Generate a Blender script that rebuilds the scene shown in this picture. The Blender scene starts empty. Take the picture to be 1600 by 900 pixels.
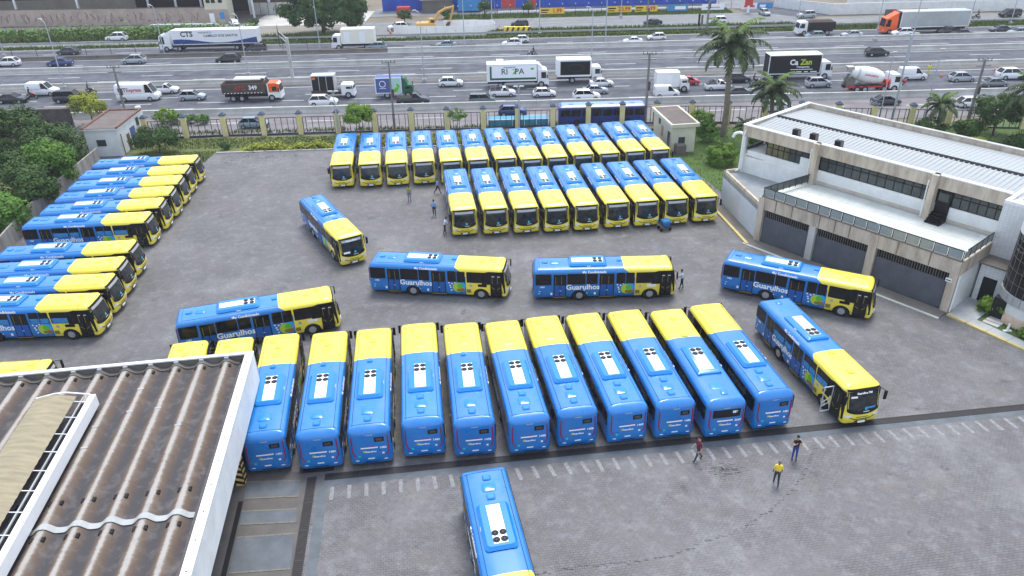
import bpy, bmesh, math, random
import numpy as np
from mathutils import Vector, Matrix
R = math.radians
rng = random.Random(7)
npr = np.random.default_rng(11)
scn = bpy.context.scene
col = scn.collection

# ---------------------------------------------------------------- camera, sky, sun, exposure
cam_d = bpy.data.cameras.new('camera')
cam = bpy.data.objects.new('camera', cam_d)
col.objects.link(cam)
scn.camera = cam
cam_d.sensor_width = 36.0
cam_d.lens = 26.53
cam_d.clip_start = 0.5
cam_d.clip_end = 4000
PITCH, ROLL = R(29.29), R(-1.237)
_r = Vector((1, 0, 0)); _d = Vector((0, -math.sin(PITCH), -math.cos(PITCH))); _f = Vector((0, math.cos(PITCH), -math.sin(PITCH)))
_right = _r * math.cos(ROLL) - _d * math.sin(ROLL)
_down = _r * math.sin(ROLL) + _d * math.cos(ROLL)
_m = Matrix((( _right.x, -_down.x, -_f.x, 0), (_right.y, -_down.y, -_f.y, 0), (_right.z, -_down.z, -_f.z, 30.55), (0, 0, 0, 1)))
cam.matrix_world = _m

SUN_EL, SUN_AZ = R(66), R(14)            # azimuth from +Y towards +X
world = bpy.data.worlds.new('World'); scn.world = world; world.use_nodes = True
wn = world.node_tree.nodes; wl = world.node_tree.links
for n in list(wn): wn.remove(n)
sky = wn.new('ShaderNodeTexSky'); sky.sky_type = 'NISHITA'; sky.sun_disc = False
sky.sun_elevation = SUN_EL; sky.sun_rotation = SUN_AZ; sky.air_density = 1.0; sky.dust_density = 3.0; sky.ozone_density = 1.0
veil = wn.new('ShaderNodeMix'); veil.data_type = 'RGBA'
veil.inputs['Factor'].default_value = 0.55            # thin overcast over the blue
wl.new(sky.outputs[0], veil.inputs['A']); veil.inputs['B'].default_value = (7.4, 8.3, 9.9, 1)
bg = wn.new('ShaderNodeBackground'); bg.inputs[1].default_value = 0.10
wo = wn.new('ShaderNodeOutputWorld')
wl.new(veil.outputs['Result'], bg.inputs[0]); wl.new(bg.outputs[0], wo.inputs[0])
sun_d = bpy.data.lights.new('sun', 'SUN'); sun_d.energy = 1.6; sun_d.angle = R(24); sun_d.color = (1.0, 0.97, 0.92)
sun = bpy.data.objects.new('sun', sun_d); col.objects.link(sun)
_sd = Vector((math.sin(SUN_AZ) * math.cos(SUN_EL), math.cos(SUN_AZ) * math.cos(SUN_EL), math.sin(SUN_EL)))
sun.rotation_euler = _sd.to_track_quat('Z', 'Y').to_euler()
sun.location = (0, 0, 80)
scn.view_settings.view_transform = 'Standard'; scn.view_settings.look = 'None'
scn.view_settings.exposure = 0.98; scn.view_settings.gamma = 1.0; scn.view_settings.use_curve_mapping = False
scn.cycles.max_bounces = 6; scn.cycles.transparent_max_bounces = 6

# ---------------------------------------------------------------- helpers
class MB:
    """collects shapes, becomes ONE mesh object"""
    def __init__(s): s.v = []; s.f = []; s.mi = []
    def add(s, vs, fs, m=0):
        o = len(s.v); s.v += [tuple(p) for p in vs]
        for f in fs: s.f.append(tuple(i + o for i in f)); s.mi.append(m)
        return s
    def box(s, x0, x1, y0, y1, z0, z1, m=0):
        return s.add([(x0,y0,z0),(x1,y0,z0),(x1,y1,z0),(x0,y1,z0),(x0,y0,z1),(x1,y0,z1),(x1,y1,z1),(x0,y1,z1)],
                     [(0,3,2,1),(4,5,6,7),(0,1,5,4),(1,2,6,5),(2,3,7,6),(3,0,4,7)], m)
    def bar(s, p, q, r, r2=None, n=6, m=0, cap=True):
        p = Vector(p); q = Vector(q); d = q - p
        if d.length < 1e-6: return s
        a = d.normalized(); u = a.orthogonal().normalized(); w = a.cross(u); r2 = r if r2 is None else r2
        vs = []
        for c, rr in ((p, r), (q, r2)):
            for k in range(n):
                t = 2 * math.pi * k / n
                vs.append(c + u * rr * math.cos(t) + w * rr * math.sin(t))
        fs = [(k, (k+1) % n, n + (k+1) % n, n + k) for k in range(n)]
        if cap: fs += [tuple(range(n-1, -1, -1)), tuple(range(n, 2*n))]
        return s.add(vs, fs, m)
    def tube(s, pts, rad, n=6, m=0):
        for i in range(len(pts) - 1):
            r0 = rad[i] if isinstance(rad, (list, tuple)) else rad
            r1 = rad[i+1] if isinstance(rad, (list, tuple)) else rad
            s.bar(pts[i], pts[i+1], r0, r1, n, m)
        return s
    def loft(s, rings, m=0, cap=True, closed=True):
        n = len(rings[0]); vs = [p for r in rings for p in r]; fs = []
        for i in range(len(rings) - 1):
            for k in range(n if closed else n - 1):
                a = i*n + k; b = i*n + (k+1) % n
                fs.append((a, b, b + n, a + n))
        if cap: fs += [tuple(range(n-1, -1, -1)), tuple((len(rings)-1)*n + k for k in range(n))]
        return s.add(vs, fs, m)
    def prism(s, poly, axis, a, b, m=0):
        """polygon in the other two axes (cyclic order), extruded along axis from a to b"""
        def P(t, c):
            return {'x': (c, t[0], t[1]), 'y': (t[0], c, t[1]), 'z': (t[0], t[1], c)}[axis]
        return s.loft([[P(t, a) for t in poly], [P(t, b) for t in poly]], m)
    def ball(s, c, rx, ry, rz, n=8, k=5, m=0):
        rings = []
        for i in range(k + 1):
            ph = -math.pi/2 + math.pi * i / k
            cr = max(math.cos(ph), 0.02)
            rings.append([(c[0] + rx*cr*math.cos(2*math.pi*j/n), c[1] + ry*cr*math.sin(2*math.pi*j/n), c[2] + rz*math.sin(ph)) for j in range(n)])
        return s.loft(rings, m)
    def mesh(s, name, mats, smooth=None, recalc=True):
        me = bpy.data.meshes.new(name); me.from_pydata(s.v, [], s.f)
        if not isinstance(mats, (list, tuple)): mats = [mats]
        for mm in mats: me.materials.append(mm)
        if len(mats) > 1: me.polygons.foreach_set('material_index', s.mi)
        if recalc:
            bm = bmesh.new(); bm.from_mesh(me); bmesh.ops.recalc_face_normals(bm, faces=bm.faces); bm.to_mesh(me); bm.free()
        if smooth is not None:
            me.shade_smooth(); me.set_sharp_from_angle(angle=R(smooth))
        me.update()
        return me

def obj(name, me, parent=None, loc=None, rz=None, label=None, cat=None, group=None, kind=None):
    o = bpy.data.objects.new(name, me); col.objects.link(o)
    if parent is not None: o.parent = parent
    if loc is not None: o.location = loc
    if rz is not None: o.rotation_euler = (0, 0, rz)
    if label: o['label'] = label
    if cat: o['category'] = cat
    if group: o['group'] = group
    if kind: o['kind'] = kind
    return o
def part(name, mb, mats, parent, smooth=None, label=None):
    return obj(name, mb.mesh(name, mats, smooth), parent, label=label)
def thing(name, label, cat, loc=(0,0,0), rz=0, group=None):
    return obj(name, None, None, loc, rz, label, cat, group)
KIDS = {}
def kids_of(o):
    return list(o.children)
def copy_tree(o, parent=None):
    c = o.copy(); col.objects.link(c); c.parent = parent
    for ch in kids_of(o): copy_tree(ch, c)
    return c
def rrect(cx, cy, hx, hy, r, z, n=3):
    pts = []
    for sx, sy, a0 in ((1,1,0),(-1,1,90),(-1,-1,180),(1,-1,270)):
        for k in range(n + 1):
            a = R(a0 + 90.0*k/n)
            pts.append((cx + sx*(hx - r) + r*math.cos(a), cy + sy*(hy - r) + r*math.sin(a), z))
    return pts

# ---------------------------------------------------------------- materials
def S(r, g, b):
    f = lambda c: ((c/255.0 + 0.055)/1.055)**2.4 if c/255.0 > 0.04045 else c/255.0/12.92
    return (f(r), f(g), f(b), 1)
def mat(name, c, rough=0.6, metal=0.0, var=0.0, scale=1.0, coat=0.0, bump=0.0, c2=None, space='pos', detail=4, spec=None, island=0.0):
    m = bpy.data.materials.new(name); m.use_nodes = True
    nt = m.node_tree; b = nt.nodes['Principled BSDF']; L = nt.links
    b.inputs['Base Color'].default_value = c; b.inputs['Roughness'].default_value = rough; b.inputs['Metallic'].default_value = metal
    if coat: b.inputs['Coat Weight'].default_value = coat; b.inputs['Coat Roughness'].default_value = 0.12
    if spec is not None: b.inputs['Specular IOR Level'].default_value = spec
    if var or c2 or bump or island:
        if space == 'pos': src = nt.nodes.new('ShaderNodeNewGeometry').outputs['Position']
        else: src = nt.nodes.new('ShaderNodeTexCoord').outputs['Object']
        nz = nt.nodes.new('ShaderNodeTexNoise'); nz.inputs['Scale'].default_value = scale; nz.inputs['Detail'].default_value = detail
        nz.inputs['Roughness'].default_value = 0.65
        L.new(src, nz.inputs['Vector'])
        ramp = nt.nodes.new('ShaderNodeMapRange'); ramp.inputs[1].default_value = 0.3; ramp.inputs[2].default_value = 0.7
        L.new(nz.outputs[0], ramp.inputs[0])
        fac = ramp.outputs[0]
        if island:
            g = nt.nodes.new('ShaderNodeNewGeometry'); mx = nt.nodes.new('ShaderNodeMix')
            mx.inputs['Factor'].default_value = island
            L.new(fac, mx.inputs['A']); L.new(g.outputs['Random Per Island'], mx.inputs['B']); fac = mx.outputs['Result']
        if var or c2:
            mix = nt.nodes.new('ShaderNodeMix'); mix.data_type = 'RGBA'
            mix.inputs['A'].default_value = tuple(x*(1-var) for x in c[:3]) + (1,) if not c2 else c
            mix.inputs['B'].default_value = tuple(min(1, x*(1+var)) for x in c[:3]) + (1,) if not c2 else c2
            L.new(fac, mix.inputs['Factor']); L.new(mix.outputs['Result'], b.inputs['Base Color'])
        if bump:
            bp = nt.nodes.new('ShaderNodeBump'); bp.inputs['Strength'].default_value = bump; bp.inputs['Distance'].default_value = 0.05
            L.new(nz.outputs[0], bp.inputs['Height']); L.new(bp.outputs[0], b.inputs['Normal'])
    return m

M = {}
M['blue'] = mat('blue_enamel', S(0, 124, 202), 0.28, coat=0.5, var=0.05, scale=0.6)
M['blue_dark'] = mat('door_blue_enamel', S(2, 88, 168), 0.3, coat=0.3)
M['yellow'] = mat('yellow_enamel', S(251, 230, 68), 0.3, coat=0.4)
M['glass'] = mat('dark_glass', S(20, 20, 26), 0.12, spec=0.5, var=0.5, scale=2.2)
M['screen'] = mat('windscreen_glass', S(16, 19, 24), 0.1, c2=S(62, 66, 66), scale=2.4, detail=6)
M['black'] = mat('black_trim', S(18, 18, 21), 0.6, spec=0.3)
M['rubber'] = mat('rubber', S(26, 26, 28), 0.8)
M['rim'] = mat('wheel_rim', S(170, 172, 176), 0.4, metal=0.3)
M['white'] = mat('white_paint', S(232, 234, 236), 0.4, var=0.03, scale=1.5)
M['acwhite'] = mat('ac_panel_white', S(238, 240, 242), 0.5)
M['acgrey'] = mat('ac_panel_grey', S(188, 192, 194), 0.5)
M['sign'] = mat('sign_panel', S(176, 178, 176), 0.3, var=0.15, scale=5)
M['red'] = mat('tail_red', S(150, 16, 52), 0.3)
M['lamp'] = mat('lamp_lens', S(225, 228, 232), 0.15)
M['cyan'] = mat('cyan_sticker', S(40, 190, 200), 0.4)
M['letter'] = mat('white_lettering', S(245, 247, 250), 0.5)
M['letter_blue'] = mat('pale_blue_poster', S(70, 165, 215), 0.5, c2=S(30, 100, 180), scale=7)
M['rail'] = mat('yellow_handrail', S(150, 132, 50), 0.5)
M['lime'] = mat('logo_lime', S(185, 205, 60), 0.5); M['sky_logo'] = mat('logo_sky', S(40, 165, 235), 0.5)
M['green_logo'] = mat('logo_green', S(95, 190, 50), 0.5); M['orange_logo'] = mat('logo_orange', S(235, 95, 50), 0.5)
M['olive_logo'] = mat('logo_olive', S(130, 120, 40), 0.5)

def bus_paint():
    m = mat('bus_two_tone_paint', S(4, 112, 200), 0.3, coat=0.6)
    nt = m.node_tree; b = nt.nodes['Principled BSDF']; L = nt.links
    tc = nt.nodes.new('ShaderNodeTexCoord'); sp = nt.nodes.new('ShaderNodeSeparateXYZ'); L.new(tc.outputs['Object'], sp.inputs[0])
    def mr(a, lo, hi, t0, t1):
        n = nt.nodes.new('ShaderNodeMapRange'); n.inputs[1].default_value = lo; n.inputs[2].default_value = hi
        n.inputs[3].default_value = t0; n.inputs[4].default_value = t1; L.new(a, n.inputs[0]); return n.outputs[0]
    def mth(op, a, bb):
        n = nt.nodes.new('ShaderNodeMath'); n.operation = op
        for i, x in enumerate((a, bb)):
            if isinstance(x, (int, float)): n.inputs[i].default_value = x
            else: L.new(x, n.inputs[i])
        return n.outputs[0]
    xb = mth('SUBTRACT', mth('SUBTRACT', 8.1, mr(sp.outputs[2], 1.95, 2.5, 0, 0.6)), mr(sp.outputs[2], 2.5, 2.7, 0, 0.3))
    k = mth('GREATER_THAN', sp.outputs[0], xb)
    mix = nt.nodes.new('ShaderNodeMix'); mix.data_type = 'RGBA'
    mix.inputs['A'].default_value = S(0, 120, 200); mix.inputs['B'].default_value = S(251, 230, 68)
    L.new(k, mix.inputs['Factor'])
    b.inputs['Coat IOR'].default_value = 1.65; b.inputs['Coat Roughness'].default_value = 0.2
    # each bus slightly different, with dust and dull patches
    oi = nt.nodes.new('ShaderNodeObjectInfo'); off = nt.nodes.new('ShaderNodeVectorMath'); off.operation = 'MULTIPLY_ADD'; off.inputs[1].default_value = (1, 1, 1)
    cmb = nt.nodes.new('ShaderNodeCombineXYZ'); L.new(mth('MULTIPLY', oi.outputs['Random'], 60.0), cmb.inputs[0])
    L.new(tc.outputs['Object'], off.inputs[0]); L.new(cmb.outputs[0], off.inputs[2])
    nz = nt.nodes.new('ShaderNodeTexNoise'); nz.inputs['Scale'].default_value = 0.9; nz.inputs['Detail'].default_value = 7; nz.inputs['Roughness'].default_value = 0.7; L.new(off.outputs[0], nz.inputs[0])
    dust = nt.nodes.new('ShaderNodeMix'); dust.data_type = 'RGBA'; dust.inputs['B'].default_value = S(150, 160, 170)
    L.new(mix.outputs['Result'], dust.inputs['A']); L.new(mr(nz.outputs[0], 0.45, 0.8, 0.0, 0.12), dust.inputs['Factor'])
    hs = nt.nodes.new('ShaderNodeHueSaturation'); L.new(dust.outputs['Result'], hs.inputs['Color']); L.new(mr(oi.outputs['Random'], 0, 1, 0.90, 1.06), hs.inputs['Value'])
    L.new(hs.outputs[0], b.inputs['Base Color']); L.new(mr(nz.outputs[0], 0.3, 0.75, 0.22, 0.5), b.inputs['Roughness'])
    return m
M['bus'] = bus_paint()

def paving():
    m = mat('block_paving', S(122, 116, 116), 0.62)
    nt = m.node_tree; b = nt.nodes['Principled BSDF']; L = nt.links
    g = nt.nodes.new('ShaderNodeNewGeometry')
    mp = nt.nodes.new('ShaderNodeMapping'); mp.inputs['Rotation'].default_value = (0, 0, R(-6.6)); L.new(g.outputs['Position'], mp.inputs[0])
    wob = nt.nodes.new('ShaderNodeTexNoise'); wob.inputs['Scale'].default_value = 1.3; L.new(g.outputs['Position'], wob.inputs[0])
    wv = nt.nodes.new('ShaderNodeVectorMath'); wv.operation = 'MULTIPLY_ADD'; wv.inputs[1].default_value = (0.12, 0.12, 0)
    L.new(wob.outputs['Color'], wv.inputs[0]); L.new(mp.outputs[0], wv.inputs[2])
    br = nt.nodes.new('ShaderNodeTexBrick'); L.new(wv.outputs[0], br.inputs[0])
    br.inputs['Scale'].default_value = 1.0; br.inputs['Brick Width'].default_value = 0.27; br.inputs['Row Height'].default_value = 0.15
    br.inputs['Mortar Size'].default_value = 0.013; br.inputs['Mortar Smooth'].default_value = 0.15; br.inputs['Bias'].default_value = 0.0
    br.inputs['Color1'].default_value = S(106, 104, 106); br.inputs['Color2'].default_value = S(90, 89, 91); br.inputs['Mortar'].default_value = S(38, 37, 39)
    def noise(sc, lo, hi, det=5):
        n = nt.nodes.new('ShaderNodeTexNoise'); n.inputs['Scale'].default_value = sc; n.inputs['Detail'].default_value = det; n.inputs['Roughness'].default_value = 0.65
        L.new(g.outputs['Position'], n.inputs[0])
        r = nt.nodes.new('ShaderNodeMapRange'); r.inputs[1].default_value = lo; r.inputs[2].default_value = hi; L.new(n.outputs[0], r.inputs[0])
        return r.outputs[0]
    def mix(a, bb, f, mode='MIX'):
        n = nt.nodes.new('ShaderNodeMix'); n.data_type = 'RGBA'; n.blend_type = mode
        for nm, x in (('A', a), ('B', bb)):
            if isinstance(x, tuple): n.inputs[nm].default_value = x
            else: L.new(x, n.inputs[nm])
        if isinstance(f, float): n.inputs['Factor'].default_value = f
        else: L.new(f, n.inputs['Factor'])
        return n.outputs['Result']
    def mul(a, k):
        n = nt.nodes.new('ShaderNodeMath'); n.operation = 'MULTIPLY'; L.new(a, n.inputs[0])
        if isinstance(k, float): n.inputs[1].default_value = k
        else: L.new(k, n.inputs[1])
        return n.outputs[0]
    flat = S(98, 97, 99)
    joints = noise(0.22, 0.44, 0.70)                        # joints show in patches only
    c = mix(flat, br.outputs['Color'], mix_f(nt, L, joints, 0.2, 1.0))
    c = mix(c, S(134, 135, 136), mul(noise(0.13, 0.50, 0.70), 0.55))    # pale bloom
    c = mix(c, S(116, 106, 100), mul(noise(0.31, 0.52, 0.75), 0.4))
    c = mix(c, S(84, 84, 86), mul(noise(0.22, 0.50, 0.72, 7), 0.7))
    c = mix(c, S(132, 134, 138), mul(noise(2.6, 0.54, 0.74, 7), 0.4))      # reddish wear
    c = mix(c, S(136, 139, 144), mul(noise(1.1, 0.50, 0.74, 7), 0.55))
    c = mix(c, S(58, 57, 57), mul(noise(0.6, 0.62, 0.70, 7), 0.75))     # oil spots
    c = mix(c, S(78, 77, 77), mul(noise(4.2, 0.48, 0.72, 5), 0.6))
    c = mix(c, S(44, 42, 42), mul(mul(br.outputs['Fac'], mix_f(nt, L, joints, 0.05, 1.0)), 0.55))
    L.new(c, b.inputs['Base Color'])
    bp = nt.nodes.new('ShaderNodeBump'); bp.inputs['Strength'].default_value = 0.35; bp.inputs['Distance'].default_value = 0.02; bp.invert = True
    L.new(br.outputs['Fac'], bp.inputs['Height']); L.new(bp.outputs[0], b.inputs['Normal'])
    return m
def mix_f(nt, L, src, lo, hi):
    n = nt.nodes.new('ShaderNodeMapRange'); n.inputs[1].default_value = 0; n.inputs[2].default_value = 1; n.inputs[3].default_value = lo; n.inputs[4].default_value = hi
    L.new(src, n.inputs[0]); return n.outputs[0]
M['paving'] = paving()

def asphalt(name, c, c2, stretch=0.03):
    m = mat(name, c, 0.85)
    nt = m.node_tree; b = nt.nodes['Principled BSDF']; L = nt.links
    g = nt.nodes.new('ShaderNodeNewGeometry'); mp = nt.nodes.new('ShaderNodeMapping'); mp.inputs['Scale'].default_value = (stretch, 1, 1)
    L.new(g.outputs['Position'], mp.inputs[0])
    n1 = nt.nodes.new('ShaderNodeTexNoise'); n1.inputs['Scale'].default_value = 0.75; n1.inputs['Detail'].default_value = 3; L.new(mp.outputs[0], n1.inputs[0])
    n2 = nt.nodes.new('ShaderNodeTexNoise'); n2.inputs['Scale'].default_value = 0.5; n2.inputs['Detail'].default_value = 8; L.new(g.outputs['Position'], n2.inputs[0])
    ad = nt.nodes.new('ShaderNodeMath'); ad.operation = 'ADD'; L.new(n1.outputs[0], ad.inputs[0]); L.new(n2.outputs[0], ad.inputs[1])
    r = nt.nodes.new('ShaderNodeMapRange'); r.inputs[1].default_value = 0.75; r.inputs[2].default_value = 1.25; L.new(ad.outputs[0], r.inputs[0])
    mix = nt.nodes.new('ShaderNodeMix'); mix.data_type = 'RGBA'; mix.inputs['A'].default_value = c; mix.inputs['B'].default_value = c2
    L.new(r.outputs[0], mix.inputs['Factor']); L.new(mix.outputs['Result'], b.inputs['Base Color'])
    return m
M['asphalt'] = asphalt('highway_asphalt', S(56, 59, 69), S(92, 95, 103))
M['asphalt2'] = asphalt('service_asphalt', S(104, 100, 103), S(126, 121, 122), 0.08)
M['asphalt3'] = asphalt('side_road_concrete', S(106, 109, 112), S(128, 130, 131), 0.08)
M['line'] = mat('road_paint', S(205, 206, 205), 0.7, var=0.12, scale=1.2)
M['worn_paint'] = mat('worn_road_paint', S(150, 153, 156), 0.8, c2=S(104, 103, 104), scale=6, detail=8)
M['concrete'] = mat('concrete', S(198, 198, 193), 0.85, c2=S(164, 163, 158), scale=0.35, detail=8)
M['concrete_d'] = mat('stained_concrete', S(120, 116, 110), 0.9, c2=S(98, 92, 86), scale=0.4, detail=8)
M['concrete_l'] = mat('pale_concrete', S(176, 180, 180), 0.85, c2=S(150, 153, 153), scale=0.7, detail=8)
M['pad'] = mat('bluish_concrete_pad', S(102, 109, 115), 0.8, c2=S(78, 84, 90), scale=0.9, detail=8)
M['pad_d'] = mat('oily_concrete', S(84, 80, 78), 0.85, c2=S(104, 100, 97), scale=0.8, detail=8)
M['grate'] = mat('drain_iron', S(44, 42, 44), 0.7, var=0.2, scale=4)
M['grass'] = mat('grass', S(70, 84, 38), 0.95, c2=S(104, 108, 58), scale=0.5, detail=8)
M['lawn'] = mat('lawn_green', S(58, 86, 34), 0.95, c2=S(82, 104, 44), scale=0.6, detail=8)
M['blade'] = mat('grass_blades', S(66, 92, 32), 0.9, c2=S(112, 124, 58), scale=0.8, island=0.5)
M['earth'] = mat('earth', S(128, 118, 102), 0.95, c2=S(104, 100, 84), scale=0.15, detail=8)
M['dirt'] = mat('grey_dirt', S(140, 136, 128), 0.95, c2=S(118, 114, 106), scale=0.3, detail=8)
M['leaf_d'] = mat('leaves_dark', S(32, 60, 20), 0.8, c2=S(72, 104, 38), scale=0.5, island=0.5)
M['leaf_m'] = mat('leaves_mid', S(52, 92, 22), 0.8, c2=S(100, 140, 42), scale=0.6, island=0.5)
M['leaf_o'] = mat('leaves_olive', S(66, 74, 44), 0.85, c2=S(112, 114, 70), scale=0.5, island=0.5)
M['leaf_y'] = mat('leaves_yellow_green', S(110, 126, 30), 0.8, c2=S(158, 160, 48), scale=0.9, island=0.5)
M['leaf_b'] = mat('leaves_bright', S(72, 110, 26), 0.8, c2=S(122, 152, 44), scale=0.8, island=0.5)
M['palm'] = mat('palm_leaflets', S(40, 60, 30), 0.75, c2=S(88, 104, 58), scale=0.7, island=0.6)
M['palm_y'] = mat('palm_new_leaf', S(84, 112, 40), 0.7, c2=S(112, 138, 58), scale=0.7, island=0.5)
M['bark'] = mat('bark', S(98, 84, 70), 0.95, c2=S(70, 60, 50), scale=3)
M['palm_bark'] = mat('palm_bark', S(140, 128, 112), 0.9, c2=S(108, 98, 86), scale=3)
M['shaft'] = mat('palm_crownshaft', S(118, 140, 66), 0.6, c2=S(142, 158, 84), scale=2)
M['cream'] = mat('yellow_cream_paint', S(228, 216, 160), 0.8, c2=S(212, 198, 144), scale=1.2)
M['cap'] = mat('slate_blue_cap', S(66, 78, 104), 0.6)
M['iron'] = mat('dark_blue_iron', S(44, 50, 62), 0.6)
M['wall_w'] = mat('white_render', S(232, 234, 232), 0.8, c2=S(208, 210, 208), scale=0.7, detail=8)
M['wall_c'] = mat('cream_render', S(218, 212, 190), 0.8, c2=S(196, 192, 172), scale=0.7, detail=8)
M['beige'] = None
M['pinkwall'] = mat('pinkish_render', S(190, 172, 160), 0.9, c2=S(158, 144, 134), scale=0.5, detail=8)
M['roof_d'] = mat('dark_flat_roof', S(92, 84, 80), 0.9, c2=S(118, 108, 104), scale=0.8, detail=8)
M['brickrim'] = mat('brick_red_coping', S(134, 92, 80), 0.9, c2=S(108, 76, 66), scale=2)
M['metalroof'] = mat('pale_roof_sheet', S(206, 212, 212), 0.5, metal=0.1, c2=S(184, 190, 190), scale=0.5, detail=8)
M['gate'] = mat('grey_gate_sheet', S(98, 103, 110), 0.6, c2=S(82, 86, 93), scale=0.9, detail=8)
M['window'] = mat('window_glass', S(42, 50, 54), 0.1, c2=S(74, 84, 84), scale=0.6)
M['railglass'] = mat('rail_glass', S(142, 152, 152), 0.15, var=0.08, scale=1)
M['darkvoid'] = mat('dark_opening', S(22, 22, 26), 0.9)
M['dark_glass'] = mat('black_curtain_glass', S(22, 20, 24), 0.08, var=0.3, scale=0.8)
M['ridge'] = mat('shed_ridge_grey', S(172, 167, 160), 0.9, c2=S(140, 134, 126), scale=1.6, detail=6)
def streaked(name, c, c2):
    m = mat(name, c, 0.95, c2=c2, scale=1.0, detail=7)
    nt = m.node_tree; nz = [n for n in nt.nodes if n.bl_idname == 'ShaderNodeTexNoise'][0]; g = [n for n in nt.nodes if n.bl_idname == 'ShaderNodeNewGeometry'][0]
    mp = nt.nodes.new('ShaderNodeMapping'); mp.inputs['Scale'].default_value = (0.9, 4.5, 1); mp.inputs['Rotation'].default_value = (0, 0, R(-7.5))
    nt.links.new(g.outputs['Position'], mp.inputs[0]); nt.links.new(mp.outputs[0], nz.inputs['Vector'])
    return m
M['slope'] = streaked('shed_slope_brown', S(122, 105, 92), S(86, 77, 72))
M['trough'] = streaked('shed_trough_grey', S(76, 73, 75), S(100, 95, 95))
M['vault'] = streaked('translucent_sheet_yellowed', S(160, 150, 124), S(132, 124, 104))
M['steel'] = mat('galvanised_pole', S(176, 182, 188), 0.5, metal=0.3)
M['pole_c'] = mat('concrete_pole', S(140, 138, 136), 0.9, c2=S(112, 109, 106), scale=1.5)
M['hivis'] = mat('hi_vis', S(220, 220, 40), 0.7)
M['stripe_y'] = mat('stripe_yellow', S(226, 190, 110), 0.7); M['stripe_k'] = mat('stripe_black', S(34, 32, 32), 0.7)
M['kerb_y'] = mat('kerb_yellow', S(206, 186, 122), 0.85, c2=S(178, 164, 120), scale=2.5, detail=7)
M['orange'] = mat('orange_paint', S(238, 96, 30), 0.4)
M['truckgrey'] = mat('tarpaulin_grey', S(180, 184, 184), 0.7, c2=S(160, 163, 162), scale=0.5)
M['rust'] = mat('rusty_steel', S(92, 76, 68), 0.85, c2=S(70, 62, 60), scale=1.2)
M['navy'] = mat('navy_stripe', S(36, 62, 128), 0.5); M['green'] = mat('green_stripe', S(28, 96, 66), 0.5)
M['boxblue'] = mat('box_blue', S(72, 92, 150), 0.5); M['mint'] = mat('box_mint', S(176, 214, 204), 0.5)
M['teal'] = mat('teal_sheet', S(60, 140, 168), 0.5, var=0.1, scale=1)
M['busnavy'] = mat('navy_bus_paint', S(36, 58, 138), 0.35, coat=0.3)
M['busroof'] = mat('pale_blue_bus_roof', S(120, 150, 200), 0.4, coat=0.3)
M['hoard'] = mat('hoarding_sheet', S(250, 248, 246), 0.8, c2=S(236, 233, 230), scale=0.6)
M['digger'] = mat('excavator_yellow', S(206, 160, 84), 0.6)
M['shopblue'] = mat('shop_blue_sheet', S(36, 84, 190), 0.6, c2=S(24, 66, 160), scale=0.4)
M['shopred'] = mat('shop_red_sheet', S(196, 62, 62), 0.6)
M['banner_y'] = mat('banner_yellow', S(236, 200, 60), 0.6); M['red_print'] = mat('red_print', S(205, 40, 34), 0.6)
M['amber'] = mat('amber_grille', S(120, 92, 70), 0.7, c2=S(84, 70, 60), scale=0.8)
M['lampred'] = mat('red_lens', S(190, 30, 30), 0.3)

def streaks(name, c, c2, sc, rough=0.85, lo=0.42, hi=0.72):
    m = mat(name, c, rough, c2=c2, scale=1.0, detail=7, space='obj')
    nt = m.node_tree; nz = [n for n in nt.nodes if n.bl_idname == 'ShaderNodeTexNoise'][0]; tc = [n for n in nt.nodes if n.bl_idname == 'ShaderNodeTexCoord'][0]
    r = [n for n in nt.nodes if n.bl_idname == 'ShaderNodeMapRange'][0]; r.inputs[1].default_value = lo; r.inputs[2].default_value = hi
    mp = nt.nodes.new('ShaderNodeMapping'); mp.inputs['Scale'].default_value = sc
    nt.links.new(tc.outputs['Object'], mp.inputs[0]); nt.links.new(mp.outputs[0], nz.inputs['Vector'])
    return m
M['beige'] = streaks('rain_streaked_beige', S(198, 186, 168), S(150, 136, 120), (1.6, 1.6, .35))
M['metalroof'] = streaks('stained_roof_sheet', S(160, 165, 166), S(118, 121, 120), (.9, .22, 1), .5, .45, .8)

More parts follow.
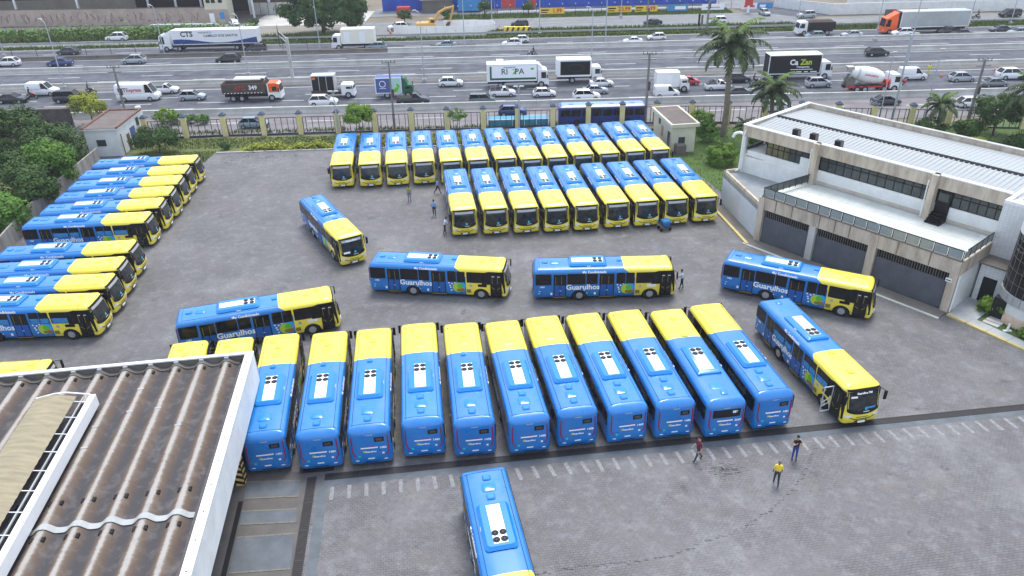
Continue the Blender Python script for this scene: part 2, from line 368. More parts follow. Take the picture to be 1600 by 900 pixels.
def shed_sheet_mat():
    m = mat('weathered_shed_sheet', S(100, 90, 84), 0.95)
    nt = m.node_tree; b = nt.nodes['Principled BSDF']; L = nt.links
    tc = nt.nodes.new('ShaderNodeTexCoord'); sp = nt.nodes.new('ShaderNodeSeparateXYZ'); L.new(tc.outputs['Object'], sp.inputs[0])
    g = nt.nodes.new('ShaderNodeNewGeometry')
    def nz(scale, rot=True):
        mp = nt.nodes.new('ShaderNodeMapping'); mp.inputs['Rotation'].default_value = (0, 0, R(-7.5)); mp.inputs['Scale'].default_value = scale
        L.new(g.outputs['Position'], mp.inputs[0]); n = nt.nodes.new('ShaderNodeTexNoise'); n.inputs['Scale'].default_value = 1; n.inputs['Detail'].default_value = 7; n.inputs['Roughness'].default_value = .68
        L.new(mp.outputs[0], n.inputs[0]); return n.outputs[0]
    def mth(op, a, bb):
        n = nt.nodes.new('ShaderNodeMath'); n.operation = op
        for i, x in enumerate((a, bb)):
            if isinstance(x, (int, float)): n.inputs[i].default_value = x
            else: L.new(x, n.inputs[i])
        return n.outputs[0]
    fine = nz((1.2, 5.5, 1)); big = nz((.5, .22, 1)); mid = nz((1.6, 1.6, 1))
    d = mth('ADD', mth('ABSOLUTE', sp.outputs[0], 0), mth('MULTIPLY', mth('SUBTRACT', fine, .5), .22))
    d = mth('ADD', d, mth('MULTIPLY', mth('SUBTRACT', big, .5), .25))
    rp = nt.nodes.new('ShaderNodeValToRGB'); L.new(d, rp.inputs[0]); cr = rp.color_ramp
    cr.elements[0].position = .07; cr.elements[0].color = S(160, 156, 151); cr.elements[1].position = .62; cr.elements[1].color = S(68, 66, 69)
    for p_, c_ in ((.14, S(124, 112, 102)), (.2, S(104, 89, 77)), (.40, S(88, 76, 69)), (.5, S(75, 70, 70))):
        e = cr.elements.new(p_); e.color = c_
    mx = nt.nodes.new('ShaderNodeMix'); mx.data_type = 'RGBA'; mx.blend_type = 'MIX'; L.new(rp.outputs[0], mx.inputs['A']); mx.inputs['B'].default_value = S(128, 124, 122)
    f = nt.nodes.new('ShaderNodeMapRange'); f.inputs[1].default_value = .5; f.inputs[2].default_value = .8; f.inputs[4].default_value = .6; L.new(mid, f.inputs[0]); L.new(f.outputs[0], mx.inputs['Factor'])
    L.new(mx.outputs['Result'], b.inputs['Base Color'])
    return m
M['shedsheet'] = shed_sheet_mat()
_txt = {}
def text_mesh(s, size, m, fat=0.0, align='CENTER'):
    k = (s, size, m.name, fat, align)
    if k in _txt: return _txt[k]
    cu = bpy.data.curves.new('lettering', 'FONT'); cu.body = s; cu.size = size; cu.extrude = 0.003; cu.resolution_u = 2
    cu.align_x = align; cu.align_y = 'CENTER'; cu.offset = fat
    o = bpy.data.objects.new('lettering', cu); col.objects.link(o)
    me = bpy.data.meshes.new_from_object(o.evaluated_get(bpy.context.evaluated_depsgraph_get()))
    bpy.data.objects.remove(o); bpy.data.curves.remove(cu)
    me.materials.clear(); me.materials.append(m); me.name = 'lettering'
    _txt[k] = me
    return me
def lettering(name, s, size, m, parent, loc, u, v, fat=0.0, align='CENTER'):
    o = obj(name, text_mesh(s, size, m, fat, align), parent)
    u = Vector(u).normalized(); v = Vector(v).normalized(); w = u.cross(v)
    mm = Matrix(((u.x, v.x, w.x), (u.y, v.y, w.y), (u.z, v.z, w.z)))
    o.location = loc; o.rotation_euler = mm.to_euler()
    return o

# ---------------------------------------------------------------- ground, roads
def sheet(name, poly, z, m, parent=None, kind=None, thick=0.0):
    mb = MB()
    if thick: mb.prism(poly, 'z', z - thick, z)
    else: mb.add([(x, y, z) for x, y in poly], [tuple(range(len(poly)))])
    return obj(name, mb.mesh(name, m, recalc=bool(thick)), parent, kind=kind)
sheet('ground', [(-900,-300),(900,-300),(900,1500),(-900,1500)], -0.06, M['earth'], kind='structure')
yard = sheet('yard', [(-75,-30),(90,-30),(90,96.4),(-52,96.4),(-75,40)], 0.0, M['paving'], kind='structure')
HW = R(1.0)
def hy(x, v): return v + math.tan(HW) * x
def strip(name, v0, v1, z, m, x0=-190, x1=190, kind='structure', parent=None):
    return sheet(name, [(x0,hy(x0,v0)),(x1,hy(x1,v0)),(x1,hy(x1,v1)),(x0,hy(x0,v1))], z, m, parent, kind)
strip('service_road', 97.6, 107.6, 0.0, M['asphalt2'])
strip('local_road', 107.6, 126.0, 0.0, M['asphalt'])
strip('express_road', 126.0, 137.2, 0.0, M['asphalt'])
strip('opposite_express_road', 137.2, 147.2, 0.0, M['asphalt'])
strip('opposite_local_road', 147.2, 157.4, 0.0, M['asphalt'])
strip('verge', 157.4, 160.6, 0.0, M['grass'])
strip('far_side_road', 160.6, 166.0, 0.0, M['asphalt3'], -190, -32)
sheet('far_waste_ground', [(-190,hy(-190,166.0)),(-32,hy(-32,166.0)),(-36,hy(-36,188)),(-190,hy(-190,188))], 0.0, M['dirt'], kind='structure')
strip('far_verge', 160.6, 165.2, 0.004, M['grass'], -4, 60)
sheet('far_frontage_road', [(-32,hy(-32,160.6)),(190,hy(190,160.6)),(190,hy(190,171.5)),(66,hy(66,171.5)),(58,hy(58,179.8)),(-32,hy(-32,179.8))], 0.0, M['asphalt3'], kind='structure')
strip('frontage_lawn', 179.8, 186.2, 0.0, M['lawn'], -14, 52)
sheet('shop_forecourt', [(-32,hy(-32,186.2)),(60,hy(60,186.2)),(60,hy(60,198)),(-32,hy(-32,198))], 0.0, M['asphalt3'], kind='structure')
sheet('side_street', [(58,hy(58,171.5)),(72,hy(72,174)),(60,hy(60,215)),(40,hy(40,215)),(54,hy(54,185))], -0.004, M['asphalt'], kind='structure')
strip('right_verge', 157.6, 161.6, 0.008, M['grass'], 60, 190)
# lane markings: one object per road marking run
def lane_dashes(name, v, x0, x1, step, ln, w=0.18, off=0.0):
    mb = MB(); x = x0 + off
    while x < x1:
        mb.add([(x, hy(x, v)-w/2, 0.004), (x+ln, hy(x+ln, v)-w/2, 0.004), (x+ln, hy(x+ln, v)+w/2, 0.004), (x, hy(x, v)+w/2, 0.004)], [(0,1,2,3)])
        x += step
    return mb
for nm, v, st, ln, off in (('local', 111.4, 11.5, 4.6, 0), ('local', 114.6, 11.5, 4.6, 4), ('local', 118.0, 11.5, 4.6, 8),
                           ('express', 129.6, 16, 5.4, 3), ('express', 133.0, 16, 5.4, 9), ('opposite', 142.6, 16, 5.4, 5),
                           ('opposite', 152.4, 14, 5, 2)):
    obj('lane_dashes', lane_dashes(nm, v, -120, 125, st, ln, off=off).mesh('lane_dashes', M['line']), kind='structure')
for v in (108.4, 122.6, 127.2, 136.4, 138.9, 146.6, 148.2, 156.9):
    strip('edge_line', v - 0.09, v + 0.09, 0.004, M['line'], -150, 150)
obj('lane_dashes', lane_dashes('service', 103.6, -70, 70, 14, 5.2).mesh('lane_dashes', M['line']), kind='structure')

# concrete barriers between the carriageways
def barrier(label, v, h, wb, wt, m, x0=-150, x1=150, seg=6.0):
    t = thing('concrete_barrier', label, 'barrier', (0, 0, 0), HW)
    prof = [(-wb/2, 0), (wb/2, 0), (wb/2*0.8, 0.18), (wt/2, h*0.45), (wt/2, h), (-wt/2, h), (-wt/2, h*0.45), (-wb/2*0.8, 0.18)]
    me = MB().prism(prof, 'x', 0, seg - 0.03).mesh('barrier_block', m)
    x = x0
    while x < x1:
        o = obj('barrier_block', me, t, (x, v, 0)); x += seg
    return t
barrier('long pale concrete barrier nearest the yard, beyond the service road', 107.8, .92, 0.7, 0.35, M['concrete'])
strip('barrier_apron', 124.2, 126.2, 0.006, M['concrete_d'])
barrier('long concrete barrier behind the near lanes full of trucks', 126.0, 0.72, 0.7, 0.36, M['concrete'])
barrier('long concrete barrier in the middle of the highway, between the two directions', 137.4, 0.82, 0.8, 0.4, M['concrete'])
barrier('long pale right-hand stretch of the farthest highway barrier', 147.4, 0.78, 0.8, 0.4, M['concrete'], -20, 150)
fb = barrier('brownish left-hand stretch of the farthest highway barrier, carrying a wire fence', 147.4, 0.75, .9, 0.45, M['concrete_d'], -152, -21)
me_fp = MB().bar((0,0,0.85), (0,0,2.6), 0.05, n=4).mesh('fence_post', M['iron'])
for k in range(26): obj('fence_post', me_fp, fb, (-150 + k*4.6, 147.4, 0))
wires = MB()
for z in (1.4, 2.0, 2.5): wires.bar((-150,147.4,z), (-34,147.4,z), 0.012, n=3)
part('wire', wires, M['iron'], fb)
# guard rail and clipped hedge beyond the last lane
gr = thing('guard_rail', 'long low pale guard rail at the grass beyond the last lane', 'guard rail', (0,0,0), HW)
part('rail', MB().box(-150, 150, 160.3, 160.42, 0.45, 0.8), M['concrete_l'], gr)
me_gp = MB().box(-.08,.08,-.06,.06,0,.7).mesh('rail_post', M['steel'])
for k in range(50): obj('rail_post', me_gp, gr, (-148 + 6*k, 160.5, 0))

# ---------------------------------------------------------------- leaves
def leaf_mesh(name, P, N, size, mats, flat=0.0, aspect=0.6):
    """one quad per leaf spray"""
    P = np.asarray(P, float); n = len(P)
    N = np.asarray(N, float) + npr.normal(0, 0.45, (n, 3)); N /= np.linalg.norm(N, axis=1)[:, None] + 1e-9
    T = np.cross(N, npr.normal(0, 1, (n, 3))); T /= np.linalg.norm(T, axis=1)[:, None] + 1e-9
    B = np.cross(N, T); sz = size * npr.uniform(0.6, 1.4, (n, 1))
    V = np.empty((n, 4, 3))
    V[:, 0] = P - T*sz*0.5; V[:, 1] = P + B*sz*aspect*0.5 + N*sz*0.12; V[:, 2] = P + T*sz*0.5; V[:, 3] = P - B*sz*aspect*0.5 + N*sz*0.12
    me = bpy.data.meshes.new(name)
    me.vertices.add(4*n); me.vertices.foreach_set('co', V.reshape(-1).astype(np.float32))
    me.loops.add(4*n); me.loops.foreach_set('vertex_index', np.arange(4*n, dtype=np.int32))
    me.polygons.add(n); me.polygons.foreach_set('loop_start', np.arange(0, 4*n, 4, dtype=np.int32))
    me.materials.append(mats); me.update(calc_edges=True)
    return me
def cloud(c, rad, clumps, per, clump_r, low=-0.6):
    """leaf positions in clumps scattered through an ellipsoid"""
    P = []; N = []
    c = np.array(c); rad = np.array(rad)
    while len(P) < clumps:
        d = npr.normal(0, 1, 3); d /= np.linalg.norm(d)
        if d[2] < low: continue
        rr = npr.uniform(0.45, 1.0) ** 0.6
        ctr = c + d * rad * rr * (1 - 0.25*clump_r/ max(rad.min(), .1))
        q = npr.normal(0, 1, (per, 3)); q /= np.linalg.norm(q, axis=1)[:, None]
        q *= npr.uniform(0.55, 1.0, (per, 1)); s = clump_r * npr.uniform(0.6, 1.3)
        P.append(ctr + q * s * np.array([1, 1, 0.75])); N.append(q + 0.5*d + np.array([0, 0, 0.35]))
    return np.concatenate(P), np.concatenate(N)
def limbs(mb, base, top, r, spread, n=6):
    base = Vector(base); top = Vector(top)
    mid = base.lerp(top, 0.5) + Vector((rng.uniform(-.1,.1), rng.uniform(-.1,.1), 0)) * spread
    mb.tube([base, mid, top], [r, r*0.75, r*0.35], 7)
    for k in range(n):
        a = 2*math.pi*k/n + rng.uniform(-.3,.3); s = base.lerp(top, rng.uniform(0.35, 0.7))
        e = s + Vector((math.cos(a)*spread, math.sin(a)*spread, spread*rng.uniform(0.5, 0.9)))
        mb.bar(s, s.lerp(e, .5) + Vector((0,0,spread*.1)), r*0.45, r*.3, 5); mb.bar(s.lerp(e, .5) + Vector((0,0,spread*.1)), e, r*.3, r*.12, 5)
def tree(name, label, cat, loc, h_trunk, crown_c, rad, clumps, per, clump_r, leaf, m, trunk_r=0.15, low=-0.6, group=None):
    t = thing(name, label, cat, loc, group=group)
    mb = MB(); limbs(mb, (0,0,0), (crown_c[0], crown_c[1], crown_c[2] + rad[2]*0.2), trunk_r, min(rad[0], rad[1])*0.65)
    part('trunk', mb, M['bark'], t, 40)
    P, N = cloud(crown_c, rad, clumps, per, clump_r, low)
    obj('crown', leaf_mesh('crown', P, N, leaf, m), t)
    return t
def shrub(name, label, cat, loc, rad, clumps, per, clump_r, leaf, m, group=None):
    t = thing(name, label, cat, loc, group=group)
    mb = MB()
    for k in range(5):
        a = k*1.26 + .3; mb.bar((0,0,0), (math.cos(a)*rad[0]*.5, math.sin(a)*rad[1]*.5, rad[2]*.9), 0.04, 0.015, 4)
    part('stem', mb, M['bark'], t)
    P, N = cloud((0, 0, rad[2]*0.85), rad, clumps, per, clump_r, -0.75)
    P[:, 2] = np.maximum(P[:, 2], 0.02)
    obj('crown', leaf_mesh('crown', P, N, leaf, m), t)
    return t
def palm(name, label, loc, h, nf, fl, r0=0.22, shaft=0.0, lw=0.14, droop=1.0, group=None):
    t = thing(name, label, 'palm', loc, group=group)
    pts = [Vector((0.10*math.sin(k*.9), 0, h*k/6)) for k in range(7)]
    part('trunk', MB().tube(pts, [r0*(1.25 - 0.07*k) for k in range(7)], 8), M['palm_bark'], t, 40)
    top = pts[-1]
    if shaft:
        part('crownshaft', MB().tube([top, top + Vector((0,0,shaft*.5)), top + Vector((0,0,shaft))], [r0*.9, r0*.8, r0*.4], 8), M['shaft'], t, 40)
        top = top + Vector((0, 0, shaft*.9))
    for k in range(nf):
        a = 2*math.pi*k*0.381966 + rng.uniform(-.15, .15); el = R(80 - 95*(k/(nf-1))**0.9)
        L = fl*rng.uniform(0.85, 1.1); pp = []; p = top.copy(); e = el
        for s_ in range(9):
            pp.append(p.copy()); p = p + Vector((math.cos(a)*math.cos(e), math.sin(a)*math.cos(e), math.sin(e)))*L/8; e -= R(13)*droop*(0.5 + s_/6)
        mb = MB(); mb.tube(pp, [0.045 - 0.004*i for i in range(9)], 4)
        side = Vector((-math.sin(a), math.cos(a), 0))
        for i in range(1, 9):
            for j in range(5):
                c = pp[i-1].lerp(pp[i], j/5); ll = fl*0.2*math.sin(math.pi*min(0.97, (i-1+j/5)/8*0.82 + 0.16)) + .05
                fw = (pp[i] - pp[i-1]).normalized()
                for sg in (-1, 1):
                    d = (side*sg*0.8 + fw*0.55 + Vector((0,0,-0.35 + rng.uniform(-.35,.35)))).normalized()*ll
                    wv = fw*lw*.55
                    mb.add([c - wv, c + wv, c + d*0.6 + wv*.8 + Vector((0,0,-.02)), c + d + Vector((0,0,-ll*.3)), c + d*0.6 - wv*.8], [(0,1,2,3,4)])
        part('frond', mb, M['palm_y'] if k < 2 and shaft else M['palm'], t)
    return t
def tuft_field(name, polyfn, n, h, m, label=None, z=0.0, kind='stuff', spread=0.0):
    P = np.array([polyfn() for _ in range(n)]); V = []; F = []
    a = npr.uniform(0, 6.28, n); hh = h*npr.uniform(0.4, 1.3, n); w = hh*0.18 + .03
    lean = npr.normal(0, 0.35, (n, 2))*hh[:, None]
    V = np.empty((n, 3, 3)); dx = np.cos(a)*w; dy = np.sin(a)*w
    V[:, 0] = np.stack([P[:,0]-dx, P[:,1]-dy, np.full(n, z)], 1); V[:, 1] = np.stack([P[:,0]+dx, P[:,1]+dy, np.full(n, z)], 1)
    V[:, 2] = np.stack([P[:,0]+lean[:,0], P[:,1]+lean[:,1], z+hh], 1)
    me = bpy.data.meshes.new(name); me.vertices.add(3*n); me.vertices.foreach_set('co', V.reshape(-1).astype(np.float32))
    me.loops.add(3*n); me.loops.foreach_set('vertex_index', np.arange(3*n, dtype=np.int32))
    me.polygons.add(n); me.polygons.foreach_set('loop_start', np.arange(0, 3*n, 3, dtype=np.int32))
    me.materials.append(m); me.update(calc_edges=True)
    return obj(name, me, kind=kind)
def rect_pick(x0, x1, y0, y1, hwf=False):
    def f():
        x = rng.uniform(x0, x1); y = rng.uniform(y0, y1)
        return (x, hy(x, y) if hwf else y)
    return f

# ---------------------------------------------------------------- yard details
DR = R(6.55)
def dline(s, off=0.0):      # along the main drain, s metres from its west end
    return (-12.0 + s*math.cos(DR) - off*math.sin(DR), 32.55 + s*math.sin(DR) + off*math.cos(DR))
gm = MB(); gm.box(0, 1.99, -0.24, 0.24, -0.02, 0.006)
for k in range(16): gm.box(0.05 + k*0.12, 0.09 + k*0.12, -0.2, 0.2, 0.006, 0.022)
gm.box(0, 1.99, -0.26, -0.21, 0, 0.024); gm.box(0, 1.99, 0.21, 0.26, 0, 0.024)
gme = gm.mesh('drain_grate', M['grate'])
for k in range(30):
    x, y = dline(1.0 + 2*k); obj('drain_grate', gme, yard, (x, y, 0.004), DR)
for k in range(11):
    obj('drain_grate', gme, yard, (-11.75 + 0.11*2*k, 32.7 - 2*k, 0.004), R(-83.7))
x, y = -12.3, 33.0
obj('drain_grate', gme, yard, (-12.6, 33.25, 0.004), DR)
def rstrip(name, p, q, w, z, m, parent=yard):
    p = Vector(p); q = Vector(q); n = (q - p).normalized(); n = Vector((-n.y, n.x))*w/2
    return sheet(name, [tuple(p - n), tuple(q - n), tuple(q + n), tuple(p + n)], z, m, parent)
rstrip('concrete_edging', dline(0.9, -0.5), dline(62, -0.5), 0.46, 0.004, M['pad'])
rstrip('concrete_edging', (-10.95, 31.9), (-9.0, 14), 0.55, 0.0045, M['pad'])
rstrip('concrete_edging', (-12.1, 32.3), (-10.2, 14), 0.6, 0.0045, M['pad_d'])
M['edge_worn'] = mat('worn_cream_line', S(134, 130, 112), .85, c2=S(92, 92, 92), scale=5, detail=8)
sheet('oily_bay', [(-20,33.2),(-12.2,33.2),(-9.9,14),(-20,14)], 0.003, M['pad_d'], yard)
for q in ([(-15.4,32.4),(-12.35,32.45),(-12.15,31.2),(-15.2,31.1)], [(-15.0,30.15),(-12.05,30.25),(-11.85,29.3),(-14.85,29.2)], [(-14.75,28.3),(-11.75,28.5),(-11.4,26.2),(-14.4,26.0)],
          [(-14.2,25.0),(-11.3,25.2),(-11.0,23.3),(-14.0,23.1)], [(-13.9,22.3),(-10.9,22.5),(-10.6,20),(-13.6,20)]):
    sheet('concrete_pad', q, 0.02, M['pad'], yard, thick=0.02)
    a, b, c, d = q
    rstrip('pad_edge_line', a, b, 0.1, 0.026, M['edge_worn']); rstrip('pad_edge_line', d, c, 0.1, 0.026, M['edge_worn'])
sg = MB(); sg.box(-.14, .14, 0, 6, 0.0, 0.012)
for k in range(3): obj('side_gutter', MB().box(-.13, .13, 0, 5.4, 0, .012).mesh('side_gutter', M['darkvoid']), yard, (-15.3 + .72*k, 30.9 - 5.5*k, 0.004), R(-172.6))
pm = MB(); pm.add([(-.11,-1.02,0),(.11,-1.02,0),(.11,0,0),(-.11,0,0)], [(0,1,2,3)])
pme = pm.mesh('painted_dash', M['worn_paint'])
for k in range(50):
    if 9.2 < 1.35 + 0.955*k < 12.6: pass
    x, y = dline(1.5 + 0.955*k, -0.82); obj('painted_dash', pme, yard, (x, y, 0.006), R(6.5 + min(14, 0.9*k) if k < 16 else 14))
# worn open joint wandering over the yard, and a cluster of open joints
CR = [(0.8,25.5),(2.9,25.9),(6.1,26.2),(7.8,26.5),(8.9,27.0),(10.3,27.6),(11.8,28.1),(13.5,29.3),(15.4,30.9),(16.8,32.7),(18.0,34.6)]
cj = MB()
for i in range(len(CR)-1):
    p, q = Vector(CR[i]), Vector(CR[i+1]); n = int((q-p).length/0.2)
    for k in range(n):
        c = p.lerp(q, k/n) + Vector((rng.gauss(0,.05), rng.gauss(0,.06)))
        for dx, dy in ((0.12, 0.012), (0.012, 0.07)):
            if rng.random() < 0.7: cj.box(c.x-dx, c.x+dx, c.y-dy, c.y+dy, 0.0, 0.0045)
for k in range(70):
    c = Vector((11.9 + rng.gauss(0,.6), 32.6 + rng.gauss(0,.3)))
    dx, dy = rng.choice(((0.12,0.012),(0.014,0.07))); cj.box(c.x-dx, c.x+dx, c.y-dy, c.y+dy, 0.0, 0.0045)
obj('open_joints', cj.mesh('open_joints', mat('mossy_joint', S(58, 56, 57), .9)), yard, kind='stuff')

# lawns, kerbs, hedges
lawn = sheet('fence_lawn', [(-52,96.4),(-52,90.2),(-37.5,90.0),(-36.3,90.2),(19,91.9),(19,96.4)], 0.006, M['grass'], kind='structure')
sheet('bare_patch', [(-46,91.5),(-45.5,86.5),(-37.0,86.6),(-36.4,90.0)], 0.004, M['grass'], kind='structure')
lawn2 = sheet('side_lawn', [(18.6,96.4),(19.0,86.6),(20.9,80),(22.3,74.2),(21.6,71.2),(30,66),(95,60),(95,96.4)], 0.006, M['lawn'], kind='structure')
kb = thing('kerb', 'low yellow-painted kerb in front of the clipped hedge by the fence', 'kerb', (-36.3, 90.2, 0), R(1.75))
for k in range(28):
    o = part('kerb_stone', MB().box(0.02, 1.93, -0.1, 0.1, 0, 0.14), M['kerb_y'] if k % 3 else M['concrete'], kb) if k == 0 else obj('kerb_stone', bpy.data.meshes['kerb_stone'], kb, (k*1.97, 0, 0))
hd = thing('clipped_hedge', 'low yellow-green clipped hedge along the kerb by the fence', 'hedge', (-36, 91.3, 0), R(1.75))
P = np.array([(rng.uniform(2.5, 54), rng.gauss(0, .42), max(0.05, rng.gauss(.35, .2))) for _ in range(9000)])
P[:, 2] *= 0.75 + 0.5*np.sin(P[:, 0]*1.7)*np.sin(P[:, 0]*0.6)
obj('foliage', leaf_mesh('foliage', P, np.tile([0, 0, 1.0], (len(P), 1)), 0.3, M['leaf_y']), hd)
shrub('round_shrub', 'small dark round shrub at the left end of the yellow-green hedge', 'shrub', (-35.6, 91.6, 0), (.6,.6,.6), 14, 50, .3, .16, M['leaf_d'])
tuft_field('lawn_grass', rect_pick(-50, 18, 92, 96), 9000, 0.22, M['blade'])
def in_lawn2():
    while True:
        x, y = rng.uniform(19, 62), rng.uniform(71, 96)
        if x > 19 + max(0, (86.6-y)*0.2): return (x, y)
tuft_field('side_lawn_grass', in_lawn2, 9000, 0.16, M['blade'])
def in_patch(): return (rng.uniform(-46,-36.6), rng.uniform(86.6,91))
tuft_field('patch_grass', in_patch, 2500, 0.18, M['blade'])
def in_yard_weeds(): return (-35 + abs(rng.gauss(0,7)), 89.6 - abs(rng.gauss(0, 3.2)))
tuft_field('yard_weeds', in_yard_weeds, 260, 0.08, M['blade'])
tuft_field('verge_grass', rect_pick(-140, 140, 157.6, 159.2, True), 12000, 0.55, M['blade'])
tuft_field('right_verge_grass', rect_pick(60, 140, 159, 161.4, True), 7000, 0.7, M['blade'])
tuft_field('centre_verge_grass', rect_pick(-4, 60, 161, 165, True), 9000, 0.7, M['blade'])
tuft_field('tall_grass', rect_pick(-140, -62, 165.5, 172, True), 9000, 1.5, M['blade'])
tuft_field('frontage_grass', rect_pick(-14, 52, 179.8, 186.2, True), 9000, 0.4, M['blade'])
tuft_field('tree_foot_grass', rect_pick(-66, -30, 160.8, 164.5, True), 4000, 0.9, M['blade'])
# ---------------------------------------------------------------- buses
BL = 11.52
M['seal'] = mat('dark_seal', S(10, 58, 112), .6)
def interp(t, xs):
    for i in range(len(xs)-1):
        if t <= xs[i+1][0]:
            a, b = xs[i], xs[i+1]; return a[1] + (b[1]-a[1])*(t-a[0])/(b[0]-a[0])
    return xs[-1][1]
FZ = [(0.30,11.40),(0.6,11.52),(1.0,11.50),(1.3,11.45),(2.35,11.22),(2.60,11.12),(2.72,10.98),(2.80,10.78),(2.83,10.6)]
RZ = [(0.30,.10),(0.5,.0),(0.95,.02),(2.3,.05),(2.5,.10),(2.66,.22),(2.76,.36),(2.83,.55)]
def fx(y, z): y = abs(y); return interp(z, FZ) - 0.09*(y/1.2)**2 - 0.30*max(0, (y-0.98)/0.27)**2
def rx(y, z): y = abs(y); return interp(z, RZ) + 0.05*(y/1.2)**2 + 0.22*max(0, (y-1.03)/0.22)**2
PROF = [(1.15,.30),(1.225,.42),(1.245,.7),(1.25,1.0),(1.25,1.3),(1.25,1.9),(1.238,2.3),(1.215,2.48),(1.165,2.62),(1.06,2.72),(.85,2.78),(.4,2.815)]
def bus_body(tag):
    mb = MB(); ring = [(-y, z) for y, z in PROF] + [(y, z) for y, z in reversed(PROF)]
    xs = [0.6, 1.0, 2.2, 3.0, 4.4, 5.8, 7.2, 8.6, 9.6, 10.4]
    rings = [[(rx(y, z), y, z) for y, z in ring], [(rx(y, z)*.35 + .38, y, z) for y, z in ring]] + [[(x, y, z) for y, z in ring] for x in xs] + [[(fx(y, z)*.5 + 10.55*.5, y, z) for y, z in ring], [(fx(y, z), y, z) for y, z in ring]]
    mb.loft(rings, cap=False)
    fr = [1, .92, .8, .6, .3, 0, -.3, -.6, -.8, -.92, -1]
    for fn in (fx, rx):
        rows = [[(fn(y*f, z), y*f, z) for f in fr] for y, z in PROF]
        mb.loft(rows, cap=False, closed=False)
    me = mb.mesh('body', M['bus']); bm = bmesh.new(); bm.from_mesh(me); bmesh.ops.remove_doubles(bm, verts=bm.verts, dist=1e-4)
    bmesh.ops.recalc_face_normals(bm, faces=bm.faces); bm.to_mesh(me); bm.free()
    me.shade_smooth(); me.set_sharp_from_angle(angle=R(48))
    return me
def slab(x0, x1, z0, z1, side, out=1.262, inn=1.18, r=0.07, n=2):
    """rounded flat plate on a bus side (side -1 right, +1 left)"""
    ps = []
    for sx, sz, a0 in ((1,1,0),(-1,1,90),(-1,-1,180),(1,-1,270)):
        for k in range(n+1):
            a = R(a0 + 90*k/n); ps.append(((x1 if sx > 0 else x0) - sx*r + r*math.cos(a), (z1 if sz > 0 else z0) - sz*r + r*math.sin(a)))
    mb = MB(); mb.loft([[(x, side*inn, z) for x, z in ps], [(x, side*out, z) for x, z in ps]])
    return mb
def front_patch(y0, y1, zl, zh, off, ny=12, nz=8):
    """piece of the front skin, offset outward; zl(y) / zh(y) give its lower and upper edge"""
    mb = MB(); rows = []
    for j in range(nz + 1):
        row = []
        for i in range(ny + 1):
            y = y0 + (y1-y0)*i/ny; z = zl(y) + (zh(y)-zl(y))*j/nz
            row.append((fx(y, z) + off, y, z + off*.2))
        rows.append(row)
    mb.loft(rows, cap=False, closed=False)
    return mb
BODY = bus_body('')
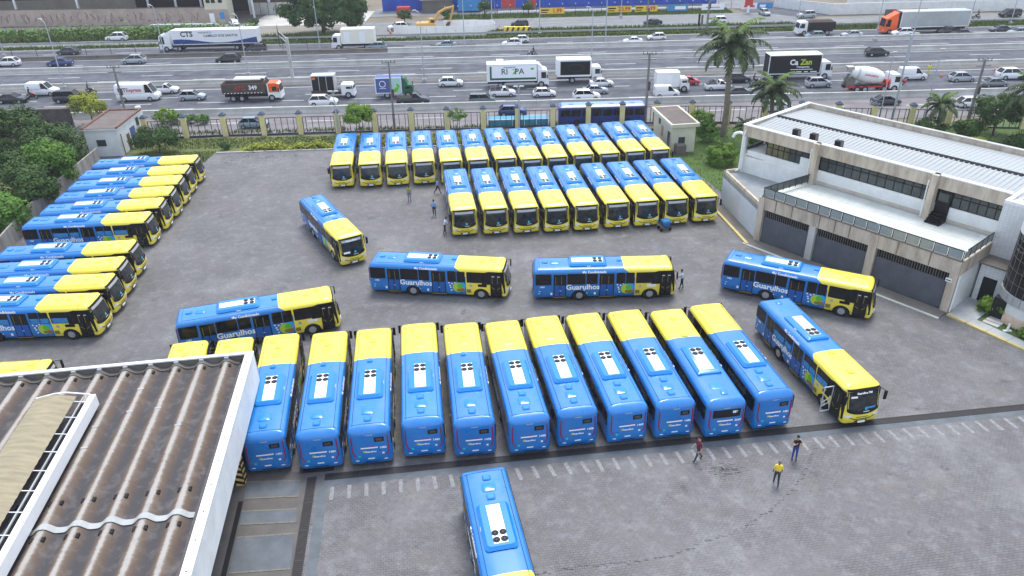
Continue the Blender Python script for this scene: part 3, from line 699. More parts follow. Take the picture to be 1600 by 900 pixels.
def make_bus(kind):
    root = thing('city_bus', 'bus', 'bus')
    obj('body', BODY, root)
    part('underframe', MB().box(0.4, 11.1, -1.1, 1.1, 0.22, 0.34), M['black'], root)
    # right side: windows, two wide doors, front entrance
    for x0, x1 in ((.22,1.48),(2.73,4.18),(4.25,5.12),(6.62,7.32),(7.37,8.04)):
        part('window', slab(x0, x1, 1.46, 2.41, -1), M['glass'], root)
    part('window', slab(8.17, 9.75, 1.46, 2.41, -1, 1.264), M['glass'], root)
    for x0, x1 in ((1.65,2.66),(5.29,6.45)):
        d = part('door', slab(x0, x1, .36, 2.36, -1, 1.264, r=.03), M['glass'], root, label='dark-framed double exit door')
        xm = (x0+x1)/2
        for a, b in ((x0+.07, xm-.03), (xm+.03, x1-.07)):
            part('door_panel', MB().box(a, b, -1.271, -1.2, .45, 1.42), M['blue_dark'], d)
            part('handrail', MB().bar((a+.1,-1.272,1.5), (a+.1,-1.272,2.2), .018, n=4), M['rail'], d)
        part('door_step', MB().box(x0, x1, -1.30, -1.1, .33, .375), M['rail'], d)
    ps = [(9.4,1.36),(11.02,1.36),(11.02,.62),(11.28,.62),(11.25,1.3),(11.17,2.3),(11.12,2.50),(9.95,2.50),(9.6,2.41),(9.4,2.41)]
    sur = MB(); sur.loft([[(x, -1.15, z) for x, z in ps], [(x, -1.2665 + .13*max(0, x-10.9), z) for x, z in ps]])
    part('door_surround', sur, M['black'], root)
    dr = part('entrance_door', slab(10.08, 11.0, .36, 2.32, -1, 1.270, r=.03), M['glass'], root, label='black-framed glass front entrance door')
    for a, b in ((10.12,10.52),(10.56,10.96)):
        mbf = MB()
        for p, q in (((a,.5),(a,2.2)),((b,.5),(b,2.2)),((a,2.2),(b,2.2)),((a,.95),(b,.95)),((a,.5),(b,.5))): mbf.bar((p[0],-1.273,p[1]), (q[0],-1.273,q[1]), .02, n=4)
        part('leaf_frame', mbf, M['black'], dr)
        part('handrail', MB().bar((a+.08,-1.29,1.15 if a < 10.3 else .95), (b-.08,-1.29,.95 if a < 10.3 else 1.15), .02, n=4), M['rail'], dr)
        part('handrail', MB().bar((a+.12,-1.285,1.5), (a+.12,-1.285,2.1), .018, n=4), M['rail'], dr)
        part('door_light', MB().box(a+.1, b-.1, -1.278, -1.2, 2.08, 2.15), M['lamp'], dr)
    part('route_plate', slab(9.06, 9.80, 1.12, 1.36, -1, 1.262, r=.06), M['black'], root)
    part('vent_grille', MB().box(8.14, 8.5, -1.262, -1.2, .55, .85), M['olive_logo'], root)
    part('round_badge', MB().bar((8.5,-1.2,1.2), (8.5,-1.262,1.2), .13, n=10), M['sign'], root)
    # left side windows
    for x0, x1 in ((.3,1.6),(1.66,3.0),(3.06,4.4),(4.46,5.8),(5.86,7.2),(7.26,8.6),(8.66,10.0)):
        part('window', slab(x0, x1, 1.46, 2.41, 1), M['glass'], root)
    part('driver_window', slab(10.06, 11.0, 1.25, 2.41, 1), M['glass'], root)
    # wheels and arches
    for x in (3.71, 9.32):
        for s in (-1, 1):
            arch = MB(); ps = [(x + .62*math.cos(R(a)), .40 + .56*math.sin(R(a))) for a in range(-8, 189, 14)]
            arch.loft([[(u, s*1.1, w) for u, w in ps], [(u, s*1.257, w) for u, w in ps]]); part('wheel_arch', arch, M['black'], root)
            w = part('wheel', MB().bar((x, s*0.95, .47), (x, s*1.27, .47), .47, n=18), M['rubber'], root, 40)
            rm = MB(); rm.bar((x, s*1.2, .47), (x, s*1.276, .47), .27, n=12); rm.bar((x, s*1.27, .47), (x, s*1.31, .47), .1, n=8)
            part('rim', rm, M['rim'], w)
    # side print
    lettering('lettering', 'Guarulhos', 0.64, M['letter'], root, (3.98, -1.256, 1.2), (1,0,0), (0,0,1), .018)
    lettering('lettering', 'Guarulhos', 0.64, M['letter'], root, (5.6, 1.256, 1.1), (-1,0,0), (0,0,1), .018)
    lettering('roof_edge_lettering', 'Ar Condicionado', 0.26, M['letter'], root, (4.9, -1.222, 2.52), (1,0,0), (0,.28,.96), .01)
    pn = MB().box(4.02-.1, 4.02+.06, -1.235, -1.2, 2.47, 2.58); part('snowflake_mark', pn, M['letter'], root)
    for nm, cx, cz, r, m, o in (('logo_disc', 7.42, .98, .42, 'lime', 1.2535), ('logo_disc', 7.72, 1.12, .36, 'sky_logo', 1.2525), ('logo_disc', 7.62, 1.12, .24, 'green_logo', 1.2555), ('logo_disc', 7.78, .78, .2, 'orange_logo', 1.2545)):
        part(nm, MB().bar((cx, -1.2, cz), (cx, -o, cz), r, n=16), M[m], root)
    part('logo_skyline', MB().box(7.35, 7.95, -1.2575, -1.2, .62, .86), M['olive_logo'], root)
    dots = MB()
    for k, (cx, cz) in enumerate(((6.72,1.36),(6.98,1.3),(7.2,1.42),(6.8,1.12),(6.85,.95),(6.9,.7))): dots.box(cx-.06, cx+.05, -1.255, -1.2, cz-.05, cz+.06)
    part('logo_dots', dots, M['letter'], root)
    marks = MB()
    for cx, cz, a, b in ((.55,.9,.14,.04),(.5,.7,.1,.05),(1.48,.66,.16,.2),(4.95,.62,.16,.2),(4.1,.9,.12,.04),(4.3,.66,.1,.05),(2.2,.92,.14,.04),(5.9,.92,.14,.04)): marks.box(cx-a/2, cx+a/2, -1.2725 if 1.7 < cx < 2.6 or 5.4 < cx < 6.3 else -1.255, -1.2, cz-b/2, cz+b/2)
    part('stickers', marks, M['letter'], root)
    lettering('side_number', '1' + '4' + '83', 0.2, M['letter'], root, (.75, -1.256, 1.28), (1,0,0), (0,0,1), .006)
    # roof
    hp = MB()
    hp.loft([rrect(4.4, 0, 1.5, .80, .22, 2.76), rrect(4.4, 0, 1.5, .80, .22, 2.87), rrect(4.4, 0, 1.36, .66, .2, 3.02)])
    if kind == 'M':
        hp = MB(); hp.loft([rrect(4.45, 0, 1.55, .78, .06, 2.76), rrect(4.45, 0, 1.55, .78, .06, 2.9), rrect(4.5, 0, 1.42, .6, .06, 3.0)])
    ac = part('air_conditioner', hp, M['blue'], root, 35)
    ac_p = MB(); zt = 3.024 if kind != 'M' else 3.004
    ac_p.box(3.16, 5.62, -.34 if kind != 'M' else -.38, .34 if kind != 'M' else .38, zt - .02, zt)
    part('top_panel', ac_p, M['acwhite'] if kind != 'M' else M['acgrey'], ac)
    for x in (4.98, 5.4):
        for y in (-.19, .19):
            f = MB(); f.bar((x, y, zt-.01), (x, y, zt+.012), .175, n=14); part('fan', f, M['black'], ac)
            # hub of the fan
            part('fan_hub', MB().bar((x, y, zt), (x, y, zt+.03), .035, n=8), M['cap'], ac)
    vents = MB()
    for k in range(4): vents.box(5.87, 5.9, -.55 + k*.29, -.33 + k*.29, 2.8, 2.86)
    part('air_slot', vents, M['black'], ac)
    part('maker_plate', MB().box(4.3, 4.6, -.81, -.77, 2.8, 2.86), M['letter'], ac)
    def cap(x, y, a, b, h, nm, m):
        c = MB(); z = 2.775 - .02*abs(y)
        c.loft([rrect(x, y, a, b, min(a,b)*.45, z), rrect(x, y, a, b, min(a,b)*.45, z + h*.6), rrect(x, y, a*.75, b*.75, min(a,b)*.35, z + h)])
        hh = part(nm, c, m, root, 35)
        part('seal', MB().loft([rrect(x, y, a+.022, b+.022, min(a,b)*.45, z - .02), rrect(x, y, a+.022, b+.022, min(a,b)*.45, 2.822 - .035*abs(y) - .02*(abs(y)+b))]), M['seal'], hh)
    if kind == 'Q':
        cap(1.05, .05, .2, .2, .12, 'roof_cowl', M['blue']); cap(1.72, .05, .34, .36, .10, 'roof_hatch', M['blue']); cap(2.42, .05, .22, .22, .13, 'roof_cowl', M['blue'])
        cap(8.15, 0, .3, .36, .07, 'roof_hatch', M['yellow']); cap(9.25, .05, .2, .2, .1, 'roof_cowl', M['yellow']); cap(10.05, .38, .2, .2, .1, 'roof_cowl', M['yellow'])
    elif kind == 'P':
        cap(1.0, .05, .22, .2, .13, 'roof_cowl', M['blue']); cap(1.8, .08, .38, .36, .11, 'roof_hatch', M['blue']); cap(6.95, .12, .2, .18, .14, 'roof_cowl', M['blue'])
        cap(8.5, 0, .36, .36, .07, 'roof_hatch', M['yellow']); cap(9.25, -.02, .22, .2, .12, 'roof_cowl', M['yellow']); cap(10.0, .4, .22, .2, .12, 'roof_cowl', M['yellow'])
    else:
        cap(1.0, -.1, .22, .2, .1, 'roof_cowl', M['blue']); cap(1.75, .1, .36, .38, .06, 'roof_hatch', M['blue'])
        cap(7.45, 0, .2, .2, .13, 'roof_cowl', M['yellow']); cap(8.15, .1, .36, .4, .06, 'roof_hatch', M['yellow']); cap(9.6, .0, .24, .22, .13, 'roof_cowl', M['yellow'])
    if kind != 'M':
        sm = MB()
        for s in (-1, 1): sm.box(.6, 10.5, s*.93-.011, s*.93+.011, 2.745, 2.772)
        pts = [(.57, y, interp(abs(y), [(0,2.826),(.4,2.818),(.85,2.785),(1.06,2.725),(1.165,2.625),(1.3,2.5)])) for y in [-1.16 + 2.32*k/16 for k in range(17)]]
        sm.tube(pts, .010, 4)
        pts = [(10.35, p[1], p[2]) for p in pts]; sm.tube(pts, .010, 4)
        part('roof_seam', sm, M['black'], root)
    # front
    zl = lambda y: .98 + .24*min(1, abs(y)/1.05)**2.4
    ws = part('windscreen', front_patch(-1.06, 1.06, zl, lambda y: 2.5 - .03*abs(y), .012), M['screen'], root, 40)
    part('screen_band', front_patch(-1.02, 1.02, lambda y: zl(y) - .02, lambda y: zl(y) + .22, .018, nz=2), M['black'], ws)
    part('destination_sign', front_patch(-.86, .86, lambda y: 2.27, lambda y: 2.47, .02, nz=2), M['sign'] if kind != 'M' else M['black'], root)
    part('front_brow', front_patch(-1.08, 1.08, lambda y: 2.49, lambda y: 2.64 - .02*abs(y), .03, nz=2), M['black'], root)
    part('sticker', front_patch(.1, .26, lambda y: 1.25, lambda y: 1.43, .026, 2, 2), M['cyan'], root)
    part('sticker_text', front_patch(.0, .42, lambda y: 1.12, lambda y: 1.16, .03, 2, 1), M['letter'], root)
    part('wiper', front_patch(-.7, -.06, lambda y: 1.3 + .3*(y+.7), lambda y: 1.33 + .3*(y+.7), .03, 3, 1), M['black'], root)
    for s in (-1, 1):
        part('headlight', front_patch(min(s*.72, s*1.14), max(s*.72, s*1.14), lambda y: .74 + .06*abs(y), lambda y: .84 + .14*abs(y), .012, 3, 2), M['lamp'], root)
        mr_ = MB(); mr_.bar((11.1, s*1.15, 2.5), (11.38, s*1.33, 2.4), .022, n=5); mr_.box(11.34, 11.42, s*1.34-.09, s*1.34+.09, 1.8, 2.4)
        part('mirror', mr_, M['black'], root)
    part('grille_line', front_patch(-.86, .86, lambda y: .60 + .17*max(0, abs(y)-.5)/.36, lambda y: .655 + .17*max(0, abs(y)-.5)/.36, .012, 16, 1), M['black'], root)
    part('name_strip', front_patch(-.4, .4, lambda y: .74, lambda y: .80, .012, 4, 1), M['olive_logo'], root)
    part('number_plate', MB().box(11.5, 11.545, -.24, .24, .36, .48), M['acwhite'], root)
    part('lower_bumper', front_patch(-.42, .42, lambda y: .34, lambda y: .5, .012, 4, 1), M['black'], root)
    # rear
    def rear(y0, y1, z0, z1, nm, m, off=.012, lab=None):
        mb = MB(); rows = [[(rx(y0+(y1-y0)*i/4, z0+(z1-z0)*j/2) - off, y0+(y1-y0)*i/4, z0+(z1-z0)*j/2) for i in range(5)] for j in range(3)]
        mb.loft(rows, cap=False, closed=False); return part(nm, mb, m, root, label=lab)
    for s in (-1, 1):
        tl = MB(); pts = [(s*1.02, 2.3), (s*1.04, 1.2), (s*.88, .88)]
        for (ya, za), (yb, zb) in zip(pts, pts[1:]): tl.bar((rx(ya,za)-.005, ya, za), (rx(yb,zb)-.005, yb, zb), .036, n=6)
        part('tail_light', tl, M['red'], root)
        rear(min(s*.72, s*.92), max(s*.72, s*.92), .58, .64, 'reflector', M['letter'])
    if kind == 'M': 
        rear(-.86, .86, 1.72, 2.28, 'rear_window', M['glass']); 
        lettering('rear_display', '708', .2, M['letter'], root, (.015, -.5, 2.08), (0,-1,0), (0,0,1), .02)
    else:
        dsp = rear(-.82, -.26, 1.88, 2.2, 'rear_display', M['black']); rear(-.72, -.36, 1.95, 2.13, 'display_pane', M['acgrey' if False else 'rust'], .016)
    rear(-.2, .2, 2.36, 2.40, 'brake_light', M['sign'])
    rear(-.42, .55, 1.44, 1.53, 'white_bar', M['letter']); rear(-.3, .1, 1.56, 1.59, 'red_dash', M['lampred'])
    rear(.28, .42, 1.16, 1.30, 'town_badge', M['lime']); lettering('rear_lettering', 'Guarulhos', .15, M['letter'], root, (-.005, .0, 1.22), (0,-1,0), (0,0,1), .006)
    rear(-.62, -.46, 1.2, 1.3, 'badge', M['letter']) if False else None
    rear(.6, .74, .84, .98, 'access_sticker', M['cyan']); rear(-.76, -.64, .98, 1.1, 'speed_sticker', M['letter'])
    rear(-.18, .2, .68, .76, 'rear_plate', M['acwhite']); rear(-.42, .42, .40, .48, 'bumper_slot', M['black'])
    return root
def relabel(o, label, group): o['label'] = label; o['group'] = group
def fleet(o, num):
    """unique number on the rear of a bus"""
    for ch in o.children:
        if ch.name.startswith('rear_number'): bpy.data.objects.remove(ch)
    lettering('rear_number', num, .2, M['letter'], o, (.0, -.72, 1.47), (0,-1,0), (0,0,1), .008)
def place(root, x, y, deg): root.location = (x, y, 0); root.rotation_euler = (0, 0, R(deg))
protoP = make_bus('P'); protoQ = make_bus('Q'); protoM = make_bus('M')
_used = set()
def bus(kind, x, y, deg, label, group, num=None, plate=None):
    p = {'P': protoP, 'Q': protoQ, 'M': protoM}[kind]
    o = p if kind not in _used else None
    if o is None: o = copy_tree(p)
    _used.add(kind); place(o, x, y, deg); relabel(o, label, group)
    return o, num, plate
ORD = ['first','second','third','fourth','fifth','sixth','seventh','eighth','ninth','tenth','eleventh','twelfth','thirteenth']
made = []
G1 = 'buses parked tail-out in the near row'
NEAR = [('n0a',-19.86,32.35,101.0),('n0b',-17.01,32.63,100.2),('n1',-14.21,32.97,98.9),('n2',-11.20,33.08,97.4),('n3',-8.33,33.38,96.8),('n4',-5.31,33.95,96.8),('n5',-2.32,33.87,96.9),('n6',0.87,34.05,98.6),('n7',3.72,34.58,98.8),('n8',6.71,34.85,99.2),('n9',9.57,35.15,98.6),('n10',12.56,35.12,98.4),('n11',15.64,35.80,99.1)]
NUMS = [None,None,'1491','1489','1482','1485','1478','1488','1458','1469','1486','3247','1481']
for i, (k, x, y, a) in enumerate(NEAR):
    kd = 'P' if i in (0,1,2,3,4,6) else ('M' if i == 11 else 'Q')
    lab = ('near-row bus mostly under the shed roof, only its yellow front showing, farther left' if i == 0 else
           'near-row bus with yellow front poking out from the shed roof corner' if i == 1 else
           'near-row bus with a black rear window showing 708 and a grey roof panel' if i == 11 else
           'bus numbered %s in the near row, %s' % (NUMS[i], 'tail tight against the white shed fascia' if i == 2 else '%s visible tail from the shed' % ORD[i-2]))
    if i == 12: lab = 'bus numbered 1481 at the right end of the near row, tail toward the drain'
    made.append(bus(kd, x, y, a, lab, G1, NUMS[i]))
G2 = 'buses parked nose-out in the middle double row'
FR = [(-5.81,75.77,-82.3),(-2.94,75.88,-81.9),(0.04,75.99,-82.5),(2.91,76.07,-82.6),(5.73,76.27,-82.5),(8.69,76.71,-82.5),(11.50,76.97,-82.4),(14.38,77.30,-82.5),(17.34,77.68,-82.9)]
for i, (x, y, a) in enumerate(FR):
    lab = 'bus facing forward at the left end of the shorter front row' if i == 0 else \
          'bus facing forward at the right end of the shorter front row, next to the lawn' if i == 8 else 'bus facing forward, %s from the left in the shorter front row of nine' % ORD[i]
    made.append(bus('Q' if i in (0,1,2,4,5,6,7) else 'P', x, y, a, lab, G2))
G3 = 'buses parked nose-out in the back row by the fence'
BK = [(-19.55,88.79,-83.1),(-16.62,88.75,-82.3),(-13.64,88.93,-82.6),(-10.66,89.23,-83.0),(-7.69,89.24,-82.7),(-4.70,89.42,-83.1),(-1.85,89.67,-82.2),(1.11,89.32,-82.9),(4.00,89.71,-83.4),(6.85,90.33,-83.1),(9.70,90.59,-82.7),(12.63,91.10,-82.8),(15.39,91.48,-82.6)]
for i, (x, y, a) in enumerate(BK):
    lab = 'bus facing forward at the left end of the back row, by the grass' if i == 0 else \
          'bus facing forward at the right end of the back row, beside the cream kiosk' if i == 12 else 'bus facing forward, %s from the left in the back row by the fence' % ORD[i]
    made.append(bus('P' if i not in (2,3) else 'Q', x, y, a, lab, G3))
G4 = 'buses parked nose-right in the left column'
LC = [(-45.94,79.9,5.3),(-45.7,76.4,6.4),(-45.3,73.3,6.4),(-45.0,70.15,6.6),(-44.8,67.05,6.7),(-44.75,64.1,4.0),(-43.53,57.79,4.7),(-43.07,54.60,4.4),(-42.64,51.90,2.9),(-42.40,49.06,1.0),(-41.34,39.58,4.0)]
for i, (x, y, a) in enumerate(LC):
    lab = {0: 'bus facing right at the far end of the left column, by the white kiosk', 5: 'bus with its whole door side and an open front door, left column',
           9: 'bus facing right with front wheel and colourful emblem showing, nearest of left column', 10: 'bus at the left edge showing only yellow roof above the shed'}.get(i)
    if lab is None: lab = ('bus facing right, %s from the far end of the left column' % ORD[i]) if i < 5 else ('bus facing right, %s of the four cut by the left frame edge' % ORD[i-6])
    made.append(bus('P', x, y, a, lab, G4))
G5 = 'buses standing loose in the yard'
made.append(bus('P', -11.51, 55.35, -8.5, 'bus side-on in mid yard, with a dark plate by its front wheel', G5))
made.append(bus('P', 1.64, 53.43, 0.2, 'bus side-on in mid yard with white plate and a man at its front', G5, None, 'white'))
made.append(bus('M', 19.0, 47.4, -79.0, 'bus driving toward the drain at the right with its front door swung open', G5))
made.append(bus('P', -19.52, 69.01, -59.8, 'bus turning alone in the open upper left of the yard', G5, None, 'white'))
made.append(bus('P', -24.27, 46.45, 16.8, 'bus side-on at left behind the near row, its wheels hidden', G5, None, 'white'))
made.append(bus('P', 17.39, 54.48, -28.6, 'bus side-on at the right in front of the grey garage gates', G5))
made.append(bus('Q', -1.79, 30.38, -79.3, 'foreground bus cut by the bottom edge of the frame', G5))
for o, num, plate in made:
    if num: fleet(o, num)
    if plate:
        for ch in o.children:
            if ch.name.startswith('route_plate'):
                ch.material_slots[0].link = 'OBJECT'; ch.material_slots[0].material = M['acwhite']
# single differences: lit signs, posters in windows, swung-open doors
def front_sign(o, s, size=.2, y=0.0):
    lettering('sign_lettering', s, size, M['letter'], o, (fx(0, 2.37) + .035, y, 2.37), (0,1,0), (-.3,0,.95), .008)
turning, right_bus = made[-4][0], made[-5][0]
front_sign(turning, 'Guarulhos', .24); front_sign(right_bus, 'Guarulhos 708', .17)
obj('cardboard_notice', front_patch(-.86, -.3, lambda y: 1.3, lambda y: 1.46, .03, 3, 1).mesh('cardboard_notice', M['letter']), turning)
obj('cardboard_notice', front_patch(-.86, -.45, lambda y: 2.08, lambda y: 2.2, .03, 3, 1).mesh('cardboard_notice', M['letter']), right_bus)
obj('screen_lettering', front_patch(.1, .8, lambda y: 1.32, lambda y: 1.44, .03, 3, 1).mesh('screen_lettering', M['letter_blue']), right_bus)
def posters(o, spans):
    for x0, x1 in spans: part('window_poster', slab(x0, x1, 1.5, 1.92, -1, 1.268, 1.2, .02), M['letter_blue'], o)
l6, l10 = None, None
for o, _, _ in made:
    if o['label'].startswith('bus with its whole door side'): l6 = o
    if o['label'].startswith('bus facing right with front wheel'): l10 = o
for o in (l6, l10): posters(o, ((6.66,7.3),(7.4,8.0),(8.25,9.4),(2.8,4.1),(4.3,5.05)))
posters(right_bus, ((6.66,7.3),(7.4,8.0),(8.25,9.4),(2.8,4.1),(4.3,5.05)))
sw = MB()
for p, q in (((0,.42),(0,2.25)),((.62,.42),(.62,2.25)),((0,2.25),(.62,2.25)),((0,.42),(.62,.42))): sw.bar((10.08 + .02*0, -1.3 - p[0], p[1]), (10.08, -1.3 - q[0], q[1]), .035, n=4)
sw.bar((10.08,-1.34,1.5), (10.08,-1.88,1.1), .02, n=4); sw.bar((10.08,-1.34,1.1), (10.08,-1.88,.8), .02, n=4)
part('open_door_leaf', sw, M['acgrey'], right_bus)
part('open_door_well', slab(10.1, 11.0, .38, 2.3, -1, 1.294, r=.03), M['darkvoid'], right_bus)
part('open_door_well', slab(10.1, 11.0, .38, 2.3, -1, 1.294, r=.03), M['darkvoid'], l6)
# ---------------------------------------------------------------- boundary fence
PIL = [(-47.4,96.7),(-42.3,96.8),(-37.3,97.2),(-32.2,97.2),(-27.4,97.4),(-22.5,97.5),(-17.6,97.6),(-12.8,97.8),(-8.1,97.8),(-3.3,97.8),(1.2,98.0),(5.9,98.2),(10.6,98.4),(15.1,98.4),(19.7,98.7),(24.3,98.5),(29.0,98.1),(33.7,97.5),(38.3,96.9),(42.8,96.2),(47.2,95.6),(51.8,94.9),(56.3,94.3),(60.8,93.7),(65.3,93.1)]
fence = thing('boundary_fence', 'cream pillared fence with dark iron bars between yard and service road', 'fence', (0,0,0))
def pillar_mb():
    return MB().box(-.31, .31, -.31, .31, 0, 2.75)
pil_me = pillar_mb().mesh('pillar', M['cream']); cap_mb = MB(); cap_mb.box(-.4,.4,-.4,.4,0,.12); cap_mb.loft([[(-.38,-.38,.12),(.38,-.38,.12),(.38,.38,.12),(-.38,.38,.12)],[(-.1,-.1,.42),(.1,-.1,.42),(.1,.1,.42),(-.1,.1,.42)]])
cap_me = cap_mb.mesh('pillar_cap', M['cap'])
bar_me = MB().box(-.035, .035, -.035, .035, .2, 2.3).mesh('bar', M['iron'])
for i, (x, y) in enumerate(PIL):
    p = obj('pillar', pil_me, fence, (x, y, 0)); obj('pillar_cap', cap_me, p, (0, 0, 2.75))
    if i + 1 < len(PIL):
        q = Vector(PIL[i+1]); d = q - Vector((x, y)); L = d.length; a = math.atan2(d.y, d.x)
        pm = MB().box(.36, L-.36, -.03, .03, 2.22, 2.3); pm.box(.36, L-.36, -.12, .12, 0, .2); pm.box(.36, .44, -.03, .03, .2, 2.22); pm.box(L-.44, L-.36, -.03, .03, .2, 2.22)
        panel = obj('panel', pm.mesh('panel', M['iron']), fence, (x, y, 0), a)
        for k in range(1, 6): obj('bar', bar_me, panel, (L*k/6, 0, 0))
tuft_field('fence_weeds', lambda: (rng.uniform(-46, 16), 98.6 + rng.gauss(0, .35)), 1300, .4, M['blade'])
M['oldwall'] = streaks('stained_wall', S(158,154,146), S(104,98,90), (1.2,1.2,.3))
left_wall = thing('boundary_wall', 'bare grey concrete wall behind the tails of the left bus column', 'wall')
for k, ((x0, y0), (x1, y1)) in enumerate(zip([(-44.5,50),(-46.6,62),(-48.3,70.5),(-49.1,80)], [(-46.6,62),(-48.3,70.5),(-49.1,80),(-49.7,88)])):
    n = Vector((y1-y0, -(x1-x0))).normalized()*.09
    mb = MB(); mb.loft([[(x0-n.x,y0-n.y,0),(x0+n.x,y0+n.y,0),(x1+n.x,y1+n.y,0),(x1-n.x,y1-n.y,0)],[(x0-n.x,y0-n.y,1.75),(x0+n.x,y0+n.y,1.75),(x1+n.x,y1+n.y,1.75),(x1-n.x,y1-n.y,1.75)]])
    part('wall_bay', mb, M['oldwall'], left_wall)
rw = thing('retaining_wall', 'dark stone retaining wall below the highway at the upper left', 'wall', (-82, 101.5, 0), R(2))
part('stone_face', MB().box(0, 22, 0, .5, 0, 2.6), mat('dark_stone', S(104, 96, 94), .95, c2=S(70, 64, 64), scale=2.5, detail=8), rw)
part('coping', MB().box(0, 22, -.05, .55, 2.6, 2.75), M['concrete_d'], rw)

# ---------------------------------------------------------------- foreground shed
shed = thing('workshop_shed', 'open workshop shed with grimy ribbed roof and white fascia at lower left', 'shed', (-15.72, 38.1, 0), R(7.5))
SP = 1.45; ZR = 4.95
prof = [(-SP/2, -.32), (-.55, -.31), (-.44, -.26), (-.32, -.15), (-.2, -.045), (-.1, 0), (.1, 0), (.2, -.045), (.32, -.15), (.44, -.26), (.55, -.31), (SP/2, -.32)]
def sheet_mb(y0, y1, clips):
    mb = MB(); cuts = [y0 + (y1-y0)*k/6 for k in range(7)]
    for i in range(len(prof)-1):
        m = 0
        pass
    mb.loft([[(px, y, ZR + pz) for px, pz in prof] for y in cuts], 0, cap=False, closed=False)
    for y in clips:
        for s in (-1, 1): mb.box(s*.22-.09, s*.22+.09, y-.13, y+.13, ZR-.16, ZR-.03, 3)
    return mb
sm1 = sheet_mb(-12.75, -.25, (-.85, -11.15)).mesh('roof_sheet', [M['shedsheet'], M['slope'], M['trough'], M['black']], 50, recalc=False)
sm2 = sheet_mb(-25.0, -12.55, (-13.35, -20)).mesh('roof_sheet', [M['shedsheet'], M['slope'], M['trough'], M['black']], 50, recalc=False)
sm2v = sm2
for k in range(17):
    x = -1.55 - SP*k
    obj('roof_sheet', sm1, shed, (x, 0, 0)); obj('roof_sheet', sm2, shed, (x, 0, -.03))
    fl = MB(); fl.loft([[(px, yy, ZR + pz + .03) for px, pz in prof] for yy in (-12.85, -12.5)], cap=False, closed=False)
    if k == 0: me_fl = fl.mesh('flashing', M['concrete_l']); me_cl = MB().prism([(-SP/2,-.30),(-.40,-.27),(-.12,-.02),(.12,-.02),(.46,-.27),(SP/2,-.30),(SP/2,-.24),(.5,-.2),(.14,.05),(-.14,.05),(-.44,-.2),(-SP/2,-.24)], 'y', -.5, -.22).mesh('ridge_closure', M['concrete_d'])
    if k < 6: obj('flashing', me_fl, shed, (x, 0, .0))
    obj('ridge_closure', me_cl, shed, (x, 0, ZR))
    tb = MB().box(-.14, .14, -1.0 - 0, -.86, ZR + .002, ZR + .03)
    for ty in {2: (-4.5,), 3: (-2.5, -4.55), 4: (-5.6, -7.3), 1: (-6.2,)}.get(k, ()):
        obj('patch_strip', MB().box(-.17, .17, ty-.06, ty+.06, ZR, ZR+.02).mesh('patch_strip', M['concrete_l']), shed, (x, 0, 0))
gut = MB(); gut.box(-.82, -.42, -25, -.22, ZR-.36, ZR-.29); part('side_gutter', gut, M['trough'], shed)
part('side_flashing', MB().loft([[(-.80, y, ZR-.40), (-.42, y, ZR+.12)] for y in (-25, -.22)], cap=False, closed=False), M['slope'], shed)
part('fascia_coping', MB().box(-.45, .02, -25, .02, 5.12, 5.2), M['white'], shed)
part('fascia', MB().box(-.06, 0, -25, 0, 3.0, 5.12), M['wall_w'], shed)
part('fascia_coping', MB().box(-26, -.45, -.22, .02, 5.12, 5.2), M['white'], shed)
part('fascia', MB().box(-26, -.06, -.16, 0, 3.6, 5.12), M['concrete_d'], shed)
for k in range(18):
    obj('parapet_rib', MB().box(-.12, .12, -.34, -.16, ZR-.05, 5.115).mesh('parapet_rib', M['concrete_l']) if k == 0 else bpy.data.meshes['parapet_rib'], shed, (-1.55 - SP*k, 0, 0))
for k in range(10): obj('coping_bolt', MB().box(-.03,.03,-.03,.03,5.2,5.222).mesh('coping_bolt', M['black']) if k == 0 else bpy.data.meshes['coping_bolt'], shed, (-.22, -1.2-1.7*k, 0))
# lantern over the roof
ln = part('roof_lantern', MB().box(-7.05, -6.72, -19, -4.0, 4.95, 5.65), M['white'], shed)
vt = MB(); vt.loft([[(-7.62 - 2.05*t, y, 5.75 + .28*math.sin(t*math.pi*.8) - .05*t + .015*math.sin(y*14)) for t in [j/10 for j in range(11)]] for y in [-19 + 14.8*i/150 for i in range(151)]], cap=False, closed=False)
part('lantern_sheet', vt, M['vault'], ln, 60)
part('lantern_end', MB().tube([(-7.0 , -4.02, 5.68), (-7.62, -4.05, 5.85), (-8.1, -4.1, 6.0), (-8.7, -4.15, 6.02), (-9.67, -4.2, 5.85)], .05, 5), M['white'], ln)
part('lantern_void', MB().box(-7.62, -7.05, -19, -4.1, 5.0, 5.2), M['darkvoid'], ln)
lb = MB(); lb.bar((-7.32,-19,5.6), (-7.32,-4.1,5.6), .05, n=4)
part('lantern_rail', lb, M['concrete_l'], ln)
for k in range(10): obj('lantern_strut', MB().bar((-7.7,0,5.72), (-7.0,0,5.6), .025, n=4).mesh('lantern_strut', M['white']) if k == 0 else bpy.data.meshes['lantern_strut'], ln, (0, -4.6-1.35*k, 0))
ln.location = (-1.06, .4, 0)
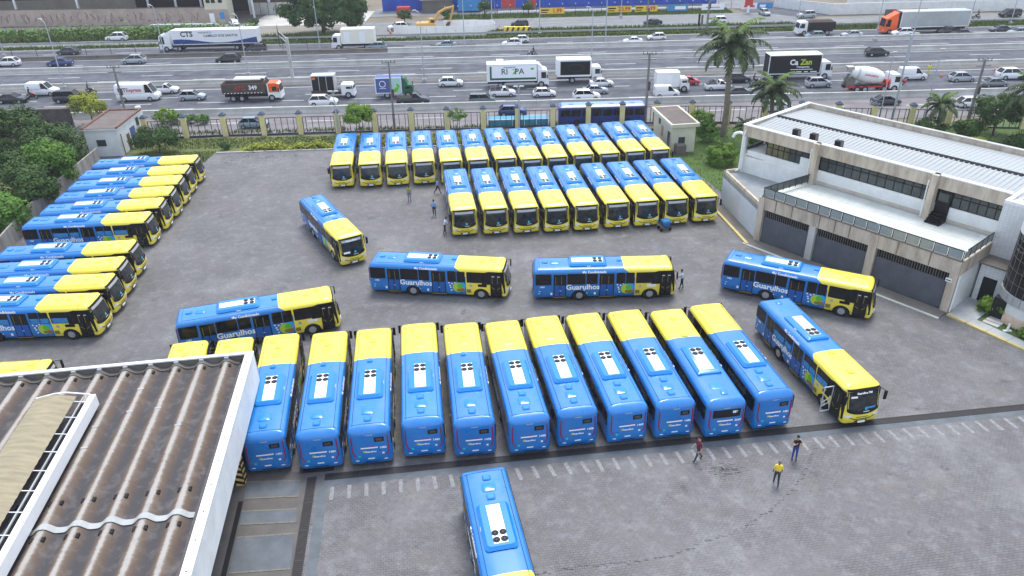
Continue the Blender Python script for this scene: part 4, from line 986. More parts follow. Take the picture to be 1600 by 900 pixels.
# columns, one with hazard stripes
for k, yy in enumerate((-5.6, -11.8, -18.0)):
    dx = 0 if k == 0 else -2.2
    c = part('column', MB().box(-.95+dx, -.5+dx, yy-.3, yy+.3, 0, 4.5), M['concrete_l'], shed)
    if k == 0:
        for j in range(7):
            z = .1 + j*.42
            st = MB(); st.loft([[(-.98, yy-.33, z+.12), (-.47, yy-.33, z-.08 + .0), (-.47, yy-.33, z+.14), (-.98, yy-.33, z+.34)], [(-.98, yy-.3, z+.12), (-.47, yy-.3, z-.08), (-.47, yy-.3, z+.14), (-.98, yy-.3, z+.34)]])
            part('hazard_stripe', st, M['stripe_k'], c)
            st = MB(); st.loft([[(-.47, yy-.33, z+.12), (-.47, yy+.33, z-.08), (-.47, yy+.33, z+.14), (-.47, yy-.33, z+.34)], [(-.5, yy-.33, z+.12), (-.5, yy+.33, z-.08), (-.5, yy+.33, z+.14), (-.5, yy-.33, z+.34)]])
            part('hazard_stripe', st, M['stripe_k'], c)
        part('hazard_ground', MB().box(-.965, -.485, yy-.315, yy+.315, 0, 3.0), M['stripe_y'], c)
for k in range(4): part('column', MB().box(-25 + 6*k, -24.5 + 6*k, -1.4, -.9, 0, 4.5), M['concrete_d'], shed)

# ---------------------------------------------------------------- office building
OB = (22.6, 62.4)
ob = thing('office_building', 'two-storey office block with ribbed metal roof above grey garage gates', 'building', (OB[0], OB[1], 0), R(-50.95))
# ground floor with terrace
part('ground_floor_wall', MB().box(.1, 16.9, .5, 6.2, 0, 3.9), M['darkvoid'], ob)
part('terrace_slab', MB().box(-.05, 17.0, .12, 6.2, 3.9, 4.2), M['wall_w'], ob)
tile_me = MB().box(.02, .97, .02, .97, 0, .02).mesh('terrace_tile', mat('pale_terrace_tile', S(206, 210, 206), .7, c2=S(184, 188, 182), scale=.5, detail=7))
for i in range(17):
    for j in range(6):
        if j == 5 and i > 15: continue
        obj('terrace_tile', tile_me, ob, (i*.99 + .05, .2 + j*.99, 4.2))
def stained(mb, nm, par): return part(nm, mb, M['beige'], par)
fas = stained(MB().box(-.1, 17.0, -.12, .12, 3.2, 4.35), 'terrace_fascia', ob)
part('terrace_coping', MB().box(-.14, 17.04, -.16, .16, 4.35, 4.42), M['concrete_d'], ob)
stained(MB().box(16.88, 17.12, .12, 5.0, 3.2, 4.35), 'side_fascia', ob)
M['stain'] = mat('dark_stain', S(120, 104, 90), .9, c2=S(146, 128, 112), scale=3)
for x in (1.4, 3.0, 5.6, 7.0, 8.3, 12.3, 14.8):
    st = MB(); st.loft([[(x-.07, -.123, 4.35), (x+.08, -.123, 4.35), (x+.05, -.123, 3.25), (x-.04, -.123, 3.25)], [(x-.07, -.118, 4.35), (x+.08, -.118, 4.35), (x+.05, -.118, 3.25), (x-.04, -.118, 3.25)]])
    part('rain_stain', st, M['stain'], fas)
for x, w in ((0, .28), (5.15, .3), (10.4, .32), (16.75, .3)):
    part('pillar', MB().box(x-w, x+w, -.22, .3, 0, 3.2 if 1 < x < 9 else 4.3), M['concrete'] if x == 5.15 else M['beige'], ob)
slat = MB().box(-.02, .02, -.02, .02, 0, .78).mesh('grille_bar', M['concrete_d'])
ribm = MB().box(-.02, .02, -.015, .015, .08, 2.36).mesh('gate_rib', M['gate'])
for a, b in ((.3, 4.85), (5.45, 10.08), (10.72, 16.45)):
    g = part('garage_gate', MB().box(a, b, .05, .1, .05, 2.4), M['gate'], ob)
    part('gate_frame', MB().box(a, b, .02, .12, 2.36, 2.46), M['gate'], g)
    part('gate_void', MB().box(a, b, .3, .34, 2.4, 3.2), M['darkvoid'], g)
    n = int((b-a)/.2)
    for k in range(1, n):
        obj('grille_bar', slat, g, (a + (b-a)*k/n, .07, 2.42)); obj('gate_rib', ribm, g, (a + (b-a)*k/n, .04, 0))
part('forecourt_strip', MB().box(-.5, 17.0, -1.35, -.1, 0, .1), M['concrete_d'], ob)
part('forecourt_kerb', MB().box(-.5, 17.0, -1.6, -1.35, 0, .08), M['concrete'], ob)
# glass railing
rl = part('railing', MB().box(-.04, 17.04, -.04, .0, 5.16, 5.22), M['black'], ob)
rl2 = MB(); rl2.box(16.99, 17.04, 0, 5.0, 5.16, 5.22); rl2.loft([[(-.03,0,5.16),(.03,0,5.16),(.03,0,5.22),(-.03,0,5.22)], [(.85,5.8,5.16),(.91,5.8,5.16),(.91,5.8,5.22),(.85,5.8,5.22)]])
part('side_rail', rl2, M['black'], rl)
post = MB().box(-.03, .03, -.03, .03, 4.4, 5.18).mesh('post', M['black']); pane = MB().box(.05, .99, -.012, .012, 4.5, 5.15).mesh('glass_pane', M['railglass'])
for k in range(17): obj('post', post, rl, (k*1.06, -.02, 0))
for k in range(16): obj('glass_pane', pane, rl, (k*1.06, -.02, 0))
for k in range(1, 6): obj('post', post, rl, (17.01, k*1.0, 0)); 
for k in range(5): obj('glass_pane', pane, rl, (17.01, k*1.0, 0), R(90))
for k in range(1, 8): obj('post', post, rl, (.88*k/7.2, 5.8*k/7.2, 0))
dkp = MB().box(.05, .78, -.012, .012, 4.5, 5.15).mesh('glass_pane', M['window'])
for k in range(7): obj('glass_pane', dkp, rl, (.88*k/7.2, 5.8*k/7.2, 0), math.atan2(5.8, .88))
part('rail_light', MB().box(10.3, 10.5, -.1, .1, 5.2, 5.3), M['white'], rl); part('rail_light', MB().box(16.95, 17.12, -.1, .1, 5.2, 5.3), M['white'], rl)
# low wing on the left
wing = [(-.15,.0),(-7.7,4.8),(-6.95,6.3),(.8,6.3)]
part('wing_wall', MB().prism([(x, y) for x, y in wing], 'z', 0, 3.2), mat('pale_blue_tiles', S(206, 212, 218), .6, c2=S(188, 194, 202), scale=.6, detail=7), ob)
part('wing_roof', MB().prism([(-.4,.5),(-7.2,4.85),(-6.9,6.2),(.6,6.2)], 'z', 3.2, 3.24), mat('grey_roof_membrane', S(150, 156, 160), .8, c2=S(128, 132, 134), scale=.5, detail=8), ob)
wp = MB()
for (xa, ya), (xb, yb) in (((-.15,.0),(-7.7,4.8)), ((-7.7,4.8),(-6.95,6.3))):
    d = Vector((xb-xa, yb-ya)).normalized(); n = Vector((-d.y, d.x))
    s = -1 if n.y > 0 else -1
    wp.loft([[(xa, ya, z), (xb, yb, z), (xb - n.x*.22, yb - n.y*.22, z), (xa - n.x*.22, ya - n.y*.22, z)] for z in (2.75, 3.55)])
part('wing_parapet', wp, M['beige'], ob)
sk = MB()
for k in range(26):
    t = k/26 + rng.uniform(0,.02); xa = -.15 - 7.55*t; ya = 4.8*t; hh = rng.uniform(.15,.5)
    sk.add([(xa, ya-.004, 3.5), (xa-.17, ya+.104, 3.5), (xa-.12, ya+.07, 3.5-hh), (xa-.05, ya+.025, 3.5-hh)], [(0,1,2,3)])
# upper storey
part('upper_wall', MB().box(-6.6, 17.0, 6.45, 17.3, 3.9, 5.54), M['wall_w'], ob)
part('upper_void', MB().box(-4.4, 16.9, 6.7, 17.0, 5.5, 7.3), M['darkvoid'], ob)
part('upper_side_wall', MB().box(-6.6, -6.4, 9.3, 17.3, 3.3, 7.0), M['wall_w'], ob)
part('base_stain_band', MB().box(1.2, 17.0, 6.425, 6.46, 4.2, 4.55), mat('stained_base', S(206, 200, 188), .85, c2=S(184, 172, 154), scale=.9, detail=8), ob)
part('roof_beam', MB().box(-7.0, .7, 6.15, 6.45, 6.95, 8.0), M['beige'], ob)
part('roof_beam', MB().box(1.2, 11.2, 6.15, 6.45, 6.95, 8.0), M['beige'], ob)
part('roof_beam', MB().box(11.75, 17.0, 6.15, 6.45, 6.95, 8.0), M['beige'], ob)
for x in (.95, 11.48):
    part('pillar', MB().box(x-.26, x+.26, 5.75, 6.45, 4.2, 8.1), M['beige'], ob)
    part('downpipe', MB().tube([(x-.45, 6.05, 7.5), (x-.45, 5.95, 7.2), (x-.40, 5.9, 4.3)], .06, 6), M['white'], ob)
part('pillar', MB().box(-7.0, -6.6, 6.15, 6.55, 3.2, 7.0), M['wall_w'], ob)
part('downpipe', MB().tube([(-6.6, 6.0, 7.6), (-6.7, 5.9, 7.0), (-6.75, 5.85, 3.6), (-6.95, 5.6, 3.4)], .07, 6), M['white'], ob)
part('gutter_spout', MB().tube([(-7.0, 6.5, 7.0), (-7.6, 6.5, 7.05), (-8.1, 6.5, 6.8), (-8.3, 6.5, 6.4)], .16, 6), M['white'], ob)
part('roof_coping', MB().box(-7.05, 17.0, 6.1, 6.5, 8.0, 8.1), M['white'], ob)
part('side_beam', MB().box(-7.0, -6.7, 6.45, 17.5, 7.0, 8.0), M['beige'], ob); part('roof_coping', MB().box(-7.05, -6.65, 6.5, 17.55, 8.0, 8.1), M['white'], ob)
part('back_beam', MB().box(-6.7, 34, 17.2, 17.5, 7.0, 8.0), M['beige'], ob); part('roof_coping', MB().box(-6.65, 34, 17.15, 17.55, 8.0, 8.1), M['concrete'], ob)
# window bands made of single panes
pn_hi = {}
def panes(x0, x1, n, z0, z1, par, y=6.52, label=None):
    w = (x1-x0)/n
    zm = z0 + (z1-z0)*.62
    fr = MB(); fr.box(x0, x1, y+.03, y+.1, zm-.035, zm+.035); fr.box(x0, x1, y+.03, y+.1, z1-.05, z1); fr.box(x0, x1, y+.03, y+.1, z0, z0+.05)
    f = part('window_frame', fr, M['black'], par)
    mu = MB().box(-.035, .035, y+.025, y+.1, z0, z1).mesh('mullion', M['black'])
    lo = MB().box(.04, w-.04, y+.05, y+.07, z0+.05, zm-.04).mesh('pane', M['window']); hi = MB().box(.04, w-.04, y+.055, y+.075, zm+.04, z1-.05).mesh('pane', M['window'])
    for k in range(n):
        obj('mullion', mu, f, (x0 + k*w, 0, 0)); obj('pane', lo, f, (x0 + k*w, 0, 0)); obj('pane', hi, f, (x0 + k*w, 0, 0))
    return f
panes(-4.4, -.7, 6, 5.3, 6.95, ob); panes(1.25, 11.2, 13, 5.54, 6.95, ob); panes(12.95, 16.9, 6, 5.54, 6.95, ob)
panes(-.65, .6, 2, 6.3, 6.95, ob)
part('upper_wall', MB().box(-.7, .6, 6.42, 6.6, 4.0, 6.3), M['wall_w'], ob); part('upper_wall', MB().box(-6.6, .7, 6.4, 6.7, 3.2, 4.9), M['wall_w'], ob)
part('balcony_rail', MB().box(-6.5, -6.45, 6.4, 9.2, 5.2, 5.9), M['window'], ob); part('balcony_floor', MB().box(-6.5, -4.4, 6.45, 9.3, 4.8, 5.0), M['rust'], ob)
dd = part('terrace_door', MB().box(11.8, 12.95, 6.38, 6.56, 4.9, 6.95), M['black'], ob); part('door_pane', MB().box(11.95, 12.75, 6.36, 6.42, 5.9, 6.6), M['window'], dd)
for k in range(4): part('step', MB().box(11.75, 12.95, 5.2 + .32*k, 6.5, 4.22 + .17*k, 4.22 + .17*(k+1) - .02), M['black'], ob)
# ribbed metal roof
def roofz(y): return 7.62 + .25*(1 - abs(y - 11.4)/5.2)
shm = MB()
shm.loft([[(0, y, roofz(y)) for y in (6.5, 11.4)], [(.06, y, roofz(y)+.055) for y in (6.5, 11.4)], [(.13, y, roofz(y)+.055) for y in (6.5, 11.4)], [(.19, y, roofz(y)) for y in (6.5, 11.4)], [(.42, y, roofz(y)) for y in (6.5, 11.4)]], cap=False, closed=False)
sh_me = shm.mesh('roof_sheet', M['metalroof'], recalc=False)
shm2 = MB(); shm2.loft([[(0, y, roofz(y)) for y in (11.4, 17.2)], [(.03, y, roofz(y)+.03) for y in (11.4, 17.2)], [(.07, y, roofz(y)+.03) for y in (11.4, 17.2)], [(.10, y, roofz(y)) for y in (11.4, 17.2)], [(.42, y, roofz(y)) for y in (11.4, 17.2)]], cap=False, closed=False)
sh2_me = shm2.mesh('roof_sheet', M['metalroof'], recalc=False)
for k in range(96):
    obj('roof_sheet', sh_me, ob, (-6.68 + .42*k, 0, 0)); obj('roof_sheet', sh2_me, ob, (-6.68 + .42*k, 0, 0))
me_rg = MB().prism([(-.36,-.05),(-.12,.08),(.12,.08),(.36,-.05)], 'x', 0, .40).mesh('ridge_cap', M['darkvoid'])
for k in range(96): obj('ridge_cap', me_rg, ob, (-6.68 + .42*k, 11.4, 7.9))
for x, y in ((-2.2, 7.6), (-.4, 7.6), (2.2, 7.4)):
    a = part('roof_fan_unit', MB().box(x-.3, x+.3, y-.25, y+.25, 7.7, 8.35), M['black'], ob); part('unit_flap', MB().box(x+.32, x+.36, y-.3, y+.2, 7.7, 8.3), M['concrete_d'], a)
part('roof_beyond', MB().box(17.0, 34, 6.3, 17.2, 7.0, 7.55), M['concrete'], ob)
# stair tower with curved black glass
tw = mat('white_small_tiles', S(216, 218, 218), .5, c2=S(204, 206, 208), scale=.7)
nt = tw.node_tree; bk = nt.nodes.new('ShaderNodeTexBrick'); bk.offset = 0; bk.inputs['Scale'].default_value = 1; bk.inputs['Brick Width'].default_value = .3; bk.inputs['Row Height'].default_value = .2; bk.inputs['Mortar Size'].default_value = .012
bk.inputs['Color1'].default_value = S(220,222,222); bk.inputs['Color2'].default_value = S(210,213,214); bk.inputs['Mortar'].default_value = S(192,194,196)
tcn = nt.nodes.new('ShaderNodeTexCoord'); mpn = nt.nodes.new('ShaderNodeMapping'); mpn.inputs['Rotation'].default_value = (R(90), 0, 0); nt.links.new(tcn.outputs['Object'], mpn.inputs[0]); nt.links.new(mpn.outputs[0], bk.inputs[0]); nt.links.new(bk.outputs[0], nt.nodes['Principled BSDF'].inputs['Base Color'])
part('tower_wall', MB().box(17.0, 26, 5.1, 12, 3.2, 7.6), tw, ob); part('tower_lower_wall', MB().box(17.3, 26, 3.4, 8, 0, 3.2), tw, ob)
part('tower_ledge', MB().box(16.95, 19.6, 3.2, 5.2, 3.2, 3.32), M['concrete_d'], ob)
part('tower_roof', MB().box(17.3, 26, 5.4, 11.7, 7.6, 7.66), M['wing'] if 'wing' in M else M['concrete'], ob)
tc = MB(); tc.box(17.0, 26, 5.08, 5.4, 7.6, 7.85); tc.box(17.0, 17.3, 5.4, 12, 7.6, 7.85); part('tower_coping', tc, M['white'], ob)
CX, CY, CRD = 21.7, 3.6, 2.6
gl = part('glass_drum', MB().bar((CX, CY, 2.45), (CX, CY, 6.9), CRD, n=40), M['dark_glass'], ob, 30)
me_gb = MB().box(CRD, CRD+.03, -.02, .02, 2.45, 6.9).mesh('glazing_bar', M['concrete_d'])
for k in range(20): obj('glazing_bar', me_gb, gl, (CX, CY, 0), R(150 + 12*k))
for z in (3.3, 4.2, 5.1, 6.0):
    rg = MB(); rg.tube([(CX + (CRD+.01)*math.cos(R(150+8*k)), CY + (CRD+.01)*math.sin(R(150+8*k)), z) for k in range(27)], .02, 4); part('glazing_ring', rg, M['concrete_d'], gl)
me_pn = None
for k in range(20):
    a0, a1 = R(150 + 12*k + .4), R(150 + 12*k + 11.6); mb = MB(); mb.loft([[(CX + r_*math.cos(a), CY + r_*math.sin(a), z) for a, r_ in ((a0, CRD-.1), (a1, CRD-.1), (a1, CRD+.1), (a0, CRD+.1))] for z in (1.75, 2.45)]); part('drum_panel', mb, M['concrete_l'], gl)
part('drum_head', MB().bar((CX, CY, 6.9), (CX, CY, 8.4), CRD+.05, n=40), M['wall_w'], ob, 30)
part('drum_foot', MB().bar((CX, CY, .9), (CX, CY, 1.75), CRD-.1, n=40), M['wall_w'], ob, 30)
part('drum_plinth', MB().bar((CX, CY, 0), (CX, CY, .9), CRD-.08, n=40), mat('terracotta_render', S(206, 172, 140), .9, c2=S(220, 206, 190), scale=1.2), ob, 30)
part('side_door', MB().box(17.7, 18.7, 3.36, 3.45, .05, 2.2), M['darkvoid'], ob)
part('entrance_void', MB().box(19.3, 20.4, 1.6, 3.5, .02, 1.74), M['darkvoid'], ob)
part('side_wall_pipe', MB().tube([(17.15, -.05, .1), (17.15, -.05, 3.2)], .06, 6), M['white'], ob)
part('side_return_wall', MB().box(16.95, 17.1, .3, 5.0, 0, 3.2), M['wall_w'], ob)
sg = part('exit_sign_board', MB().box(16.3, 16.75, -.26, -.22, 2.55, 2.85), M['white'], ob); part('sign_band', MB().box(16.34, 16.71, -.27, -.255, 2.65, 2.74), M['green'], sg)
# entrance paving and garden
part('entrance_paving', MB().box(17.1, 19.0, .2, 3.4, 0, .12), M['concrete_l'], ob)
me_st = MB().box(0, 1.1, 0, .42, 0, .1).mesh('stepping_slab', M['concrete'])
for k in range(5): obj('stepping_slab', me_st, ob, (19.35 + .03*k, .35 + .54*k, .03))
sheet('entrance_garden', [(34.94,47.82),(38.9,40.9),(42.3,43.6),(37.3,49.7)], .05, M['lawn'], kind='structure', thick=.05)
ek = thing('kerb', 'yellow-edged kerb and pale pavement in front of the building entrance', 'kerb', (33.1, 48.8, 0), R(-59.3))
for k in range(9): obj('kerb_stone', MB().box(0.02, 1.48, -.16, .1, 0, .15).mesh('kerb_stone_yellow', M['kerb_y']) if k == 0 else bpy.data.meshes['kerb_stone_yellow'], ek, (1.5*k, 0, 0))
for k in range(9): obj('pavement_slab', MB().box(0.01, 1.49, .1, .95, 0, .14).mesh('pavement_slab', M['concrete_l']) if k == 0 else bpy.data.meshes['pavement_slab'], ek, (1.5*k, 0, 0))
sk2 = thing('kerb', 'weathered yellow kerb running along the side wall to the garage gates', 'kerb', (20.4, 70.5, 0), R(-83))
for k in range(6): obj('kerb_stone', bpy.data.meshes['kerb_stone_yellow'], sk2, (1.5*k, 0, 0))
sheet('wall_foot_pavement', [(20.6,70.6),(21.5,71.3),(22.6,62.4),(21.6,61.8)], .08, M['concrete_d'], kind='structure', thick=.08)
stt = thing('garden_statue', 'small white garden ornament on the lawn by the entrance steps', 'ornament', (36.2, 46.3, .05))
part('base', MB().box(-.3, .3, -.1, .1, 0, .08), M['white'], stt); part('figure', MB().tube([(0,0,.08),(0,0,.35),(.02,0,.5),(0,0,.62)], [.1,.08,.05,.07], 7), M['white'], stt)

# ---------------------------------------------------------------- kiosks
k1 = thing('gatehouse', 'cream gatehouse with flat dark roof at the right end of the back bus row', 'building', (20.75, 86.75, 0), R(7.5))
part('wall', MB().box(-1.35, 1.5, .15, 7.2, 0, 3.2), M['wall_c'], k1)
part('roof_slab', MB().box(-1.65, 1.85, -.15, 7.6, 3.15, 3.45), M['wall_c'], k1)
rr = MB(); rr.box(-1.4, 1.6, .1, 7.35, 3.45, 3.46); part('roof_surface', rr, M['roof_d'], k1)
rm = MB(); rm.box(-1.66,-1.4,-.16,7.61,3.44,3.56); rm.box(1.6,1.86,-.16,7.61,3.44,3.56); rm.box(-1.4,1.6,-.16,.1,3.44,3.56); rm.box(-1.4,1.6,7.35,7.61,3.44,3.56); part('coping', rm, M['wall_c'], k1)
part('door', MB().box(-.55, .25, .11, .16, .3, 1.9), M['window'], k1)
part('side_door', MB().box(-1.39, -1.34, .9, 1.7, .1, 2.3), M['window'], k1); part('side_window', MB().box(-1.39, -1.34, 4.6, 5.3, 2.2, 3.0), M['window'], k1)
part('notice_board', MB().box(-1.385, -1.34, 3.4, 4.1, 1.0, 2.3), mat('terracotta_board', S(190, 140, 110), .8), k1)
part('meter_box', MB().box(-1.0, .15, -.9, .1, 0, 1.2), M['concrete_d'], k1)
k2 = thing('gatehouse', 'white gatehouse with brick-edged dark roof behind the far left buses', 'building', (-49.6, 89.9, 0), R(3))
part('wall', MB().box(-2.1, 1.85, .1, 7.9, 0, 3.3), M['wall_w'], k2)
part('eaves', MB().box(-2.2, 2.0, -.1, 8.1, 3.3, 3.5), M['wall_w'], k2)
rm = MB(); rm.box(-2.25,-2.0,-.15,8.15,3.5,3.7); rm.box(1.85,2.05,-.15,8.15,3.5,3.7); rm.box(-2.0,1.85,7.9,8.15,3.5,3.7); part('coping', rm, M['brickrim'], k2)
part('roof_surface', MB().box(-2.0, 1.85, -.1, 7.9, 3.5, 3.54), M['roof_d'], k2)
part('window', MB().box(-.9, .2, .05, .12, 1.3, 2.1), M['window'], k2); part('side_window', MB().box(1.83, 1.9, 5.9, 6.7, 2.0, 3.0), M['window'], k2)
part('door', MB().box(1.83, 1.9, 2.3, 3.1, 0, 2.0), M['amber'], k2); part('blue_shutter', MB().box(1.83, 1.92, 3.6, 5.0, .6, 2.4), M['boxblue'], k2)
part('downpipe', MB().tube([(1.95, .6, 2.6), (1.95, .6, 0)], .05, 5), M['iron'], k2); part('tank_wall', MB().box(1.3, 1.85, 7.9, 8.6, 0, 3.9), M['wall_w'], k2)
# ---------------------------------------------------------------- vegetation
for i, (x, y, h, r, kd, lab) in enumerate([
    (-53.6,86.0,2.6,2.9,'d','tall green tree leaning over the left wall, nearest the white gatehouse'),
    (-61.5,92,2.8,3.8,'d','bright green tree at the far left below the highway'),
    (-54.5,77,2.4,3.0,'d','dark green tree behind the left wall, beside the upper bus tails'),
    (-62,82,3.0,4.0,'d','dark tree deep in the left thicket, cut by the frame edge'),
    (-53.2,70,2.2,2.8,'o','greyish scrubby tree over the left wall by the nearer bus tails'),
    (-58.5,73,2.4,3.4,'o','dry olive tree at the left frame edge'),
    (-51.3,63.5,1.9,2.3,'o','low dusty tree at the lower end of the left thicket'),
    (-55.5,65.5,2.2,3.0,'d','dark bushy tree below the olive one at the left edge'),
    (-50.7,80.5,2.6,2.5,'m','leafy tree overhanging the left wall beside the fifth bus tail'),
    (-50.3,74,2.3,2.3,'d','tree crown overhanging the left wall beside the sixth bus tail'),
    (-49.0,68,1.9,2.0,'m','small leafy tree overhanging the near part of the left wall'),
    (-69,90,2.8,4.2,'d','broad mid-green tree in the upper left corner of the thicket')]):
    tree('thicket_tree', lab, 'tree', (x, y, 0), h, (rng.uniform(-.3,.3), rng.uniform(-.3,.3), h), (r*1.12, r*1.12, h*1.15), 90, 130, .95, .28, {'d': M['leaf_d'], 'm': M['leaf_m'], 'o': M['leaf_o']}[kd], .16, -.8, 'trees in the left thicket')
P = np.array([(-50.4 - 22*rng.random()**1.3, rng.uniform(56, 99), abs(rng.gauss(.6, .6))) for _ in range(16000)])
P[:, 0] -= np.clip((74 - P[:, 1])*-.08, 0, 2) - np.clip((70-P[:,1])*.22, 0, 3.2)
obj('thicket_undergrowth', leaf_mesh('thicket_undergrowth', P, np.tile([0, 0, 1.0], (len(P), 1)), .42, M['leaf_d']), kind='stuff')
tree('round_tree', 'small round-crowned tree in front of the fence, over the first back-row buses', 'tree', (-18.6, 92.6, 0), 2.6, (-.1, .0, 3.6), (1.95,1.8,1.5), 60, 130, .55, .2, M['leaf_b'], .09, -.5)
tree('young_tree', 'thin sparse young tree in front of the fence behind the back-row buses', 'tree', (-6.6, 94.4, 0), 2.0, (.1, 0, 2.9), (1.3,1.2,.9), 26, 60, .35, .16, M['leaf_m'], .05, -.5)
tree('spreading_bush', 'wide dark green bush-like tree beside the white gatehouse', 'tree', (-43.6, 90.9, 0), 1.7, (0, 0, 2.0), (3.3,2.3,1.5), 62, 120, .7, .22, M['leaf_d'], .1, -.7)
tree('weedy_tree', 'pale yellow-green weedy tree at the roadside behind the white gatehouse', 'tree', (-57.5, 103.0, 0), 2.2, (0, 0, 2.9), (2.6,2.2,2.0), 50, 90, .7, .26, M['leaf_y'], .08, -.7)
shrub('tall_weed', 'clump of tall light weeds right of the roadside weedy tree', 'shrub', (-47.4, 103.2, 0), (1.8,1.2,1.3), 26, 70, .5, .26, M['leaf_b'])
shrub('roadside_shrub', 'low bright shrub left of the brick-edged gatehouse roof', 'shrub', (-55.0, 99.6, 0), (2.0,1.3,.9), 24, 80, .5, .22, M['leaf_b'])
shrub('roadside_shrub', 'long low dark shrub row beyond the fence near the white gatehouse', 'shrub', (-44.0, 103.0, 0), (3.4,.9,.8), 26, 80, .45, .22, M['leaf_m'])
shrub('topiary_ball', 'large clipped round bright-green bush on the side lawn', 'shrub', (24.4, 82.6, 0), (1.85,1.75,1.45), 70, 160, .42, .15, M['leaf_b'])
shrub('topiary_ball', 'rounded bright-green bush just behind the cream gatehouse', 'shrub', (25.0, 95.0, 0), (1.7,1.4,1.6), 60, 140, .42, .16, M['leaf_b'])
shrub('wispy_shrub', 'wispy light green shrub between the cream gatehouse and the tall palm', 'shrub', (24.6, 90.6, 0), (1.5,1.2,1.5), 40, 90, .4, .2, M['leaf_m'])
shrub('low_shrub', 'low flowering shrub at the edge of the lawn beside the last front-row bus', 'shrub', (20.6, 74.4, 0), (.6,1.9,.45), 26, 80, .3, .14, M['leaf_y'])
palm('tall_palm', 'tall royal palm with green crownshaft rising above the side lawn', (27.2, 92.9, 0), 9.3, 30, 5.0, .34, 1.9)
palm('short_palm', 'shorter leaning-frond palm left of the lettered black truck, behind the office roof', (33.6, 94.6, 0), 4.6, 24, 3.9, .28, .5)
palm('small_palm', 'small palm behind the right end of the office roof, among dark shrubs', (52.9, 90.5, 0), 3.7, 16, 2.8, .16, .4)
palm('edge_palm', 'large palm cut by the right frame edge', (61.6, 86.6, 0), 5.6, 22, 4.2, .34, .8)
palm('cycad', 'stubby dark cycad in front of the fence beside the tall palm', (30.4, 94.2, 0), .8, 14, 1.7, .18)
for x, y, r, h, m, lab in ((33.4,92.2,1.9,1.7,'leaf_d','dark shrub under the shorter palm'),(31.0,90.0,2.2,1.1,'leaf_d','low dark shrub between tall palm and office roof'),
    (52.0,90.5,2.0,1.9,'leaf_d','dark shrub left of the small palm'),(56.8,90.0,1.9,1.8,'leaf_d','dark shrub right of the small palm'),
    (48.6,91.0,1.6,1.2,'leaf_d','dark low shrub behind the office roof at the lamp mast'),(61.0,86.0,2.2,1.1,'leaf_d','low dark shrub under the big right tree'),(55.4,85.6,1.4,1.0,'leaf_y','pale yellow-green bush behind the back parapet')):
    shrub('garden_shrub', lab, 'shrub', (x, y, 0), (r, r*.8, h*.75), 34, 110, .55, .22, M[m], 'shrubs behind the office building')
tree('broad_tree', 'broad dark tree in front of the fence at the far right', 'tree', (60.2, 90.6, 0), 3.0, (0, 0, 3.3), (3.4,2.6,2.2), 75, 120, .75, .24, M['leaf_d'], .16, -.7)
for x, y, r, h, lab in ((36.0,49.0,.55,1.2,'bushy bright plant left of the entrance steps'),(37.0,48.2,.7,1.2,'larger bright plant right of the entrance steps'),(37.1,45.2,.75,.9,'yellow-green plant at the right frame edge by the kerb'),(38.0,46.9,.6,.8,'small plant under the curved black glass')):
    shrub('garden_plant', lab, 'plant', (x, y, .05), (r, r, h*.6), 22, 70, .3, .16, M['leaf_b'], 'plants by the building entrance')
tuft_field('garden_grass', lambda: (lambda s, t: (36.5 + 3.2*s + 2.6*t, 46.6 - 4.6*s + 1.8*t))(rng.random(), rng.random()), 1800, .14, M['blade'], z=.05)
tree('big_tree', 'big dark spreading tree across the highway', 'tree', (-38.8, 166.5, 0), 4.0, (.6, 0, 5.6), (10.0,6.0,5.4), 150, 170, 1.6, .55, M['leaf_d'], .45, -.75)
for x, y, r, h, lab in ((-22.6,176,1.6,1.9,'dark round shrub beside the far gate road'),(-4.8,181.0,1.6,2.4,'dark round-headed tree by the shop lawn'),(5.2,183,1.4,2.0,'small grey-green palm-like tree left of the yellow banners'),(-14.2,181.2,1.3,1.5,'small bush behind the excavator'),(-57,178.5,1.3,.8,'small weed bush at the foot of the pink wall')):
    tree('far_tree', lab, 'tree', (x, y, 0), h, (0,0,h), (r,r,h*.6), 22, 60, .6, .35, M['leaf_d'], .12, -.7, 'small trees across the highway')
bt = thing('hedge_row', 'long rough green hedge of weeds in front of the pink graffiti wall', 'hedge', (-100, 166.5, 0), HW)
P = np.array([(rng.uniform(-60, 46), rng.gauss(0, 1.6), max(.05, abs(rng.gauss(.9, .7)))) for _ in range(9000)])
obj('foliage', leaf_mesh('foliage', P, np.tile([0, 0, 1.0], (len(P), 1)), .6, M['leaf_m']), bt)

# ---------------------------------------------------------------- buildings across the highway
fs = thing('factory_hall', 'open factory hall with white columns and roof trusses, top left', 'building', (-150, 188.5, 0), R(-1.2))
part('floor_void', MB().box(0, 92, 12, 14, 0, 9), M['darkvoid'], fs); part('floor', MB().box(0, 92, -6, 12, 0, .05), M['concrete_d'], fs)
part('back_panel', MB().box(0, 62, 3.0, 3.4, 0.3, 4.6), mat('buff_panel', S(168, 160, 146), .85, c2=S(146, 138, 126), scale=.3, detail=7), fs)
cme = MB().box(-.2, .2, -.2, .2, 0, 9).mesh('column', M['white'])
for x in (10, 22.5, 37.0, 51.5, 66, 72.5, 78.5, 84.5, 90.5): obj('column', cme, fs, (x, -3.0 if x < 60 else 1, 0))
part('roof', MB().box(-4, 94, -4, 24, 9, 9.4), M['concrete'], fs)
tr = MB(); 
for z in (5.9, 7.6): tr.box(-2, 68, -3.1, -2.9, z, z+.18)
part('truss_chord', tr, M['white'], fs)
tm = MB(); tm.bar((0,-3,6.0), (1.5,-3,7.7), .07, n=4); tm.bar((1.5,-3,7.7), (3.0,-3,6.0), .07, n=4); tme = tm.mesh('truss_web', M['white'])
for k in range(22): obj('truss_web', tme, fs, (3*k, 0, 0))
